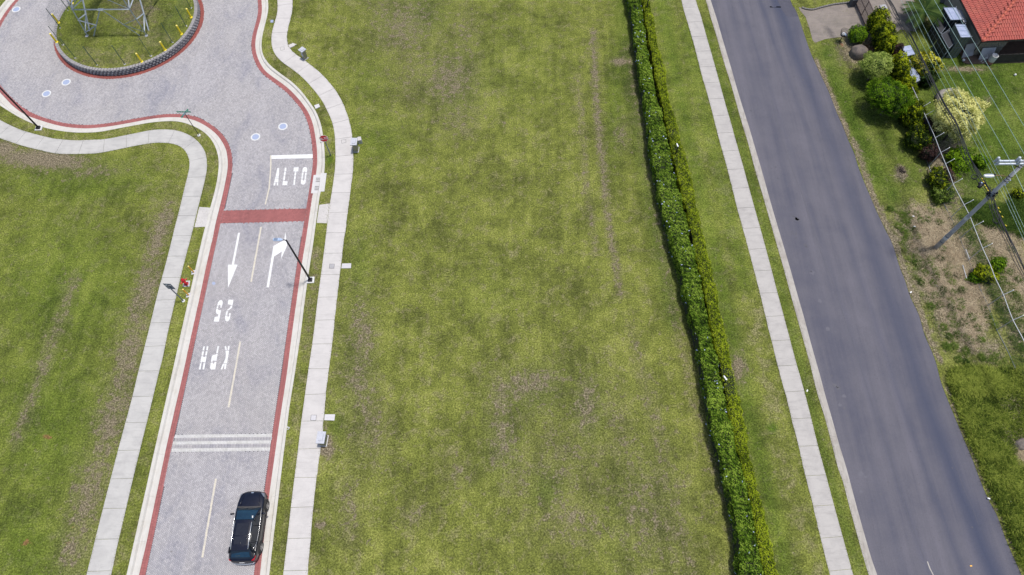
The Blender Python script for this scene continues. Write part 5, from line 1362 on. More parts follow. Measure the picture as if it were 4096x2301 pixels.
def hedge(name, label, left, right, h, mat, dens, leaf, seed, flowers=0, bright=.5, ztop=None, group=None, gap=None, bumpy=.10, side=1.0, cat='hedge'):
    """left/right: photo lines of the TOP edges (at height h)"""
    A_ = W(left, h); B_ = W(right, h)
    n = max(8, int(plen(A_)/.4)); a, b = resample(A_, n), resample(B_, n)
    root = thing(name, label, cat, (float(a[n//2][0]), float(a[n//2][1]), 0), group=group)
    o0 = np.array([a[n//2][0], a[n//2][1], 0])
    wd = float(np.hypot(*(b-a).T).mean()); L = plen((a+b)/2)
    N = int(dens*L*(wd+2*h*side*.8))
    # pick parameter along section: left side, top, right side
    tot = wd+2*h*.8*side; u = RNG.uniform(0, tot, N); t = RNG.uniform(0, 1, N)*(n-1)
    i = np.minimum(t.astype(int), n-2); f = (t-i)[:, None]
    pa = a[i]*(1-f)+a[i+1]*f; pb = b[i]*(1-f)+b[i+1]*f
    w = np.hypot(*(pb-pa).T); ac = (pb-pa)/w[:, None]
    sl = h*.8*side; X = np.zeros(N); Z = np.zeros(N); nx = np.zeros(N); nz = np.zeros(N)
    k = u < sl; X[k] = 0; Z[k] = h-.8*h*(u[k]/sl); nx[k] = -1; nz[k] = .35
    k = (u >= sl) & (u < sl+wd); q = (u[k]-sl)/wd; X[k] = q; Z[k] = h+.10*np.sin(PI*q)-.02; nz[k] = 1; nx[k] = (q-.5)*1.2
    k = u >= sl+wd; X[k] = 1; Z[k] = h-.8*h*((u[k]-sl-wd)/sl); nx[k] = 1; nz[k] = .35
    P = np.column_stack([pa+ac*(X*w)[:, None], Z])
    bump_ = vnoise(P, 2.2, seed)*bumpy+vnoise(P, 8.0, seed+1)*bumpy*.8+vnoise(P, 19.0, seed+5)*bumpy*.5
    nrm = np.column_stack([ac*nx[:, None], nz]); nrm /= np.linalg.norm(nrm, axis=1)[:, None]
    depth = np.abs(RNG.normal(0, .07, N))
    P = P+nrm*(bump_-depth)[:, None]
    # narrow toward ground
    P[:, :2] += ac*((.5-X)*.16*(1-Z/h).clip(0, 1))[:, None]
    tb = bright-.06+vnoise(P, .9, seed+2)*.15+vnoise(P, 7.0, seed+3)*.25+vnoise(P, 24.0, seed+7)*.45+bump_*1.6-(depth > .08)*.35  # outer leaves lighter, buried ones darker: shading put into the tint
    if gap is not None:
        tt_ = t/(n-1); keep = np.ones(N, bool)
        for (g0, g1, pr) in gap: keep &= ~((tt_ > g0) & (tt_ < g1) & (RNG.uniform(0, 1, N) < pr))
        P, nrm, tb = P[keep], nrm[keep], tb[keep]
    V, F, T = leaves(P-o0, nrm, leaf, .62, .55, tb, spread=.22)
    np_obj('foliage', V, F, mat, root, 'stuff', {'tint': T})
    # inner mass: noisy tube, shade between the leaves put into its dark colour
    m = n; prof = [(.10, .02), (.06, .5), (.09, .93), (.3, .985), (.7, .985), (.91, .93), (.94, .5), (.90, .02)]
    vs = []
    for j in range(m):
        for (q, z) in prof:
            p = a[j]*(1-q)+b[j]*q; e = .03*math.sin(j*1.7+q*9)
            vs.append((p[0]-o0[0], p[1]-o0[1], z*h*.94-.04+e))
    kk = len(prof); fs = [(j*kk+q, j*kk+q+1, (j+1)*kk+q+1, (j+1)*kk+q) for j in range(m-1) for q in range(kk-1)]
    MB().add(vs, fs).build('shade_core', MCORE, root)
    if flowers:
        sel = RNG.choice(len(P), flowers, replace=False); C = P[sel]+nrm[sel]*.05-o0
        vs = []; fs = []
        mb = MB()
        for c in C:
            r_ = random.uniform(.022, .038); 
            for q in range(3):
                d = np.array([random.uniform(-.045, .045), random.uniform(-.045, .045), random.uniform(0, .03)]); p = c+d
                mb.add([(p[0]-r_, p[1], p[2]), (p[0], p[1]-r_, p[2]+.01), (p[0]+r_, p[1], p[2]), (p[0], p[1]+r_, p[2]+.01), (p[0], p[1], p[2]+.03)], [(0, 1, 4), (1, 2, 4), (2, 3, 4), (3, 0, 4)])
        mb.build('blossoms', MFLOW, root, kind='stuff')
    return root
HD_L = [(2455,-320),(2519,0),(2530,60),(2541,150),(2556,250),(2572,350),(2588,450),(2604,600),(2630,720),(2655,830),(2700,1000),(2728,1100),(2750,1200),(2782,1320),(2803,1400),(2816,1500),(2838,1620),(2862,1740),(2893,1860),(2925,2000),(2950,2120),(2965,2301),(3010,2560)]
HD_R = [(2508,-320),(2560,0),(2574,100),(2590,200),(2607,300),(2625,400),(2655,500),(2676,600),(2704,720),(2735,840),(2768,1000),(2793,1090),(2812,1200),(2838,1320),(2862,1420),(2882,1500),(2905,1620),(2930,1740),(2960,1860),(2992,2000),(3022,2150),(3048,2301),(3100,2560)]
HY_L = [(2520,-320),(2572,0),(2588,100),(2605,200),(2625,300),(2648,400),(2668,500),(2688,600),(2718,720),(2748,840),(2780,1000),(2806,1100),(2826,1200),(2850,1320),(2872,1420),(2890,1500),(2914,1620),(2936,1740),(2968,1860),(3000,2000),(3030,2150),(3060,2301),(3110,2560)]
HY_R = [(2552,-320),(2596,0),(2612,70),(2628,170),(2650,250),(2672,380),(2700,480),(2733,600),(2765,720),(2790,840),(2826,1000),(2850,1100),(2875,1220),(2895,1320),(2922,1430),(2936,1500),(2960,1620),(2985,1740),(3008,1860),(3042,2000),(3078,2150),(3112,2301),(3168,2560)]
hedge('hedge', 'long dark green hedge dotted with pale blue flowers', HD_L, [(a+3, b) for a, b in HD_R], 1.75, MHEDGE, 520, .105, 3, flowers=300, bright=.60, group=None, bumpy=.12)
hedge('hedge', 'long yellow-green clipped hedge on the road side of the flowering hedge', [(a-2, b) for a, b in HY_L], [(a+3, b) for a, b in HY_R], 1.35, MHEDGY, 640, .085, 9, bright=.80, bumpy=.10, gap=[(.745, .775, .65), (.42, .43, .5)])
# dead twigs at the foot of the dark hedge
tw = MB()
Ad = W(HD_L, 1.0)
for k in range(520):
    q, d = at_len(Ad, random.uniform(0, plen(Ad))); q = q[0]
    x, y = q[0]-random.uniform(-.15, .35), q[1]; z = random.uniform(.15, 1.0)
    a = random.uniform(0, 6.28); l = random.uniform(.15, .45)
    tw.bar((x, y, z), (x+math.cos(a)*l*.6, y+math.sin(a)*l, z+random.uniform(-.1, .3)), .012)
o = tw.build('dead_twigs', MTWIG, None, kind='stuff'); tag(o, 'bare grey twigs showing along the left foot of the flowering hedge', 'twigs')
# garden lamps rising between the hedges
def garden_lamp(px, py, h, lab, dx, dy):
    x, y, _ = G(px, py, 0); o = thing('garden_lamp', lab, 'garden lamp', (x, y, .1), 0, 'small lamps between the hedges')
    MB().tube([(0, 0, 0), (0, 0, h-.1), (dx*.05, dy*.05, h)], .055, 10).build('stem', MBLACK, o, True)
    MB().lathe([(.0001, 0), (.06, .01), (.07, .05), (.04, .08), (.0001, .09)], (dx*.05, dy*.05, h), 12, False).build('joint', MSIGNW, o, True)
    MB().tube([(dx*.08, dy*.08, h+.04), (dx*.25, dy*.25, h+.02), (dx*.36, dy*.36, h+.03)], [.05, .06, .04], 10).build('lamp_head', MSIGNW, o, True)
garden_lamp(2872, 1562, 2.2, 'white-headed garden lamp rising out of the lower stretch of hedge', -.45, .9)
garden_lamp(2690, 655, 2.2, 'white-headed garden lamp rising out of the hedge in the upper third', -.2, .98)
garden_lamp(2578, 75, 2.2, 'white-headed garden lamp in the hedge at the top edge', 0.3, .95)

def crown(root, c, rad, n, leaf, mat, seed, lump=.18, bright=.5, flat=1.0, name='crown', jit=.7, core=True, low=-.55):
    d = RNG.normal(0, 1, (n, 3)); d /= np.linalg.norm(d, axis=1)[:, None]; d = d[d[:, 2] > low]
    rr = 1+vnoise(d, 4.0, seed)*lump*1.2+vnoise(d, 10.0, seed+1)*lump*.9+vnoise(d, 20.0, seed+9)*lump*.4
    dep = np.abs(RNG.normal(0, .15, len(d)))
    P = d*np.array([rad[0], rad[1], rad[2]])*(rr-dep)[:, None]+np.array(c)
    tb = bright-.10+vnoise(d, 7.0, seed+2)*.38+vnoise(d, 16.0, seed+3)*.45+d[:, 2]*.18-(dep > .13)*.35  # up-facing leaves lighter, buried ones darker: light and shade put into tint
    V, F, T = leaves(P, d, leaf, .6, jit, tb, spread=.22)
    o = np_obj(name, V, F, mat, root, 'stuff', {'tint': T})
    if core:
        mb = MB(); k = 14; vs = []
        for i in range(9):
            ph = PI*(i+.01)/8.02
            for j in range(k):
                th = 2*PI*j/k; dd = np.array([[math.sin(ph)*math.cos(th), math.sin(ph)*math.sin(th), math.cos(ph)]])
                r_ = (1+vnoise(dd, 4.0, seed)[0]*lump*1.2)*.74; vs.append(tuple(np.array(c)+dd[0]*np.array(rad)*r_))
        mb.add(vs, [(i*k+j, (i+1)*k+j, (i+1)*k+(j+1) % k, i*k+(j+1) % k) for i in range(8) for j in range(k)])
        mb.build('shade_core', MCORE, root)  # near-black filler standing for the shaded inside of the crown
    return o
def trunk(root, top, r=.07, forks=4, spread=.4):
    mb = MB(); mb.tube([(0, 0, -.05), (.02, .01, top*.5), (0, .02, top)], [r*1.4, r, r*.8], 9)
    for k in range(forks):
        a = 2*PI*k/forks+.4; mb.tube([(0, .02, top*.8), (math.cos(a)*spread*.6, math.sin(a)*spread*.6, top+spread*.5), (math.cos(a)*spread, math.sin(a)*spread, top+spread)], [r*.6, r*.4, r*.2], 6)
    return mb.build('trunk', MBARK, root, True)
MLEAF1 = leaf_mat('pale_green_leaves', (.045, .085, .008), (.210, .290, .045), (.380, .460, .110), .7, .12, .25)
MLEAF2 = leaf_mat('bright_green_leaves', (.012, .044, .002), (.085, .185, .005), (.210, .340, .012), .7, .12, .25)
MLEAF3 = leaf_mat('variegated_leaves', (.130, .140, .022), (.460, .470, .120), (.74, .72, .30), .7, .15, .25)
MLEAF4 = leaf_mat('lime_leaves', (.008, .022, .002), (.058, .098, .003), (.370, .420, .012), .7, .12, .25)
MLEAF5 = leaf_mat('dark_red_leaves', (.010, .006, .006), (.035, .016, .014), (.080, .030, .022), .6, .3, .1)
MLEAF6 = leaf_mat('croton_yellow_leaves', (.04, .08, .004), (.34, .34, .015), (.60, .55, .05), .5, .35, .25)
MLEAF7 = leaf_mat('palm_leaves', (.010, .026, .005), (.030, .062, .012), (.075, .115, .026), .7, .1, .2)
def tree(name, label, cat, base, c_img, rad, h, mat, n, leaf, seed, lump=.14, bright=.5, group=None, th=None):
    bx, by, _ = G(*base, .05); cx_, cy_, _ = G(*c_img, h)
    o = thing(name, label, cat, (bx, by, .03), 0, group)
    trunk(o, th if th else max(.3, h-rad[2]*.6), .07)
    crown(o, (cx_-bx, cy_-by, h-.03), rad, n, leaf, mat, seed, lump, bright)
    return o
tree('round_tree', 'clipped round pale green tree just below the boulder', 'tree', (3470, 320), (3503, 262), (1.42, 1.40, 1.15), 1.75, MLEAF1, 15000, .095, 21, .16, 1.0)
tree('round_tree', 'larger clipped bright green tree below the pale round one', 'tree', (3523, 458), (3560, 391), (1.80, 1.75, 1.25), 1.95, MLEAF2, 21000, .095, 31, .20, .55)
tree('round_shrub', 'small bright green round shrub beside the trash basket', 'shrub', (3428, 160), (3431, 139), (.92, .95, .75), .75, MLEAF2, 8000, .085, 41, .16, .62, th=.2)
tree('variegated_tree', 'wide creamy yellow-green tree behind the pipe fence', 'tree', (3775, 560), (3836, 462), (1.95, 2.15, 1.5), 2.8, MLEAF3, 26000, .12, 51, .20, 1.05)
# tall loose hedge along the garden boundary: separate shrubs
def shrub(label, img, rad, h, mat, n, leaf, seed, lump=.22, bright=.5, name='shrub', group='shrubs along the garden boundary'):
    x, y, _ = G(*img, h); o = thing(name, label, 'shrub', (x, y, .03), 0, group)
    mb = MB()
    for k in range(6):
        a = 2*PI*k/6+seed; mb.tube([(0, 0, -.03), (math.cos(a)*rad[0]*.25, math.sin(a)*rad[1]*.25, h*.5), (math.cos(a)*rad[0]*.5, math.sin(a)*rad[1]*.5, h*.9)], [.03, .02, .01], 5)
    mb.build('stems', MBARK, o)
    crown(o, (0, 0, h), rad, n, leaf, mat, seed, lump, bright, low=-.9); return o
shrub('tall lime and dark green shrub nearest the garden gate', (3508, 88), (.85, .95, 1.2), 1.5, MLEAF4, 11000, .11, 61, .25, 0.59)
shrub('tall dark shrub with lime tips behind the small round shrub', (3530, 140), (.95, 1.1, 1.25), 1.5, MLEAF4, 12000, .11, 62, .25, 0.57)
shrub('lime-tipped shrub just above the metal-topped boxes', (3548, 185), (.75, .85, 1.0), 1.4, MLEAF4, 9000, .11, 63, .25, 0.67)
shrub('dark purplish bare shrub against the upper metal box', (3582, 212), (.62, .62, .9), 1.1, MLEAF5, 5000, .10, 64, .3, .45)
shrub('bright lime shrub between the pale round tree and the metal boxes', (3598, 275), (.85, 1.2, 1.1), 1.3, MLEAF4, 11000, .11, 65, .25, 0.77)
shrub('lime shrub touching the right of the bright green tree', (3630, 350), (.8, .95, .95), 1.2, MLEAF4, 9000, .11, 66, .25, 0.75)
shrub('dark glossy shrub with lime tips below the bright green tree', (3645, 455), (.95, 1.3, 1.0), 1.2, MLEAF4, 12000, .11, 67, .25, 0.42)
shrub('dark shrub with a few lime tips, next one down the fence', (3675, 545), (.95, 1.3, .9), 1.1, MLEAF4, 9000, .11, 68, .3, 0.32)
shrub('dark brown bare shrub right against the pipe fence', (3712, 520), (.62, 1.25, .85), 1.0, MLEAF5, 7000, .10, 69, .3, .35)
shrub('dark red-leaved shrub near the lower end of the boundary hedge', (3722, 615), (.65, .8, .7), .9, MLEAF5, 5000, .10, 70, .3, .6)
shrub('sparse green and red shrub beside the pipe fence, above the utility pole', (3750, 715), (.75, 1.0, .7), .8, MLEAF4, 4500, .11, 71, .35, 0.52)
shrub('dark red sparse shrub under the pipe rail above the utility pole', (3785, 705), (.5, .7, .6), .7, MLEAF5, 3000, .10, 72, .35, .6)
shrub('olive low shrub at the end of the dark hedge shadow', (3775, 775), (.9, .9, .55), .55, MLEAF1, 4500, .11, 73, .35, .15)
shrub('yellow and green croton shrub beside the metal boxes', (3700, 262), (1.05, 1.3, .9), 1.1, MLEAF6, 2600, .26, 74, .3, .50)
shrub('drooping dark green shrub below the croton', (3708, 310), (.7, .75, .7), .8, MLEAF7, 4500, .14, 75, .35, .4)
shrub('light green feathery plant beside the pipe fence in the yard', (3835, 630), (1.0, 1.15, .55), .6, MLEAF2, 6000, .13, 76, .35, .8)
shrub('small light green plant near the hanging cable bundle', (3925, 645), (.55, .6, .4), .45, MLEAF2, 2200, .13, 77, .35, .8)
shrub('lime bush on the fence line below the utility pole', (3940, 1095), (.75, .7, .6), .6, MLEAF4, 5000, .11, 78, .35, 0.87)
shrub('green bush in the dry grass right of the fence', (3990, 1060), (.6, .55, .45), .45, MLEAF2, 3000, .11, 79, .35, .7)
shrub('low green weed clump hugging the fence foot', (3920, 1105), (.8, .6, .35), .35, MLEAF2, 4000, .11, 80, .35, .5)
shrub('sparse lime seedling right of the utility pole', (4075, 775), (.5, .5, .4), .5, MLEAF4, 900, .12, 81, .4, .75)

# palm
px_, py_, _ = G(3700, 45, 1.5)
palm = thing('palm', 'low palm with arching dark green fronds by the house', 'palm', (px_, py_, .05))
MB().tube([(0, 0, 0), (.05, .05, .9), (0, .1, 1.5)], [.22, .16, .12], 10).build('trunk', MBARK, palm, True)
for k in range(22):
    a = 2*PI*k/22+random.uniform(-.15, .15); L = random.uniform(1.9, 2.6); el = random.uniform(.25, 1.0)
    mb = MB(); pts = []
    for i in range(9):
        t = i/8; r_ = L*t; z = 1.5+math.sin(el)*r_*.9-.42*(r_**2)*.75/ (L*.6)*.9
        pts.append(Vector((math.cos(a)*r_, .1+math.sin(a)*r_, max(.25, z))))
    mb.tube(pts, .018, 5)
    for i in range(1, 26):
        t = i/26; p = pts[min(7, int(t*8))].lerp(pts[min(8, int(t*8)+1)], t*8-int(t*8)); d = (pts[-1]-pts[0]).normalized(); sd_ = Vector((-math.sin(a), math.cos(a), 0))
        for s in (-1, 1):
            e = p+sd_*s*(.50*math.sin(PI*(.15+.8*t)))+d*.22+Vector((0, 0, -.16))
            w = d*.045
            mb.add([p-w, p+w, e+w*.2, e-w*.2], [(0, 1, 2, 3)])
    f_ = mb.build('frond', MLEAF7, palm)
    at = f_.data.attributes.new('tint', 'FLOAT', 'POINT'); tv = random.uniform(.3, .9); at.data.foreach_set('value', [tv]*len(f_.data.vertices))

# ------------------------------------------------------------------ grass blades
def blades(name, label, cat, pts, z, L, wdt, lean, mat, attrs, spread=.22, nseg=1, parent=None, fan=None):
    """one tapered blade per point; z may be array"""
    n = len(pts); a = RNG.uniform(0, 2*PI, n); ln = L*RNG.uniform(.55, 1.4, n); le = np.minimum(lean*RNG.uniform(.4, 1.3, n), 1.5)
    if fan is not None: a = fan
    dx, dy = np.cos(a)*np.sin(le)*ln, np.sin(a)*np.sin(le)*ln; dz = np.cos(le)*ln
    px_, py_ = -np.sin(a)*wdt/2, np.cos(a)*wdt/2
    z = np.full(n, z) if np.isscalar(z) else z
    B0 = np.column_stack([pts[:, 0]-px_, pts[:, 1]-py_, z]); B1 = np.column_stack([pts[:, 0]+px_, pts[:, 1]+py_, z])
    if nseg == 1:
        T_ = np.column_stack([pts[:, 0]+dx, pts[:, 1]+dy, z+dz])
        V = np.stack([B0, B1, T_], 1).reshape(-1, 3); F = np.arange(n*3).reshape(n, 3); k = 3
    else:
        M0 = np.column_stack([pts[:, 0]-px_*.8+dx*.45, pts[:, 1]-py_*.8+dy*.45, z+dz*.62]); M1 = np.column_stack([pts[:, 0]+px_*.8+dx*.45, pts[:, 1]+py_*.8+dy*.45, z+dz*.62])
        T_ = np.column_stack([pts[:, 0]+dx*1.25, pts[:, 1]+dy*1.25, z+dz*.80])
        V = np.stack([B0, B1, M1, M0, T_], 1).reshape(-1, 3); q = np.arange(n)[:, None]*5
        F = np.vstack([np.hstack([q, q+1, q+2]), np.hstack([q, q+2, q+3]), np.hstack([q+3, q+2, q+4])]); k = 5
    at = {kk: np.repeat(v, k) for kk, v in attrs.items()}
    if 'tint' not in at: at['tint'] = np.repeat(RNG.normal(0, spread, n), k)
    o = np_obj(name, V, F, mat, parent, 'stuff', at)
    return tag(o, label, cat)
def scatter_poly(poly, n, test=None):
    poly = np.array(poly)[:, :2]; lo, hi = poly.min(0), poly.max(0)
    p = RNG.uniform(lo, hi, (n, 2)); p = p[inside(p, poly)]
    return p
# the part of the lawns the drone can see, a little wider than the picture
view_poly = np.array([G(*q)[:2] for q in [(-160, -140), (4250, -140), (4250, 2420), (-160, 2420)]])
def lawn_blades(name, label, poly, z, dens, L=.075, wdt=.016, avoid=(), spread=.26):
    poly = np.array(poly)[:, :2]; lo = np.maximum(poly.min(0), view_poly.min(0)); hi = np.minimum(poly.max(0), view_poly.max(0))
    n = int((hi-lo).prod()*dens); p = RNG.uniform(lo, hi, (n, 2))
    p = p[inside(p, view_poly)]; p = p[inside(p, poly)]
    for av in avoid: p = p[~inside(p, av)]
    pa = patches(p)
    bald = pa['soil']+vnoise(p, 3.0, 5)*.25+vnoise(p, 9.0, 6)*.2
    keep = RNG.uniform(0, 1, len(p)) > np.clip(bald-.15, 0, .93); p = p[keep]; pa = {k: v[keep] for k, v in pa.items()}
    pa['soil'] = pa['soil']*.35
    tuft = vnoise(p, 5.5, 8)*.12
    pa['tint'] = RNG.normal(.05, spread, len(p))+tuft
    return blades(name, label, 'grass', p, z, L, wdt, 1.05, MBLADE, pa)
def band(a, b): return np.vstack([resample(a, 200), resample(b, 200)[::-1]])
w_band, e_band, s_band = band(WL[3], WL[4]), band(WR[3], WR[4]), band(wSL, wSR)
lawn_blades('grass', 'short green grass covering the open field between the sidewalks', cen_poly, ZL, 165, avoid=(e_band, s_band))
lawn_blades('grass', 'short green grass of the field left of the paved road', left_poly, ZL, 150, avoid=(w_band,))
lawn_blades('grass', 'grass on the round pylon island', ringpts(RB-.28), ZI+.01, 220, L=.08)
ver_poly = right_poly
lawn_blades('grass', 'grass of the verge and garden right of the asphalt road', ver_poly, .03, 120, L=.09)
# overhanging fringe at the walk edges
def fringe(name, label, curve, z, dens, L, spreadn=.05):
    t = RNG.uniform(0, plen(curve), int(plen(curve)*dens)); q, d = at_len(curve, t); q = q+RNG.normal(0, spreadn, q.shape)
    px = PIX(q); k = (px[:, 1] > -60) & (px[:, 1] < 2400); q = q[k]
    pa = patches(q); pa['soil'] = pa['soil']*.2
    return blades(name, label, 'grass', q, z, L, .016, 1.1, MBLADE, pa, .3)
for c_, l_ in ((WL[3], 'grass fringe along the inner edge of the left sidewalk'), (WL[4], 'grass fringe along the outer edge of the left sidewalk'), (WR[3], 'grass fringe along the inner edge of the right sidewalk'), (WR[4], 'grass fringe along the outer edge of the right sidewalk'), (wSL, 'grass fringe along the field side of the roadside sidewalk'), (wSR, 'grass fringe along the road side of the roadside sidewalk'), (wCB, 'grass fringe along the back of the roadside kerb')):
    fringe('grass_fringe', l_, c_, .13, 60, .10)

# rough ground on the right: tufts on bare soil, then tall grass
MTUFT = leaf_mat('tuft_grass', (.022, .050, .008), (.070, .125, .016), (.165, .220, .045), .75, .1, .25)
MTALL = leaf_mat('tall_grass', (.022, .040, .006), (.110, .158, .018), (.290, .335, .060), .75, .1, .3)
MSTRAW = leaf_mat('straw', (.20, .15, .10), (.40, .32, .21), (.58, .49, .34), .8, .15, .1)
def clumps(name, label, centres, R_, per, L, mat, z=.03, wdt=.022, lean=.8, base=.5, cat='grass'):
    C = np.repeat(centres, per, 0); n = len(C); a = RNG.uniform(0, 2*PI, n); r_ = R_*np.sqrt(RNG.uniform(0, 1, n))*RNG.uniform(.7, 1.3, n)
    p = C+np.column_stack([np.cos(a)*r_, np.sin(a)*r_]); 
    return blades(name, label, cat, p, z, L, wdt, lean, mat, {'tint': np.clip(base+np.repeat(RNG.normal(0, .28, len(centres)), per)+RNG.normal(0, .20, n), 0, 1)}, nseg=2, fan=a+RNG.normal(0, .5, n))
tp = [(3610,862),(3665,858),(3723,848),(3620,887),(3680,884),(3755,892),(3590,905),(3612,928),(3655,924),(3668,948),(3710,880),(3630,950),(3663,1032),(3765,996),(3720,1040),(3758,1034),(3660,1055),(3690,1052),(3715,1060),(3690,1077),(3740,1085),(3797,1040),(3798,1068),(3785,1090),(3788,1104),(3835,1076),(3827,1105),(3805,1130),(3742,1107),(3764,1165),(3760,1180),(3735,1185),(3810,1172),(3840,1163),(3848,1162),(3800,1205),(3840,1208),(3755,1220),(3720,1225),(3800,1232),(3840,1232),(3807,1262),(3800,1275),(3850,1290),(3880,1278),(3885,1270),(3810,1302),(3820,1300),(3773,1310),(3795,1348),(3825,1340),(3860,1352),(3880,1366),(3907,1315),(3920,1360),(3782,1385),(3815,1386),(3862,1405),(3770,1160),(3700,1095),(3680,1130),(3730,1135),(3785,1392),(3925,1430),(3830,1440),(3860,1450),(3950,1265),(3936,1240),(3975,1300),(3560,838),(3950,905),(4010,1040),(4040,1000),(4060,1180),(4070,1120),(4035,1090)]
tc = np.array([G(*p)[:2] for p in tp])
clumps('grass_tufts', 'separate dark green grass tufts on the bare soil near the utility pole', tc, .24, 150, .22, MTUFT, wdt=.024)
# denser weeds where the photo turns green again
def region(pts): return np.array([G(*p)[:2] for p in pts])
weeds = region([(3575,840),(3640,850),(3668,1000),(3700,1160),(3760,1330),(3800,1420),(3900,1440),(4000,1480),(4100,1500),(4100,1440),(3960,1400),(3860,1420),(3770,1380),(3725,1290),(3680,1180),(3640,1080),(3605,980)])
clumps('weeds', 'ragged green weeds edging the bare soil along the asphalt', scatter_poly(weeds, 900), .16, 22, .19, MTUFT, base=.78, cat='weeds')
fence_w = region([(3800,905),(3850,960),(3900,1060),(3960,1200),(4010,1300),(4060,1400),(4110,1480),(4110,1250),(4040,1130),(3960,1000),(3900,900),(3860,830)])
clumps('weeds', 'tangled olive weeds along both sides of the pipe fence', scatter_poly(fence_w, 650), .25, 26, .28, MTUFT, base=.45, cat='weeds')
yard_w = region([(3850,800),(3960,830),(4100,800),(4130,900),(4130,960),(4000,920),(3900,880)])
clumps('weeds', 'dark overgrown weeds under the cables beside the pole', scatter_poly(yard_w, 800), .28, 30, .38, MTUFT, base=.22, cat='weeds')
for (cx_, cy_, rx, ry, nn_, b_, lab) in ((3898, 1532, 92, 42, 300, .92, 'bright green tall grass clump at the start of the overgrown bank'),):
    a = RNG.uniform(0, 2*PI, nn_); r_ = np.sqrt(RNG.uniform(0, 1, nn_))
    cs_ = np.array([G(cx_+rx*rr*math.cos(t), cy_+ry*rr*math.sin(t))[:2] for t, rr in zip(a, r_)])
    clumps('tall_grass', lab, cs_, .20, 34, .52, MTALL, wdt=.04, base=b_, lean=.9, cat='tall grass')
bank = region([(3795,1500),(3850,1480),(4000,1490),(4130,1480),(4180,1700),(4210,2000),(4300,2560),(4225,2560),(4115,2301),(4076,2225),(4015,2065),(3943,1910),(3885,1765),(3820,1600)])
bk = scatter_poly(bank, 9000)
bt = vnoise(bk, .9, 77)*.2
px = PIX(bk); dryz = np.exp(-(((px[:, 0]-4050)/60)**2+((px[:, 1]-1680)/150)**2))
hole = np.exp(-(((px[:, 0]-4085)/45)**2+((px[:, 1]-1830)/60)**2))
bk2 = bk[(RNG.uniform(0, 1, len(bk)) > dryz*.75) & (hole < .35)]
sel_ = vnoise(bk2, 1.4, 91) > .10
clumps('tall_grass', 'long green grass covering the bank along the lower asphalt edge', bk2[~sel_], .20, 24, .46, MTALL, wdt=.040, base=.64, lean=.85, cat='tall grass')
clumps('tall_grass', 'darker tufted grass between the bright clumps on the lower bank', bk2[sel_], .22, 18, .38, MTALL, wdt=.040, base=.30, lean=1.0, cat='tall grass')
st_ = np.vstack([scatter_poly(region([(3640,820),(3800,850),(3900,1000),(3960,1230),(3900,1400),(3800,1330),(3700,1150),(3640,980)]), 3000), scatter_poly(region([(3990,1550),(4110,1540),(4120,1850),(4010,1800)]), 1200), scatter_poly(region([(3900,900),(4130,960),(4130,1400),(4020,1250),(3930,1050)]), 1500),
                 scatter_poly(region([(3780,1010),(3830,1000),(3870,1120),(3800,1100)]), 500)])
n_ = len(st_); blades('straw', 'dry straw scattered over the bare soil on the right', 'straw', np.repeat(st_, 7, 0)+RNG.normal(0, .12, (n_*7, 2)), .05, .34, .014, 1.45, MSTRAW, {'tint': np.clip(RNG.normal(.5, .25, n_*7), 0, 1)}, nseg=2)
# ------------------------------------------------------------------ asphalt repairs, seams, drips
def sheet_poly(name, pts, mat, z, label=None, cat=None, world_=False, kind=None):
    o = MB().prism([G(*p)[:2] if not world_ else p for p in pts], z-.002, z).build(name, mat)
    if label: tag(o, label, cat)
    if kind: o['kind'] = kind
    return o
sheet_poly('road_patch', [(3098,-60),(3110,0),(3128,40),(3144,62),(3160,68),(3196,66),(3196,40),(3182,20),(3166,0),(3150,-60)], MASPH2, .014, kind='structure')
def stain(label, spots, mat=MOIL, name='oil_stain'):
    mb = MB()
    for (x, y, r) in spots:
        w = G(x, y); k = 12; rr = r/32.0
        mb.prism([(w[0]+rr*random.uniform(.6, 1.2)*math.cos(2*PI*i/k), w[1]+rr*random.uniform(.6, 1.2)*math.sin(2*PI*i/k)) for i in range(k)], .011, .0135)
    tag(mb.build(name, mat), label, 'stain')
def ca(x, y): return (2600+x/2.894, 500+y/2.894)
stain('large dark oil stain with drips on the asphalt in the upper part', [(*ca(1680, 1080), 7), (*ca(1700, 1090), 6), (*ca(1718, 1105), 6), (*ca(1660, 1055), 4), (*ca(1640, 990), 2.2), (*ca(1622, 990), 2.2), (*ca(1628, 1030), 2.5), (*ca(1640, 1060), 2), (*ca(1675, 915), 3), (*ca(1665, 1030), 2)])
stain('second group of oil drips on the asphalt below the large stain', [(*ca(1640, 1240), 2.5), (*ca(1660, 1262), 2.5), (*ca(1690, 1262), 3.5), (*ca(1638, 1265), 2), (*ca(1692, 1308), 3), (*ca(1800, 1395), 5), (*ca(1815, 1412), 3), (*ca(1480, 620), 4), (*ca(1452, 490), 3.5), (*ca(1402, 505), 2)])
stain('oil drips on the asphalt near the middle, beside the kerb', [(2900+1268/2.894, 1500+125/2.894, 5), (2900+1300/2.894, 1500+140/2.894, 3), (2900+1306/2.894, 1500+158/2.894, 3.4), (2900+1326/2.894, 1500+148/2.894, 2.6), (2900+1236/2.894, 1500+12/2.894, 2.6), (2900+1412/2.894, 1500+476/2.894, 2.6), (2900+1384/2.894, 1500+386/2.894, 2.8), (2900+1412/2.894, 1500+710/2.894, 2)])
stain('faded oil spots on the lower left lane of the asphalt', [(2900+1575/2.894, 1500+1145/2.894, 7), (2900+1625/2.894, 1500+1182/2.894, 4), (2900+1575/2.894, 1500+1352/2.894, 5), (2900+1380/2.894, 1500+245/2.894, 5), (2900+1330/2.894, 1500+350/2.894, 5), (2700+1590/2.894, 1000+262/2.894, 6), (2700+1675/2.894, 1000+590/2.894, 6), (2700+1770/2.894, 1000+920/2.894, 6)], MOILF)
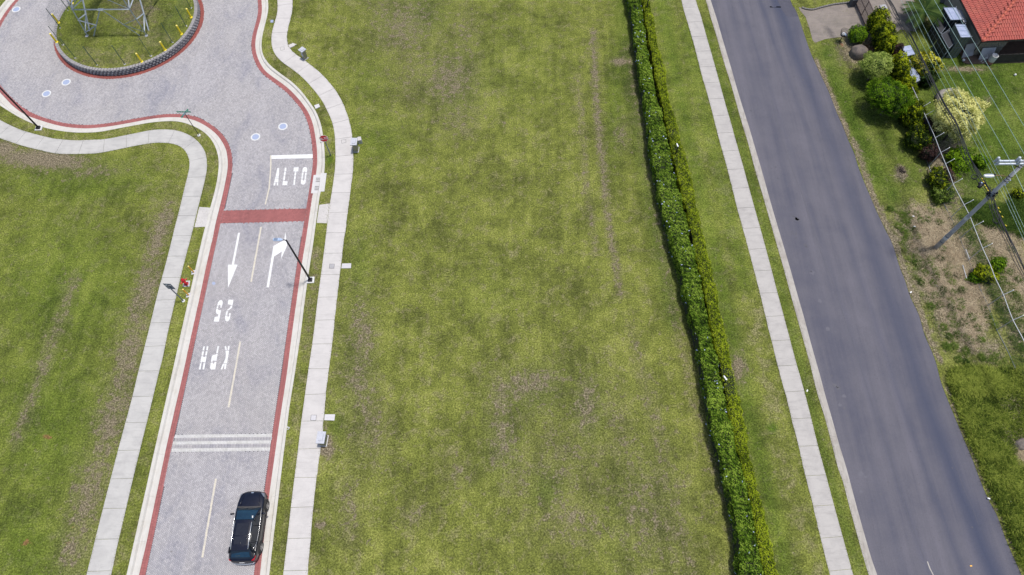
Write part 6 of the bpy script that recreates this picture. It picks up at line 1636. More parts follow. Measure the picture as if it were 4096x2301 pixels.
stain('row of small dark marks on the upper asphalt', [(2700+878/2.894, 1283/2.894, 4), (2700+1030/2.894, 1358/2.894, 3), (2700+1070/2.894, 1358/2.894, 3), (2700+1122/2.894, 1358/2.894, 3), (2700+665/2.894, 82/2.894, 3.5), (2700+900/2.894, 308/2.894, 2.8), (2700+1380/2.894, 888/2.894, 2.5), (2700+1480/2.894, 925/2.894, 3.5), (2700+1510/2.894, 995/2.894, 2.8), (3000+785/2.894, 400+402/2.894, 3.5), (3000+837/2.894, 400+460/2.894, 2.6)])
for lab, (x0, y0, x1, y1, n_) in (('scatter of tiny dark specks on the upper asphalt', (2950, 60, 3280, 620, 60)), ('scatter of tiny dark specks on the middle asphalt', (3180, 640, 3500, 1200, 60)), ('scatter of tiny dark specks on the lower asphalt', (3430, 1260, 3800, 2280, 70))):
    sp_l = []
    for k in range(n_):
        y = random.uniform(y0, y1); t = (y-y0)/(y1-y0); xa = 2900+(y)*.27; sp_l.append((xa+random.uniform(10, 330+.1*y*.5), y, random.uniform(.7, 1.8)))
    stain(lab, sp_l, MOILF if 'middle' in lab else MOIL)
# seam between the two lanes and cracks near the edge: thin dark grooves filled with tar
def seam(name, label, pts, w, mat=MOIL, wob=.0, z=.0125):
    P = W(pts, 0, 6); n = len(P); d = np.gradient(P, axis=0); d /= np.hypot(*d.T)[:, None]; nn = np.column_stack([-d[:, 1], d[:, 0]])
    if wob: P = P+nn*(vnoise(P, 3.0, 4)[:, None]*wob)
    a, b = P+nn*w/2, P-nn*w/2
    mb = MB().add([(x, y, z) for x, y in a]+[(x, y, z) for x, y in b], [(i, i+1, n+i+1, n+i)[::-1] for i in range(n-1)])
    tag(mb.build(name, mat), label, 'road seam')
MSEAM = pmat('tar_seam', (.075, .074, .090), (.06, .06, .075), 6, .8)
seam('road_seam', 'long dark seam between the two lanes of the asphalt', [(3085,400),(3130,560),(3173,690),(3205,770),(3240,880),(3284,1010),(3330,1130),(3352,1200),(3400,1340),(3450,1500),(3500,1650),(3560,1830),(3610,1990),(3640,2090),(3668,2160),(3700,2240)], .035, MSEAM)
seam('road_crack', 'wandering crack along the upper right edge of the asphalt', [(3385,600),(3410,680),(3430,750),(3455,820),(3470,880),(3490,940),(3530,1000),(3560,1030),(3590,1110),(3605,1160),(3625,1220)], .022, MSEAM, .09)
seam('road_crack', 'broken crack along the lower right edge of the asphalt', [(3785,1640),(3812,1700),(3830,1740),(3850,1785),(3870,1830),(3890,1880)], .03, MOIL, .07)
seam('road_crack', 'short row of tar-filled cracks in the lower right lane', [(3800,1810),(3815,1850),(3834,1895),(3850,1940),(3868,1985),(3885,2020),(3915,2100)], .022, MOIL, .03)
o = MB().prism([G(*q)[:2] for q in [(3707,2247),(3711,2246),(3722,2275),(3735,2301),(3731,2301),(3717,2275)]], .012, .015).build('lane_remnant', MKERB2); tag(o, 'short worn white line fragment at the bottom of the asphalt', 'road marking')

# ------------------------------------------------------------------ driveway, gate, pillars
MDRIVE = concrete_mat('driveway_concrete', (.215, .185, .165), (.165, .145, .130), (.105, .095, .09), .8)
MDSTN = pmat('rubble_kerb_stone', (.17, .16, .155), (.11, .105, .10), 9, .9, fine=30, fine_amt=.3, bmp=.3)
dq = [(3194,30),(3200,44),(3222,70),(3236,110),(3250,163),(3257,170),(3262,172),(3300,158),(3357,150),(3390,148),(3470,140),(3560,150),(3600,120),(3660,128),(3682,98),(3690,60),(3640,-20),(3560,-80),(3420,-90),(3404,14),(3330,20),(3262,38),(3230,40),(3208,34)]
MB().prism([G(*p)[:2] for p in dq], -.02, .048).build('driveway', MDRIVE)['kind'] = 'structure'
dkerb = thing('driveway_edging', 'rough stone edging curving along the top of the concrete driveway', 'edging')
eP = W([(3206,34),(3225,40),(3250,42),(3280,34),(3330,22),(3380,16),(3410,12)])
for s in np.arange(.1, plen(eP)-.1, .26):
    q, d = at_len(eP, s); MB().box((q[0][0], q[0][1], .10), (.25, .17, .16), math.atan2(d[0][1], d[0][0])+random.uniform(-.06, .06), .9).build('stone', MDSTN, dkerb)
MGATE = pmat('brown_gate_paint', (.105, .065, .060), (.075, .048, .045), 4, .6)
g0, g1 = Vector(G(3424, 16, .05)), Vector(G(3465, 112, .05))
gate = thing('driveway_gate', 'open-mesh brown metal gate across the driveway', 'gate')
def gate_leaf(a, b, h):
    u = (b-a).normalized(); L = (b-a).length; up = Vector((0, 0, 1))
    for z in (.05, h*.5, h): MB().bar(a+up*z, b+up*z, .05).build('rail', MGATE, gate)
    for t in (0, .5, 1): MB().bar(a+u*L*t, a+u*L*t+up*h, .055).build('upright', MGATE, gate)
    mb = MB(); n = int(L/.11)
    for i in range(-int(h/.11), n):
        for s in (1,):
            x0 = i*.11; p = a+u*max(0, x0)+up*(.05+max(0, -x0)); l = min(h-max(0, -x0), L-max(0, x0))
            if l > .05: mb.bar(p, p+u*l+up*l, .016, .012)
            p = a+u*max(0, x0)+up*(h-max(0, -x0))
            if l > .05: mb.bar(p, p+u*l-up*l, .016, .012)
    mb.build('lattice', MGATE, gate, kind='stuff')
gate_leaf(g0, g1, 1.75)
g2 = g1+(g0-g1)*.0; far = Vector(G(3424, -95, .05))
gate_leaf(far, g0+(far-g0)*.02, 1.75)
MDARKST = pmat('dark_stone', (.05, .05, .055), (.085, .085, .09), 6, .9, fine=20, fine_amt=.4, bmp=.4)
MPCAP = pmat('pillar_cap_stone', (.33, .33, .345), (.24, .24, .255), 5, .8, c=(.14, .13, .13))
def gpillar(img_top, h, w, label):
    x, y, _ = G(*img_top, h); o = thing('gate_pillar', label, 'pillar', (x, y, .03), .15, 'stone gate pillars')
    mb = MB(); mb.box((0, 0, h/2-.05), (w, w, h-.08)); mb.build('shaft', MDARKST, o)
    MB().box((0, 0, h), (w+.16, w+.16, .12)).build('cap', MPCAP, o)
    MB().tube([(w*.1, 0, h+.05), (w*.1, 0, h+.12)], .05, 10).build('cap_hole', MHOLE, o)
    return o
gpillar((3533, 31), 1.9, .46, 'dark gate pillar with a pale square cap beside the lime shrub')
gpillar((3421, -8), .9, .50, 'dark rough stone gate pillar at the top edge, left of the gate')
# trash basket
bx, by, _ = G(3359, 166, .03)
bk_ = thing('trash_basket', 'round wire trash basket on a dark post holding a white bag', 'trash basket', (bx, by, .03))
MB().tube([(0, 0, -.05), (0, 0, .8)], .04, 8).build('post', MBLACK, bk_)
mb = MB()
for k in range(20):
    a = 2*PI*k/20; mb.bar((.26*math.cos(a), .26*math.sin(a), .78), (.40*math.cos(a), .40*math.sin(a), 1.28), .012)
for z, r in ((.78, .26), (.94, .305), (1.10, .35), (1.28, .40)):
    pts = [(r*math.cos(2*PI*k/24), r*math.sin(2*PI*k/24), z) for k in range(25)]; mb.tube(pts, .012, 5, False)
mb.lathe([(.0001, .77), (.26, .78)], n=16, closed=False)
mb.build('wire_basket', MBLACK, bk_)
tb = thing('trash_bag', 'crumpled white and blue trash bag lying in the wire basket', 'trash bag', (bx, by, .03))
for c, r, m in (((-.06, -.03, .92), .20, MWHITE), ((.12, -.06, .90), .16, MLUM), ((.0, .10, .93), .13, MWHITE)):
    n = 10; vs = []
    for i in range(7):
        ph = PI*(i+.02)/6.04
        for j in range(n): 
            rr = r*random.uniform(.8, 1.1); th = 2*PI*j/n; vs.append((c[0]+rr*math.sin(ph)*math.cos(th), c[1]+rr*math.sin(ph)*math.sin(th), c[2]+rr*.6*math.cos(ph)))
    MB().add(vs, [(i*n+j, (i+1)*n+j, (i+1)*n+(j+1) % n, i*n+(j+1) % n) for i in range(6) for j in range(n)]).build('bag', m, tb)
# boulder
MROCK = pmat('boulder_rock', (.155, .125, .105), (.085, .072, .068), 2.2, .9, c=(.20, .155, .11), fine=14, fine_amt=.35, bmp=.6)
def rock(label, img, rad, seed, z=.0, name='boulder'):
    x, y, _ = G(*img, rad[2]*.4); rg = np.random.default_rng(seed); bm = bmesh.new(); bmesh.ops.create_icosphere(bm, subdivisions=4, radius=1)
    P = np.array([v.co[:] for v in bm.verts]); e = 1+vnoise(P, 1.6, seed)*.14+vnoise(P, 4.5, seed+1)*.05+vnoise(P, 12, seed+2)*.018
    P = P*e[:, None]; P = np.sign(P)*np.abs(P)**.88
    for v, p in zip(bm.verts, P): v.co = (p[0]*rad[0], p[1]*rad[1], p[2]*rad[2]+rad[2]*.45)
    me = bpy.data.meshes.new(name); bm.to_mesh(me); bm.free(); me.materials.append(MROCK); me.polygons.foreach_set('use_smooth', [True]*len(me.polygons))
    o = link(bpy.data.objects.new(name, me)); o.location = (x, y, .0); o.rotation_euler = (0, 0, .3)
    return tag(o, label, 'boulder')
rock('large rounded brown boulder on the lawn beside the driveway', (3434, 210), (.80, .72, .72), 5)
rock('grey rock half hidden in the tall grass at the right edge', (4085, 1778), (.55, .42, .32), 8)
rock('small dark stone lying among the tufts on the bare soil', (3741, 1144), (.15, .13, .09), 12, name='stone')
# stump of burnt roots in the verge
stp = thing('root_stump', 'dark dug-up root stump on the grass verge', 'stump', (*G(3603, 684)[:2], .03))
mb = MB()
for k in range(46):
    a = random.uniform(0, 6.28); r_ = random.uniform(.05, .42); mb.bar((math.cos(a)*r_*.3, math.sin(a)*r_*.3, random.uniform(0, .12)), (math.cos(a+.5)*r_, math.sin(a+.5)*r_, random.uniform(.02, .25)), random.uniform(.02, .05))
mb.build('roots', pmat('burnt_wood', (.045, .032, .028), (.12, .09, .07), 9, .95), stp)

# ------------------------------------------------------------------ metal topped boxes beside the hedge
MSHEET = pmat('galvanised_sheet', (.36, .40, .52), (.27, .31, .44), 2.5, .45, .35, c=(.20, .21, .26), fine=10)
MTARP = pmat('grey_green_sheet', (.115, .13, .095), (.085, .10, .075), 3, .8)
def box_from(name, label, cat, img4, h, matside, mattop, ribs=0, group=None, z0=.03, frame=False, across=True):
    P = [Vector(G(*p, h)) for p in img4]; c = sum(P, Vector())/4
    o = thing(name, label, cat, (c.x, c.y, 0), group=group)
    Q = [(p.x-c.x, p.y-c.y) for p in P]
    MB().prism([(x*.97, y*.97) for x, y in Q], z0, h-.03).build('side_walls', matside, o)
    MB().prism(Q, h-.03, h).build('metal_top', mattop, o)
    for k in range(ribs):
        t = (k+.5)/ribs
        if across: a = Vector((*Q[0], h)).lerp(Vector((*Q[3], h)), t); b = Vector((*Q[1], h)).lerp(Vector((*Q[2], h)), t)
        else: a = Vector((*Q[0], h)).lerp(Vector((*Q[1], h)), t); b = Vector((*Q[3], h)).lerp(Vector((*Q[2], h)), t)
        MB().bar(a, b, .035, .05).build('rib', MLUMD, o)
    if frame:
        ext = [Vector((*q, 0)) for q in Q]
        for i in range(4):
            a, b = ext[i], ext[(i+1) % 4]
            for z in (z0+.05, h*.5, h+.015): MB().bar(Vector((a.x, a.y, z)), Vector((b.x, b.y, z)), .035).build('frame_bar', MGREY, o)
            for t in (0, .33, .66): p = a.lerp(b, t); MB().bar(Vector((p.x, p.y, z0)), Vector((p.x, p.y, h)), .035).build('frame_bar', MGREY, o)
        for i in range(4): MB().tube([(Q[i][0], Q[i][1], h), (Q[i][0], Q[i][1], h+.12)], .03, 6).build('corner_pin', MGALV, o)
    return o
c6 = lambda p: crop(3100, 0, 2.4116, p)
box_from('metal_box', 'upper blue-grey metal-topped box among the shrubs', 'box', c6([(1152,466),(1310,436),(1355,522),(1212,556)]), .95, MTARP, MSHEET, 1, 'metal-topped boxes in the boundary shrubs')
box_from('metal_box', 'narrow middle metal-topped box between the shrubs and the croton', 'box', c6([(1232,552),(1282,545),(1335,640),(1270,658)]), .80, MTARP, MSHEET, 0, 'metal-topped boxes in the boundary shrubs')
box_from('metal_box', 'long ribbed metal-topped box above the pipe fence', 'box', c6([(1270,655),(1332,645),(1420,768),(1352,797)]), .85, MTARP, MSHEET, 4, 'metal-topped boxes in the boundary shrubs', across=False)
# dark framed cages by the house
MDK = pmat('dark_cage_panel', (.016, .018, .026), (.010, .011, .016), 4, .6)
c2_ = lambda p: crop(3680, 0, 5.565, p)
box_from('framed_cabinet', 'tall black framed cabinet with a blue metal top nearest the palm', 'cabinet', c2_([(525,178),(800,170),(950,440),(682,452)]), 2.3, MDK, MSHEET, 2, 'black framed cabinets beside the house', frame=True, across=False)
box_from('framed_cabinet', 'black framed cabinet with ribbed pale top next to the roof corner', 'cabinet', c2_([(775,545),(1000,545),(1140,832),(908,838)]), 2.5, MTARP, MSHEET, 3, 'black framed cabinets beside the house', frame=True)
box_from('framed_cabinet', 'lower black open-framed cabinet in front of the ribbed one', 'cabinet', c2_([(470,780),(640,665),(775,950),(640,1090)]), 1.55, MDK, MDK, 0, 'black framed cabinets beside the house', frame=True)
box_from('framed_cabinet', 'lower black open-framed cabinet in front of the blue-topped one', 'cabinet', c2_([(330,530),(440,360),(580,600),(460,760)]), 1.45, MDK, MDK, 0, 'black framed cabinets beside the house', frame=True)
box_from('metal_sheet_bench', 'long grey sheet-topped bench between the cabinet and the roof', 'bench', c2_([(850,222),(930,215),(1040,490),(975,500)]), 2.2, MDK, MGALV, 1)
# ------------------------------------------------------------------ house with clay tile roof
MTILE = pmat('clay_roof_tile', (.345, .070, .050), (.27, .057, .044), 1.6, .75, c=(.38, .105, .07), fine=9, fine_amt=.22)
MRIDGE = pmat('clay_ridge_tile', (.43, .10, .060), (.36, .08, .05), 3, .75)
MWALLH = pmat('cream_house_wall', (.42, .39, .33), (.35, .32, .27), 3, .85)
MSTONE = pmat('pale_wall_stone', (.30, .27, .20), (.19, .17, .135), 7, .9, fine=20, fine_amt=.3, bmp=.4)
MMORT = pmat('dark_mortar', (.05, .045, .04), (.035, .03, .028), 6, .95)
MTERR = pmat('terrace_brown_concrete', (.135, .088, .062), (.10, .068, .05), 2.5, .85, c=(.17, .12, .085))
MSLAT = pmat('dark_timber', (.035, .030, .028), (.055, .047, .042), 3, .8)
HE = 2.75
house = thing('house', 'house with a red clay tile hip roof at the top right', 'house')
e0 = Vector(G(3841.7, 0, HE)); e1 = Vector(G(3929, 167, HE)); e2 = Vector(G(4096, 158.5, HE))
ua = (e0-e1).normalized(); ub = (e2-e1).normalized()
# hip ridge climbs where both slopes meet
hipdir = (ua+ub).normalized(); 
LA, LB = 13.0, 16.0; pitch = .36
def slope(p0, u, inward, Lr, tw, th_, depth):
    """clay tiles laid in overlapping courses; p0 eave corner, u along the eave, inward horizontal normal"""
    tiles = []; up = Vector((0, 0, 1)); sl = (inward+up*pitch).normalized(); n_ = u.cross(sl).normalized()
    if n_.z < 0: n_ = -n_
    return sl, n_
na = Vector((-ua.y, ua.x, 0)); na = na if na.dot(ub) > 0 else -na
nb_ = Vector((-ub.y, ub.x, 0)); nb_ = nb_ if nb_.dot(ua) > 0 else -nb_
def tile_mesh(w, l):
    mb = MB(); n = 5; vs = []
    for j, (y, dz) in enumerate(((0, .030), (l*1.12, .0))):
        for i in range(n):
            a = PI*i/(n-1); vs.append((-math.cos(a)*w*.5, y, dz+math.sin(a)*w*.36))
    for i in range(n): a = PI*i/(n-1); vs.append((-math.cos(a)*w*.5, 0, dz*0+.012+math.sin(a)*w*.22))
    fs = [(i, i+1, n+i+1, n+i) for i in range(n-1)]+[(2*n+i, 2*n+i+1, i+1, i) for i in range(n-1)]
    return mb.add(vs, fs)
TW_, TL_ = .235, .40
tmesh = tile_mesh(TW_*1.02, TL_).mesh('roof_tile', MTILE, False)
allt = []
for (u, inw, L) in ((ua, na, LA), (ub, nb_, LB)):
    sl = (inw+Vector((0, 0, pitch))).normalized(); n_ = u.cross(sl).normalized(); flip = n_.z < 0
    if flip: n_ = -n_
    # hip: distance along the eave from corner at which course at depth d starts
    cosang = ua.dot(ub); 
    rowsn = 18
    for r in range(rowsn):
        d = r*TL_; horiz = d*inw.dot(sl)
        # start where the hip line passes: point p = e1 + hip*t ; inward distance horiz
        t = horiz/max(1e-3, hipdir.dot(inw)); s0 = hipdir.dot(u)*t
        k = 0
        while s0+.02+k*TW_ < L:
            s = s0+.02+k*TW_; p = e1+u*s+sl*d-sl*.0+n_*.02
            allt.append((p, u, sl, n_, r, k)); k += 1
sel = []
V_, F_ = [], []
for (p, u, sl, n_, r, k) in allt:
    px = PIX(np.array([[p.x*CH/(CH-p.z), p.y*CH/(CH-p.z)]]))[0]
    sel.append(-10 < px[0] < 4110 and -15 < px[1] < 400)
vis_i = [i for i, s in enumerate(sel) if s]; vis_i.sort(key=lambda i: allt[i][0].y); own = set(vis_i[:298])
restt = MB(); base_v = [Vector(v.co) for v in tmesh.vertices]; base_f = [tuple(f.vertices) for f in tmesh.polygons]
for i, (p, u, sl, n_, r, k) in enumerate(allt):
    M_ = Matrix(((u.x, sl.x, n_.x, p.x), (u.y, sl.y, n_.y, p.y), (u.z, sl.z, n_.z, p.z+random.uniform(-.006, .006)), (0, 0, 0, 1)))
    if i in own:
        o = bpy.data.objects.new('roof_tile', tmesh); COL.objects.link(o); o.parent = house; o.matrix_world = M_
    else: restt.add([M_ @ v for v in base_v], base_f)
restt.build('roof_tile_field', MTILE, house, kind='stuff')
# roof deck under the tiles and ridge caps on the hip
depth_ = 18*TL_
def deck(u, inw, L):
    sl = (inw+Vector((0, 0, pitch))).normalized(); horiz = depth_*inw.dot(sl); t = horiz/hipdir.dot(inw)
    a = e1.copy(); b = e1+u*L; c = e1+u*L+sl*depth_; d = e1+hipdir*t+Vector((0, 0, 1))*sl.z*depth_
    z = Vector((0, 0, -.012))
    mb = MB(); mb.add([a+z, b+z, c+z, d+z, a+z*9, b+z*9, c+z*9, d+z*9], [(0, 1, 2, 3), (7, 6, 5, 4), (0, 4, 5, 1)]); return mb.build('roof_deck', MRIDGE, house)
deck(ua, na, LA); deck(ub, nb_, LB)
sla = (na+Vector((0, 0, pitch))).normalized(); t_ = depth_*na.dot(sla)/hipdir.dot(na); hend = e1+hipdir*t_+Vector((0, 0, sla.z*depth_))
hv = (hend-e1); hl = hv.length; hv.normalize()
for k in range(int(hl/.42)):
    a = e1+hv*(k*.42-.02)+Vector((0, 0, .085)); b = a+hv*.46-Vector((0, 0, .02)); MB().tube([a, b], [.135, .115], 8).build('ridge_tile', MRIDGE, house, True)
# fascia, walls and stone panel under the eaves
MB().bar(e1+Vector((0, 0, -.06)), e1+ua*LA+Vector((0, 0, -.06)), .03, .16).build('fascia', MSLAT, house)
MB().bar(e1+Vector((0, 0, -.06)), e1+ub*LB+Vector((0, 0, -.06)), .03, .16).build('fascia', MSLAT, house)
wc = e1+na*1.0+nb_*1.15; wc.z = 0
fr = [wc, wc+ua*LA, wc+ua*LA+ub*LB, wc+ub*LB]
def hwall(a, b, z0, z1, mat, nm='wall', t=.18):
    m_ = (a+b)/2; L = (b-a).length; return MB().box((m_.x, m_.y, (z0+z1)/2), (L, t, z1-z0), math.atan2((b-a).y, (b-a).x)).build(nm, mat, house)
hwall(fr[0]+ub*.0, fr[1], 0, HE+.35, MWALLH); hwall(fr[0], fr[0]+ub*2.6, 0, HE+.35, MMORT); hwall(fr[0]+ub*2.6+nb_*2.5, fr[3]+nb_*2.5, 0, HE+.8, MWALLH)
hwall(fr[0]+ub*2.6, fr[0]+ub*2.6+nb_*2.5, 0, HE+.4, MWALLH)
sw0 = fr[0]-nb_*.10; L = 2.6
for r in range(15):
    x = -.0
    while x < L-.05:
        w = random.uniform(.16, .34); w = min(w, L-x); p = sw0+ub*(x+w/2); z = .05+r*.17
        o = MB().box((0, 0, 0), (w-.02, .07+random.uniform(0, .04), .15), 0, .95).build('wall_stone', MSTONE, house)
        o.location = (p.x, p.y, z+.08); o.rotation_euler = (0, 0, math.atan2(ub.y, ub.x)); x += w
terr = [(3838,180),(3838,214),(3846,238),(3852,253),(3870,258),(3920,257),(3990,255),(4200,250),(4200,60),(3930,60),(3890,150)]
tag(MB().prism([G(*p)[:2] for p in terr], -.02, .10).build('terrace', MTERR), None, None, None, 'structure')
# dark slatted railing in front of the terrace
ra = Vector(G(3972, 252, .1)); rb = Vector(G(4150, 245, .1)); rl_ = thing('slatted_railing', 'dark timber slatted railing in front of the terrace', 'railing')
L = (rb-ra).length; u = (rb-ra).normalized()
n = int(L/.11)
for i in range(n):
    p = ra+u*(i+.5)*.11; MB().box((p.x, p.y, .6), (.085, .03, 1.0), math.atan2(u.y, u.x)+random.uniform(-.03, .03)).build('slat', MSLAT, rl_)
for z in (.3, 1.0): MB().bar(ra+Vector((0, .04, z)), rb+Vector((0, .04, z)), .05).build('rail', MSLAT, rl_)
# barrel, chair frame, ball, leaning sheets
bx, by, _ = G(3957, 252, .1); ba = thing('barrel', 'dented white barrel with rusty foot beside the slatted railing', 'barrel', (bx, by, .10))
MRUST = pmat('rusty_pink_paint', (.34, .15, .11), (.22, .10, .07), 9, .8)
MB().lathe([(.28, .28), (.30, .30), (.295, .6), (.30, .62), (.295, .93), (.30, .95), (.27, .95), (.26, .55), (.0001, .54)], n=20, closed=False).build('drum', MPAINT, ba, True)
MB().lathe([(.285, .0), (.295, .02), (.29, .28)], n=20, closed=False).build('rusty_foot', MRUST, ba, True)
bx, by, _ = G(3853.5, 241.5, .2); o = MB().lathe([(.0001, -.13)]+[(.13*math.cos(t), .13*math.sin(t)) for t in np.linspace(-1.4, 1.4, 9)]+[(.0001, .13)], n=16, closed=False).build('ball', MPAINT, None, True); o.location = (bx, by, .23); tag(o, 'white ball with a blue band lying at the terrace corner', 'ball')
bb = MB().lathe([(.134, -.02), (.134, .02)], n=16, closed=False).build('blue_band', MLUM, o)
bx, by, _ = G(4061, 299, .15); o = MB().lathe([(.0001, -.11)]+[(.11*math.cos(t), .11*math.sin(t)) for t in np.linspace(-1.4, 1.4, 9)]+[(.0001, .11)], n=16, closed=False).build('ball', MPAINT, None, True); o.location = (bx, by, .14); tag(o, 'white ball alone on the lawn below the house', 'ball')
bx, by, _ = G(3930, 243, .1); ch = thing('folding_chair', 'bare white tubular chair frame lying on the terrace', 'chair frame', (bx, by, .12), .5)
for pts in ([(-.3, -.22, 0), (.3, -.2, .02), (.34, -.1, .02), (.3, .0, .02), (-.3, -.04, 0)], [(-.25, .2, .0), (.1, -.1, .45), (.3, .1, .5)], [(-.32, .1, .0), (.05, -.2, .45), (.28, -.05, .5)]):
    MB().tube(pts, .016, 6).build('tube_frame', MSIGNW, ch, True)
x0 = fr[0]-nb_*.35+ub*.9; o = MB().box((0, 0, 0), (1.3, .03, 1.1)).build('leaning_panel', MCOV2); o.location = (x0.x+.2, x0.y-.15, .58); o.rotation_euler = (-.45, 0, math.atan2(ub.y, ub.x)); tag(o, 'pale grey panel leaning on the stone wall behind the barrel', 'panel')
x1 = fr[0]+ua*.5-na*.5; o = MB().box((0, 0, 0), (1.2, .03, 1.4)).build('leaning_panel', MCOV3); o.location = (x1.x, x1.y-.6, .68); o.rotation_euler = (-.35, 0, .25); tag(o, 'darker grey panel leaning between the stone wall and the cabinets', 'panel')
# pale driveway wall glimpsed at the top
wx = Vector(G(3760, -14, 1.0)); o = MB().box((wx.x, wx.y+.6, 1.0), (3.2, .2, 2.0), -.3).build('garden_wall', MPCAP); tag(o, 'pale garden wall behind the palm at the top edge', 'wall')

# concrete ring planter half hidden by the variegated tree
MPLA = pmat('planter_concrete', (.215, .195, .175), (.17, .155, .14), 4, .85, fine=20, fine_amt=.2, bmp=.2)
c_ = G(3806, 400, .35); pl = thing('stone_ring', 'grey rounded concrete ring in two halves beside the variegated tree', 'stone ring', (c_[0], c_[1], .03))
for a0, a1, nm in ((.05, 1.75, 'ring_half'), (1.80, 4.4, 'ring_half'), (4.45, 6.25, 'ring_half')):
    pts = [(1.02*math.cos(a0+(a1-a0)*i/14), .98*math.sin(a0+(a1-a0)*i/14), .30) for i in range(15)]
    MB().tube(pts, [.30]+[.36]*13+[.30], 12).build(nm, MPLA, pl, True)
MB().lathe([(.0001, .03), (.75, .04)], n=20, closed=False).build('dark_soil', MHOLE, pl)

# ------------------------------------------------------------------ pipe and chain-link fence
pf = thing('pipe_fence', 'galvanised pipe and chain-link fence with slanted arms above the bank', 'fence')
HT = 1.95
top_px = [(3640,330),(3658,367),(3689,435),(3701,462),(3726,518),(3741,551),(3759,600),(3800,699),(3814,740),(3856,819),(3880,865),(3897,910),(3930,993),(3960.5,1058),(3980,1111),(4013.7,1179),(4050,1278),(4093.6,1358),(4160,1500),(4260,1720)]
tops = [Vector(G(*p, HT)) for p in top_px]
TPn = np.array([(p.x, p.y) for p in tops]); Lf = plen(TPn)
posts_px = [(3686,430),(3701,462),(3741,551),(3767,610),(3788,655),(3812,735),(3856,819),(3895,905),(3930,993),(4014,1179),(4052,1280)]
ends_px = [(3693,379),(3726,449),(3763,524),(3794,601),(3806,633),(3838,728),(3881,811),(3923,897),(3958,985),(4041,1172),(4083,1268)]
post_s = []
s_ = np.r_[0, np.cumsum(np.hypot(*np.diff(TPn, axis=0).T))]
def near_s(p):
    q = np.array(p); tt = np.linspace(0, Lf, 1500); X = np.column_stack([np.interp(tt, s_, TPn[:, 0]), np.interp(tt, s_, TPn[:, 1])]); return float(tt[np.argmin(np.hypot(*(X-q).T))])
for pp, ee in zip(posts_px, ends_px):
    s0 = near_s(G(*pp, HT)[:2]); post_s.append(s0)
post_s = sorted(post_s+[s0 for s0 in (.3, Lf-1, Lf-4)])
for s0 in post_s:
    q, d = at_len(TPn, s0); x, y = q[0]
    MB().tube([(x, y, 0), (x, y, HT)], .03, 8).build('post', MGALV, pf)
    MB().tube([(x, y, HT), (x+.30, y+.08, HT+.26), (x+.52, y+.16, HT+.42)], .022, 8).build('arm', MGALV, pf)
    MB().lathe([(.0001, .05), (.035, .03), (.04, -.01), (.0001, -.03)], (x+.52, y+.16, HT+.44), 8, False).build('arm_cap', MSIGNW, pf)
rp = resample(TPn, 60)
MB().tube([(x, y, HT) for x, y in rp], .028, 8).build('top_rail', MGALV, pf, True)
MB().tube([(x, y, .08) for x, y in rp], .018, 6).build('bottom_rail', MGREY, pf, True)
mb = MB(); cell = .085; n = int(Lf/cell)
tt = np.linspace(0, Lf, n); Q, D = at_len(TPn, tt); r = .0022
for i in range(0, n-24, 1):
    for di in (1, -1):
        a = i if di > 0 else i+22; b = i+22 if di > 0 else i
        p, q = Q[a], Q[b]
        mb.add([(p[0], p[1], .1-r), (q[0], q[1], HT-r), (q[0], q[1], HT+r), (p[0], p[1], .1+r)], [(0, 1, 2, 3)])
mb.build('chain_link', MGREY, pf, kind='stuff')
# low footing kerb of an older fence line and loose pipes
for a, b, lab in (((3851,1061),(3867,1115),'short grey pipe lying in the weeds left of the fence'), ((3863,998),(3879,1039),'short pale pipe stub standing between the weeds'), ((3717,668),(3727,698),'small white post stub at the foot of the boundary hedge')):
    A_, B_ = G(*a, .3), G(*b, .3); tag(MB().tube([A_, B_], .03, 8).build('loose_pipe', MGALV), lab, 'pipe')

# ------------------------------------------------------------------ utility pole with cross arms, luminaire, cable bundle
pb = Vector(G(3741, 993, 0)); HPO = 11.6
ptop = Vector(G(4128, 622, HPO)); ptop = Vector((ptop.x, ptop.y, HPO))
pole = thing('utility_pole', 'tall grey concrete utility pole leaning out of the bare soil', 'utility pole', (pb.x, pb.y, 0))
L_ = lambda z: Vector(((ptop.x-pb.x)*z/HPO, (ptop.y-pb.y)*z/HPO, z))
MPOLE = pmat('pole_concrete', (.42, .42, .44), (.35, .345, .365), 2.5, .8, c=(.29, .28, .30), fine=30, fine_amt=.15)
MB().tube([L_(-.3), L_(3), L_(7), L_(HPO)], [.185, .165, .14, .11], 20).build('shaft', MPOLE, pole, True)
for z, m in ((1.0, MGREY), (1.45, MWHITE), (1.75, MGREY), (4.2, MWHITE)):
    MB().tube([L_(z), L_(z+(.10 if m == MGREY else .3))], .185 if z < 3 else .165, 16).build('pole_band', m, pole)
for z in (8.9, 9.15, 9.4, 10.4, 10.6): MB().tube([L_(z), L_(z+.05)], .142 if z < 10 else .132, 16).build('steel_band', MBLACK, pole)
def at_pole_off(z, dx, dy=0): p = L_(z); return Vector((p.x+dx, p.y+dy, z))
MINS = pmat('insulator_porcelain', (.52, .56, .62), (.44, .48, .54), 6, .3)
for k, yo in enumerate((.10, -.14)):
    a, b = at_pole_off(10.9, -2.05, yo), at_pole_off(10.9, 1.9, yo)
    MB().bar(a, b, .11, .11).build('cross_arm', MINS, pole)
    for dx in (-1.95, -.55, .6, 1.75):
        p = at_pole_off(10.97, dx, yo); MB().lathe([(.045, 0), (.10, .05), (.085, .12), (.105, .16), (.085, .26), (.10, .30), (.05, .36), (.0001, .37)], tuple(p), 14, False).build('insulator', MINS, pole, True)
MB().bar(at_pole_off(10.85, -1.0, .1), L_(10.3), .05).build('arm_stay', MBLACK, pole)
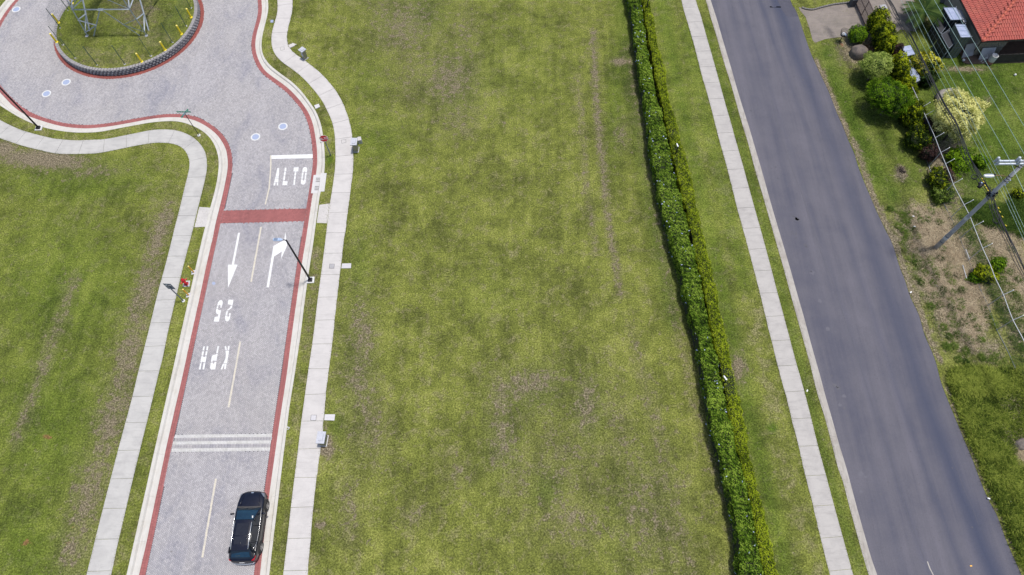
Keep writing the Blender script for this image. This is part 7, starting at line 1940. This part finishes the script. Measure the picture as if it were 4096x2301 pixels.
for k in range(3):
    p = at_pole_off(8.55+.26*k, .14, -.10); MB().lathe([(.03, -.05), (.07, -.03), (.045, 0), (.07, .03), (.03, .05)], tuple(p), 12).build('spool_insulator', MINS, pole, True)
# street luminaire on a rusty arm
p0 = L_(9.3); p1 = Vector(G(3975, 704, 9.45))-pb; p1.z = 9.5
MRARM = pmat('rusty_arm', (.34, .21, .10), (.26, .15, .07), 8, .8)
MB().tube([p0, p0.lerp(p1, .6)+Vector((0, 0, .08)), p1], .028, 8).build('lamp_arm', MRARM, pole, True)
d_ = (p1-p0).normalized(); sd2 = Vector((-d_.y, d_.x, 0)).normalized()
hd = MB(); vs = []; prof = [(-.05, .05), (.08, .12), (.30, .16), (.55, .15), (.70, .09), (.74, .03)]
for (x, w) in prof:
    for s, z in ((-1, -.03), (-.7, .055), (.7, .055), (1, -.03)):
        q = p1+d_*x+sd2*w*s; vs.append((q.x, q.y, p1.z+z))
hd.add(vs, [(i*4+j, i*4+(j+1) % 4, i*4+4+(j+1) % 4, i*4+4+j) for i in range(5) for j in range(4)]+[(3, 2, 1, 0), (20, 21, 22, 23)]).build('luminaire', MSIGNW, pole)
q = p1+d_*.0; MB().tube([Vector((q.x, q.y, p1.z+.03)), Vector((q.x, q.y, p1.z+.14))], .06, 10).build('photocell', MBLACK, pole)
# hardware knot where the cables meet the pole
for k in range(14):
    z = 7.25+random.uniform(-.35, .45); a = random.uniform(0, 6.28); r_ = random.uniform(.16, .32)
    c = L_(z)+Vector((math.cos(a)*r_, math.sin(a)*r_, 0)); MB().box(tuple(c), (random.uniform(.08, .22), random.uniform(.06, .16), random.uniform(.08, .2)), a, .8).build('cable_clamp', random.choice([MBLACK, MGREY, MBLACK]), pole)
for k in range(5):
    c = L_(7.2+random.uniform(-.2, .3)); r_ = random.uniform(.22, .34); pts = [(c.x+r_*math.cos(t)+.02*k, c.y+r_*.9*math.sin(t), c.z+random.uniform(-.04, .04)) for t in np.linspace(0, 6.1, 12)]
    MB().tube(pts, .016, 6).build('cable_loop', MBLACK, pole, True)

MCAB = pmat('black_cable', (.012, .014, .018), (.02, .022, .026), 5, .6)
MWIRE = pmat('aluminium_wire', (.30, .42, .40), (.24, .35, .34), 9, .45, .3)
MYTAG = pmat('yellow_cable_tag', (.55, .42, .02), (.50, .38, .02), 9, .6)
def cable(name, label, pts, r, mat, group, seg=10, off=(0, 0, 0), wob=0.0):
    P = [np.array(G(a, b, z))+np.array(off) for a, b, z in pts]
    out = []
    for i in range(len(P)-1):
        p0, p1_, p2, p3 = P[max(i-1, 0)], P[i], P[i+1], P[min(i+2, len(P)-1)]
        for t in np.linspace(0, 1, seg, endpoint=False):
            out.append(.5*((2*p1_)+(-p0+p2)*t+(2*p0-5*p1_+4*p2-p3)*t*t+(-p0+3*p1_-3*p2+p3)*t**3))
    out.append(P[-1]); out = np.array(out)
    if wob: ph = random.uniform(0, 6); out[:, 0] += np.sin(np.arange(len(out))*.55+ph)*wob; out[:, 2] += np.cos(np.arange(len(out))*.43+ph)*wob
    o = MB().tube([tuple(p) for p in out], r, 6).build(name, mat, None, True); return tag(o, label, 'cable', group)
bund = [(3470,-130,6.5),(3552,0,6.4),(3598,79,6.35),(3651,166,6.3),(3763,398,6.3),(3826,505,6.5),(3868,618,6.8),(3915,700,7.1),(3962,778,7.4),(3986,852,7.2),(4042,973,6.9),(4096,1085,6.7),(4180,1260,6.5),(4300,1520,6.4)]
labs = ['thick black cable, leftmost of the bundle crossing the right side', 'black cable twisted in the middle of the thick bundle', 'black cable on the right of the thick bundle', 'thin black cable hanging just left of the bundle', 'thin black cable hanging just right of the bundle', 'black cable lashed on top of the thick bundle', 'loose thin cable drooping under the bundle']
for k, (lab, ox, oz, r) in enumerate(zip(labs, (-.11, 0, .10, -.24, .26, .04, -.05), (0, .05, .02, -.12, -.15, .13, -.28), (.026, .03, .024, .011, .011, .02, .012))):
    cable('cable', lab, bund, r, MCAB, 'black cables of the bundle', off=(ox, 0, oz), wob=.03 if k in (3, 4, 6) else .018)
tg = thing('cable_tags', 'small yellow tags clipped on the black cable bundle near the pole', 'cable tags')
for px_, py_ in ((3925,718),(3930,730),(3936,745),(3942,755),(3948,765),(3975,800),(3990,835),(3996,850),(4006,870),(4020,905)):
    c = G(px_+4, py_-3, 7.45); MB().box(c, (.05, .14, .02), .4).build('tag', MYTAG, tg)
def coil(px_, py_, z, r, label, th=.035):
    c = G(px_, py_, z); o = thing('cable_coil', label, 'cable coil', c, 0, 'coils hanging from the cable bundle')
    for k in range(3):
        pts = [((r+.012*k)*math.cos(t), (r*1.12)*math.sin(t)*.85, .05*math.sin(t+k)+.03*k) for t in np.linspace(0, 2*PI, 26)]
        MB().tube(pts, th*.6, 6, False).build('loop', MCAB, o, True)
coil(3897, 709, 7.0, .20, 'black coil of spare cable left of the bundle above the pole')
coil(3985, 884, 6.9, .22, 'black coil of spare cable below the pole, lowest one')
coil(3972, 830, 6.9, .24, 'thin open coil of cable just below the pole crossing', .016)
coil(3955, 754, 7.1, .09, 'small tight cable coil beside the pole crossing', .02)
sc = G(3924, 742, 7.2); o = thing('splice_box', 'black splice closure hanging from the bundle beside the pole', 'splice box', sc, .6)
MB().tube([(-.25, 0, 0), (.22, .02, .02)], .13, 12).build('housing', MBLACK, o, True); MB().box((.05, .16, .05), (.22, .18, .14), .3).build('clamp_box', MBLACK, o); MB().box((.06, .10, .16), (.12, .1, .03)).build('pale_label', MLUM, o)
thin = [[(3560,-90,7.9),(3604,0,7.8),(3700,200,7.6),(3790,370,7.7),(3880,530,7.9),(3999,754,8.45),(4040,840,8.2),(4096,962,8.0),(4170,1120,7.9),(4300,1400,7.8)],
        [(3580,-90,8.1),(3625,0,8.0),(3722,200,7.8),(3812,370,7.9),(3896,530,8.1),(4008,745,8.75),(4052,840,8.5),(4107,962,8.2),(4190,1140,8.1),(4320,1400,8.0)],
        [(3598,-90,8.3),(3643,0,8.2),(3738,190,8.0),(3830,360,8.1),(3912,530,8.4),(4017,737,9.0),(4064,840,8.7),(4120,962,8.4),(4200,1140,8.3),(4330,1400,8.2)]]
for k, lab in enumerate(('thin pale service wire, leftmost of the three beside the bundle', 'thin pale service wire, middle of the three beside the bundle', 'thin pale service wire, rightmost of the three beside the bundle')):
    cable('wire', lab, thin[k], .009, MWIRE, 'thin service wires')
cond = [[(3625,-100,10.5),(3676,0,10.3),(3790,205,10.1),(3910,415,10.5),(4023,612,11.3),(4060,690,11.1),(4096,765,10.9),(4230,1040,10.5)],
        [(3680,-100,10.5),(3736.5,0,10.3),(3850,193,10.1),(3980,415,10.5),(4089,603,11.3),(4130,690,11.0),(4260,960,10.5)],
        [(3735,-100,10.5),(3794.6,0,10.3),(3910,193,10.2),(4000,343,10.3),(4096,504,10.6),(4160,600,11.3),(4300,880,10.6)]]
for k, lab in enumerate(('high pale power line, leftmost one reaching the cross arm', 'high pale power line, middle one passing the cabinets', 'high pale power line, rightmost one touching the roof edge')):
    cable('wire', lab, cond[k], .014, MWIRE, 'high power lines')
# bits of litter in the right-hand ground
for px_, py_, lab in ((3655,864,'scrap of white paper on the bare soil above the utility pole'),(3660,905,'white speck of litter on the bare soil left of the utility pole'),(3645,1168,'white pebble at the asphalt edge below the utility pole'),(3958,1994,'crumpled white can at the lower asphalt edge'),(4022,1780,'blue-grey plastic strip in the tall grass'),(3230,1562,'pale scrap in the green strip beside the roadside sidewalk'),(4046,2008,'white scrap in the lower tall grass')):
    c = G(px_, py_, .2); tag(MB().box((c[0], c[1], .16), (.10, .18, .04), random.uniform(0, 3), .7).build('litter', MSIGNW), lab, 'litter')
c = G(3884, 2264, .02); tag(MB().box((c[0], c[1], .02), (.13, .07, .02)).build('road_reflector', MORG), 'tiny yellow reflector on the lower right asphalt', 'reflector')
# fallen leaves on the left paving
fl = MB()
for k in range(90):
    x, y = random.choice([(random.uniform(720, 860), random.uniform(210, 310)), (random.uniform(560, 1000), random.uniform(1150, 2250)), (random.uniform(860, 900), random.uniform(200, 420))])
    c = G(x, y); a = random.uniform(0, 3); r = random.uniform(.02, .045)
    fl.add([(c[0]-r, c[1], .008), (c[0], c[1]-r*.6, .012), (c[0]+r, c[1], .008), (c[0], c[1]+r*.6, .016)], [(0, 1, 2, 3)])
tag(fl.build('fallen_leaves', MBARK, None, kind='stuff'), 'few brown fallen leaves scattered on the grey paving', 'leaves')
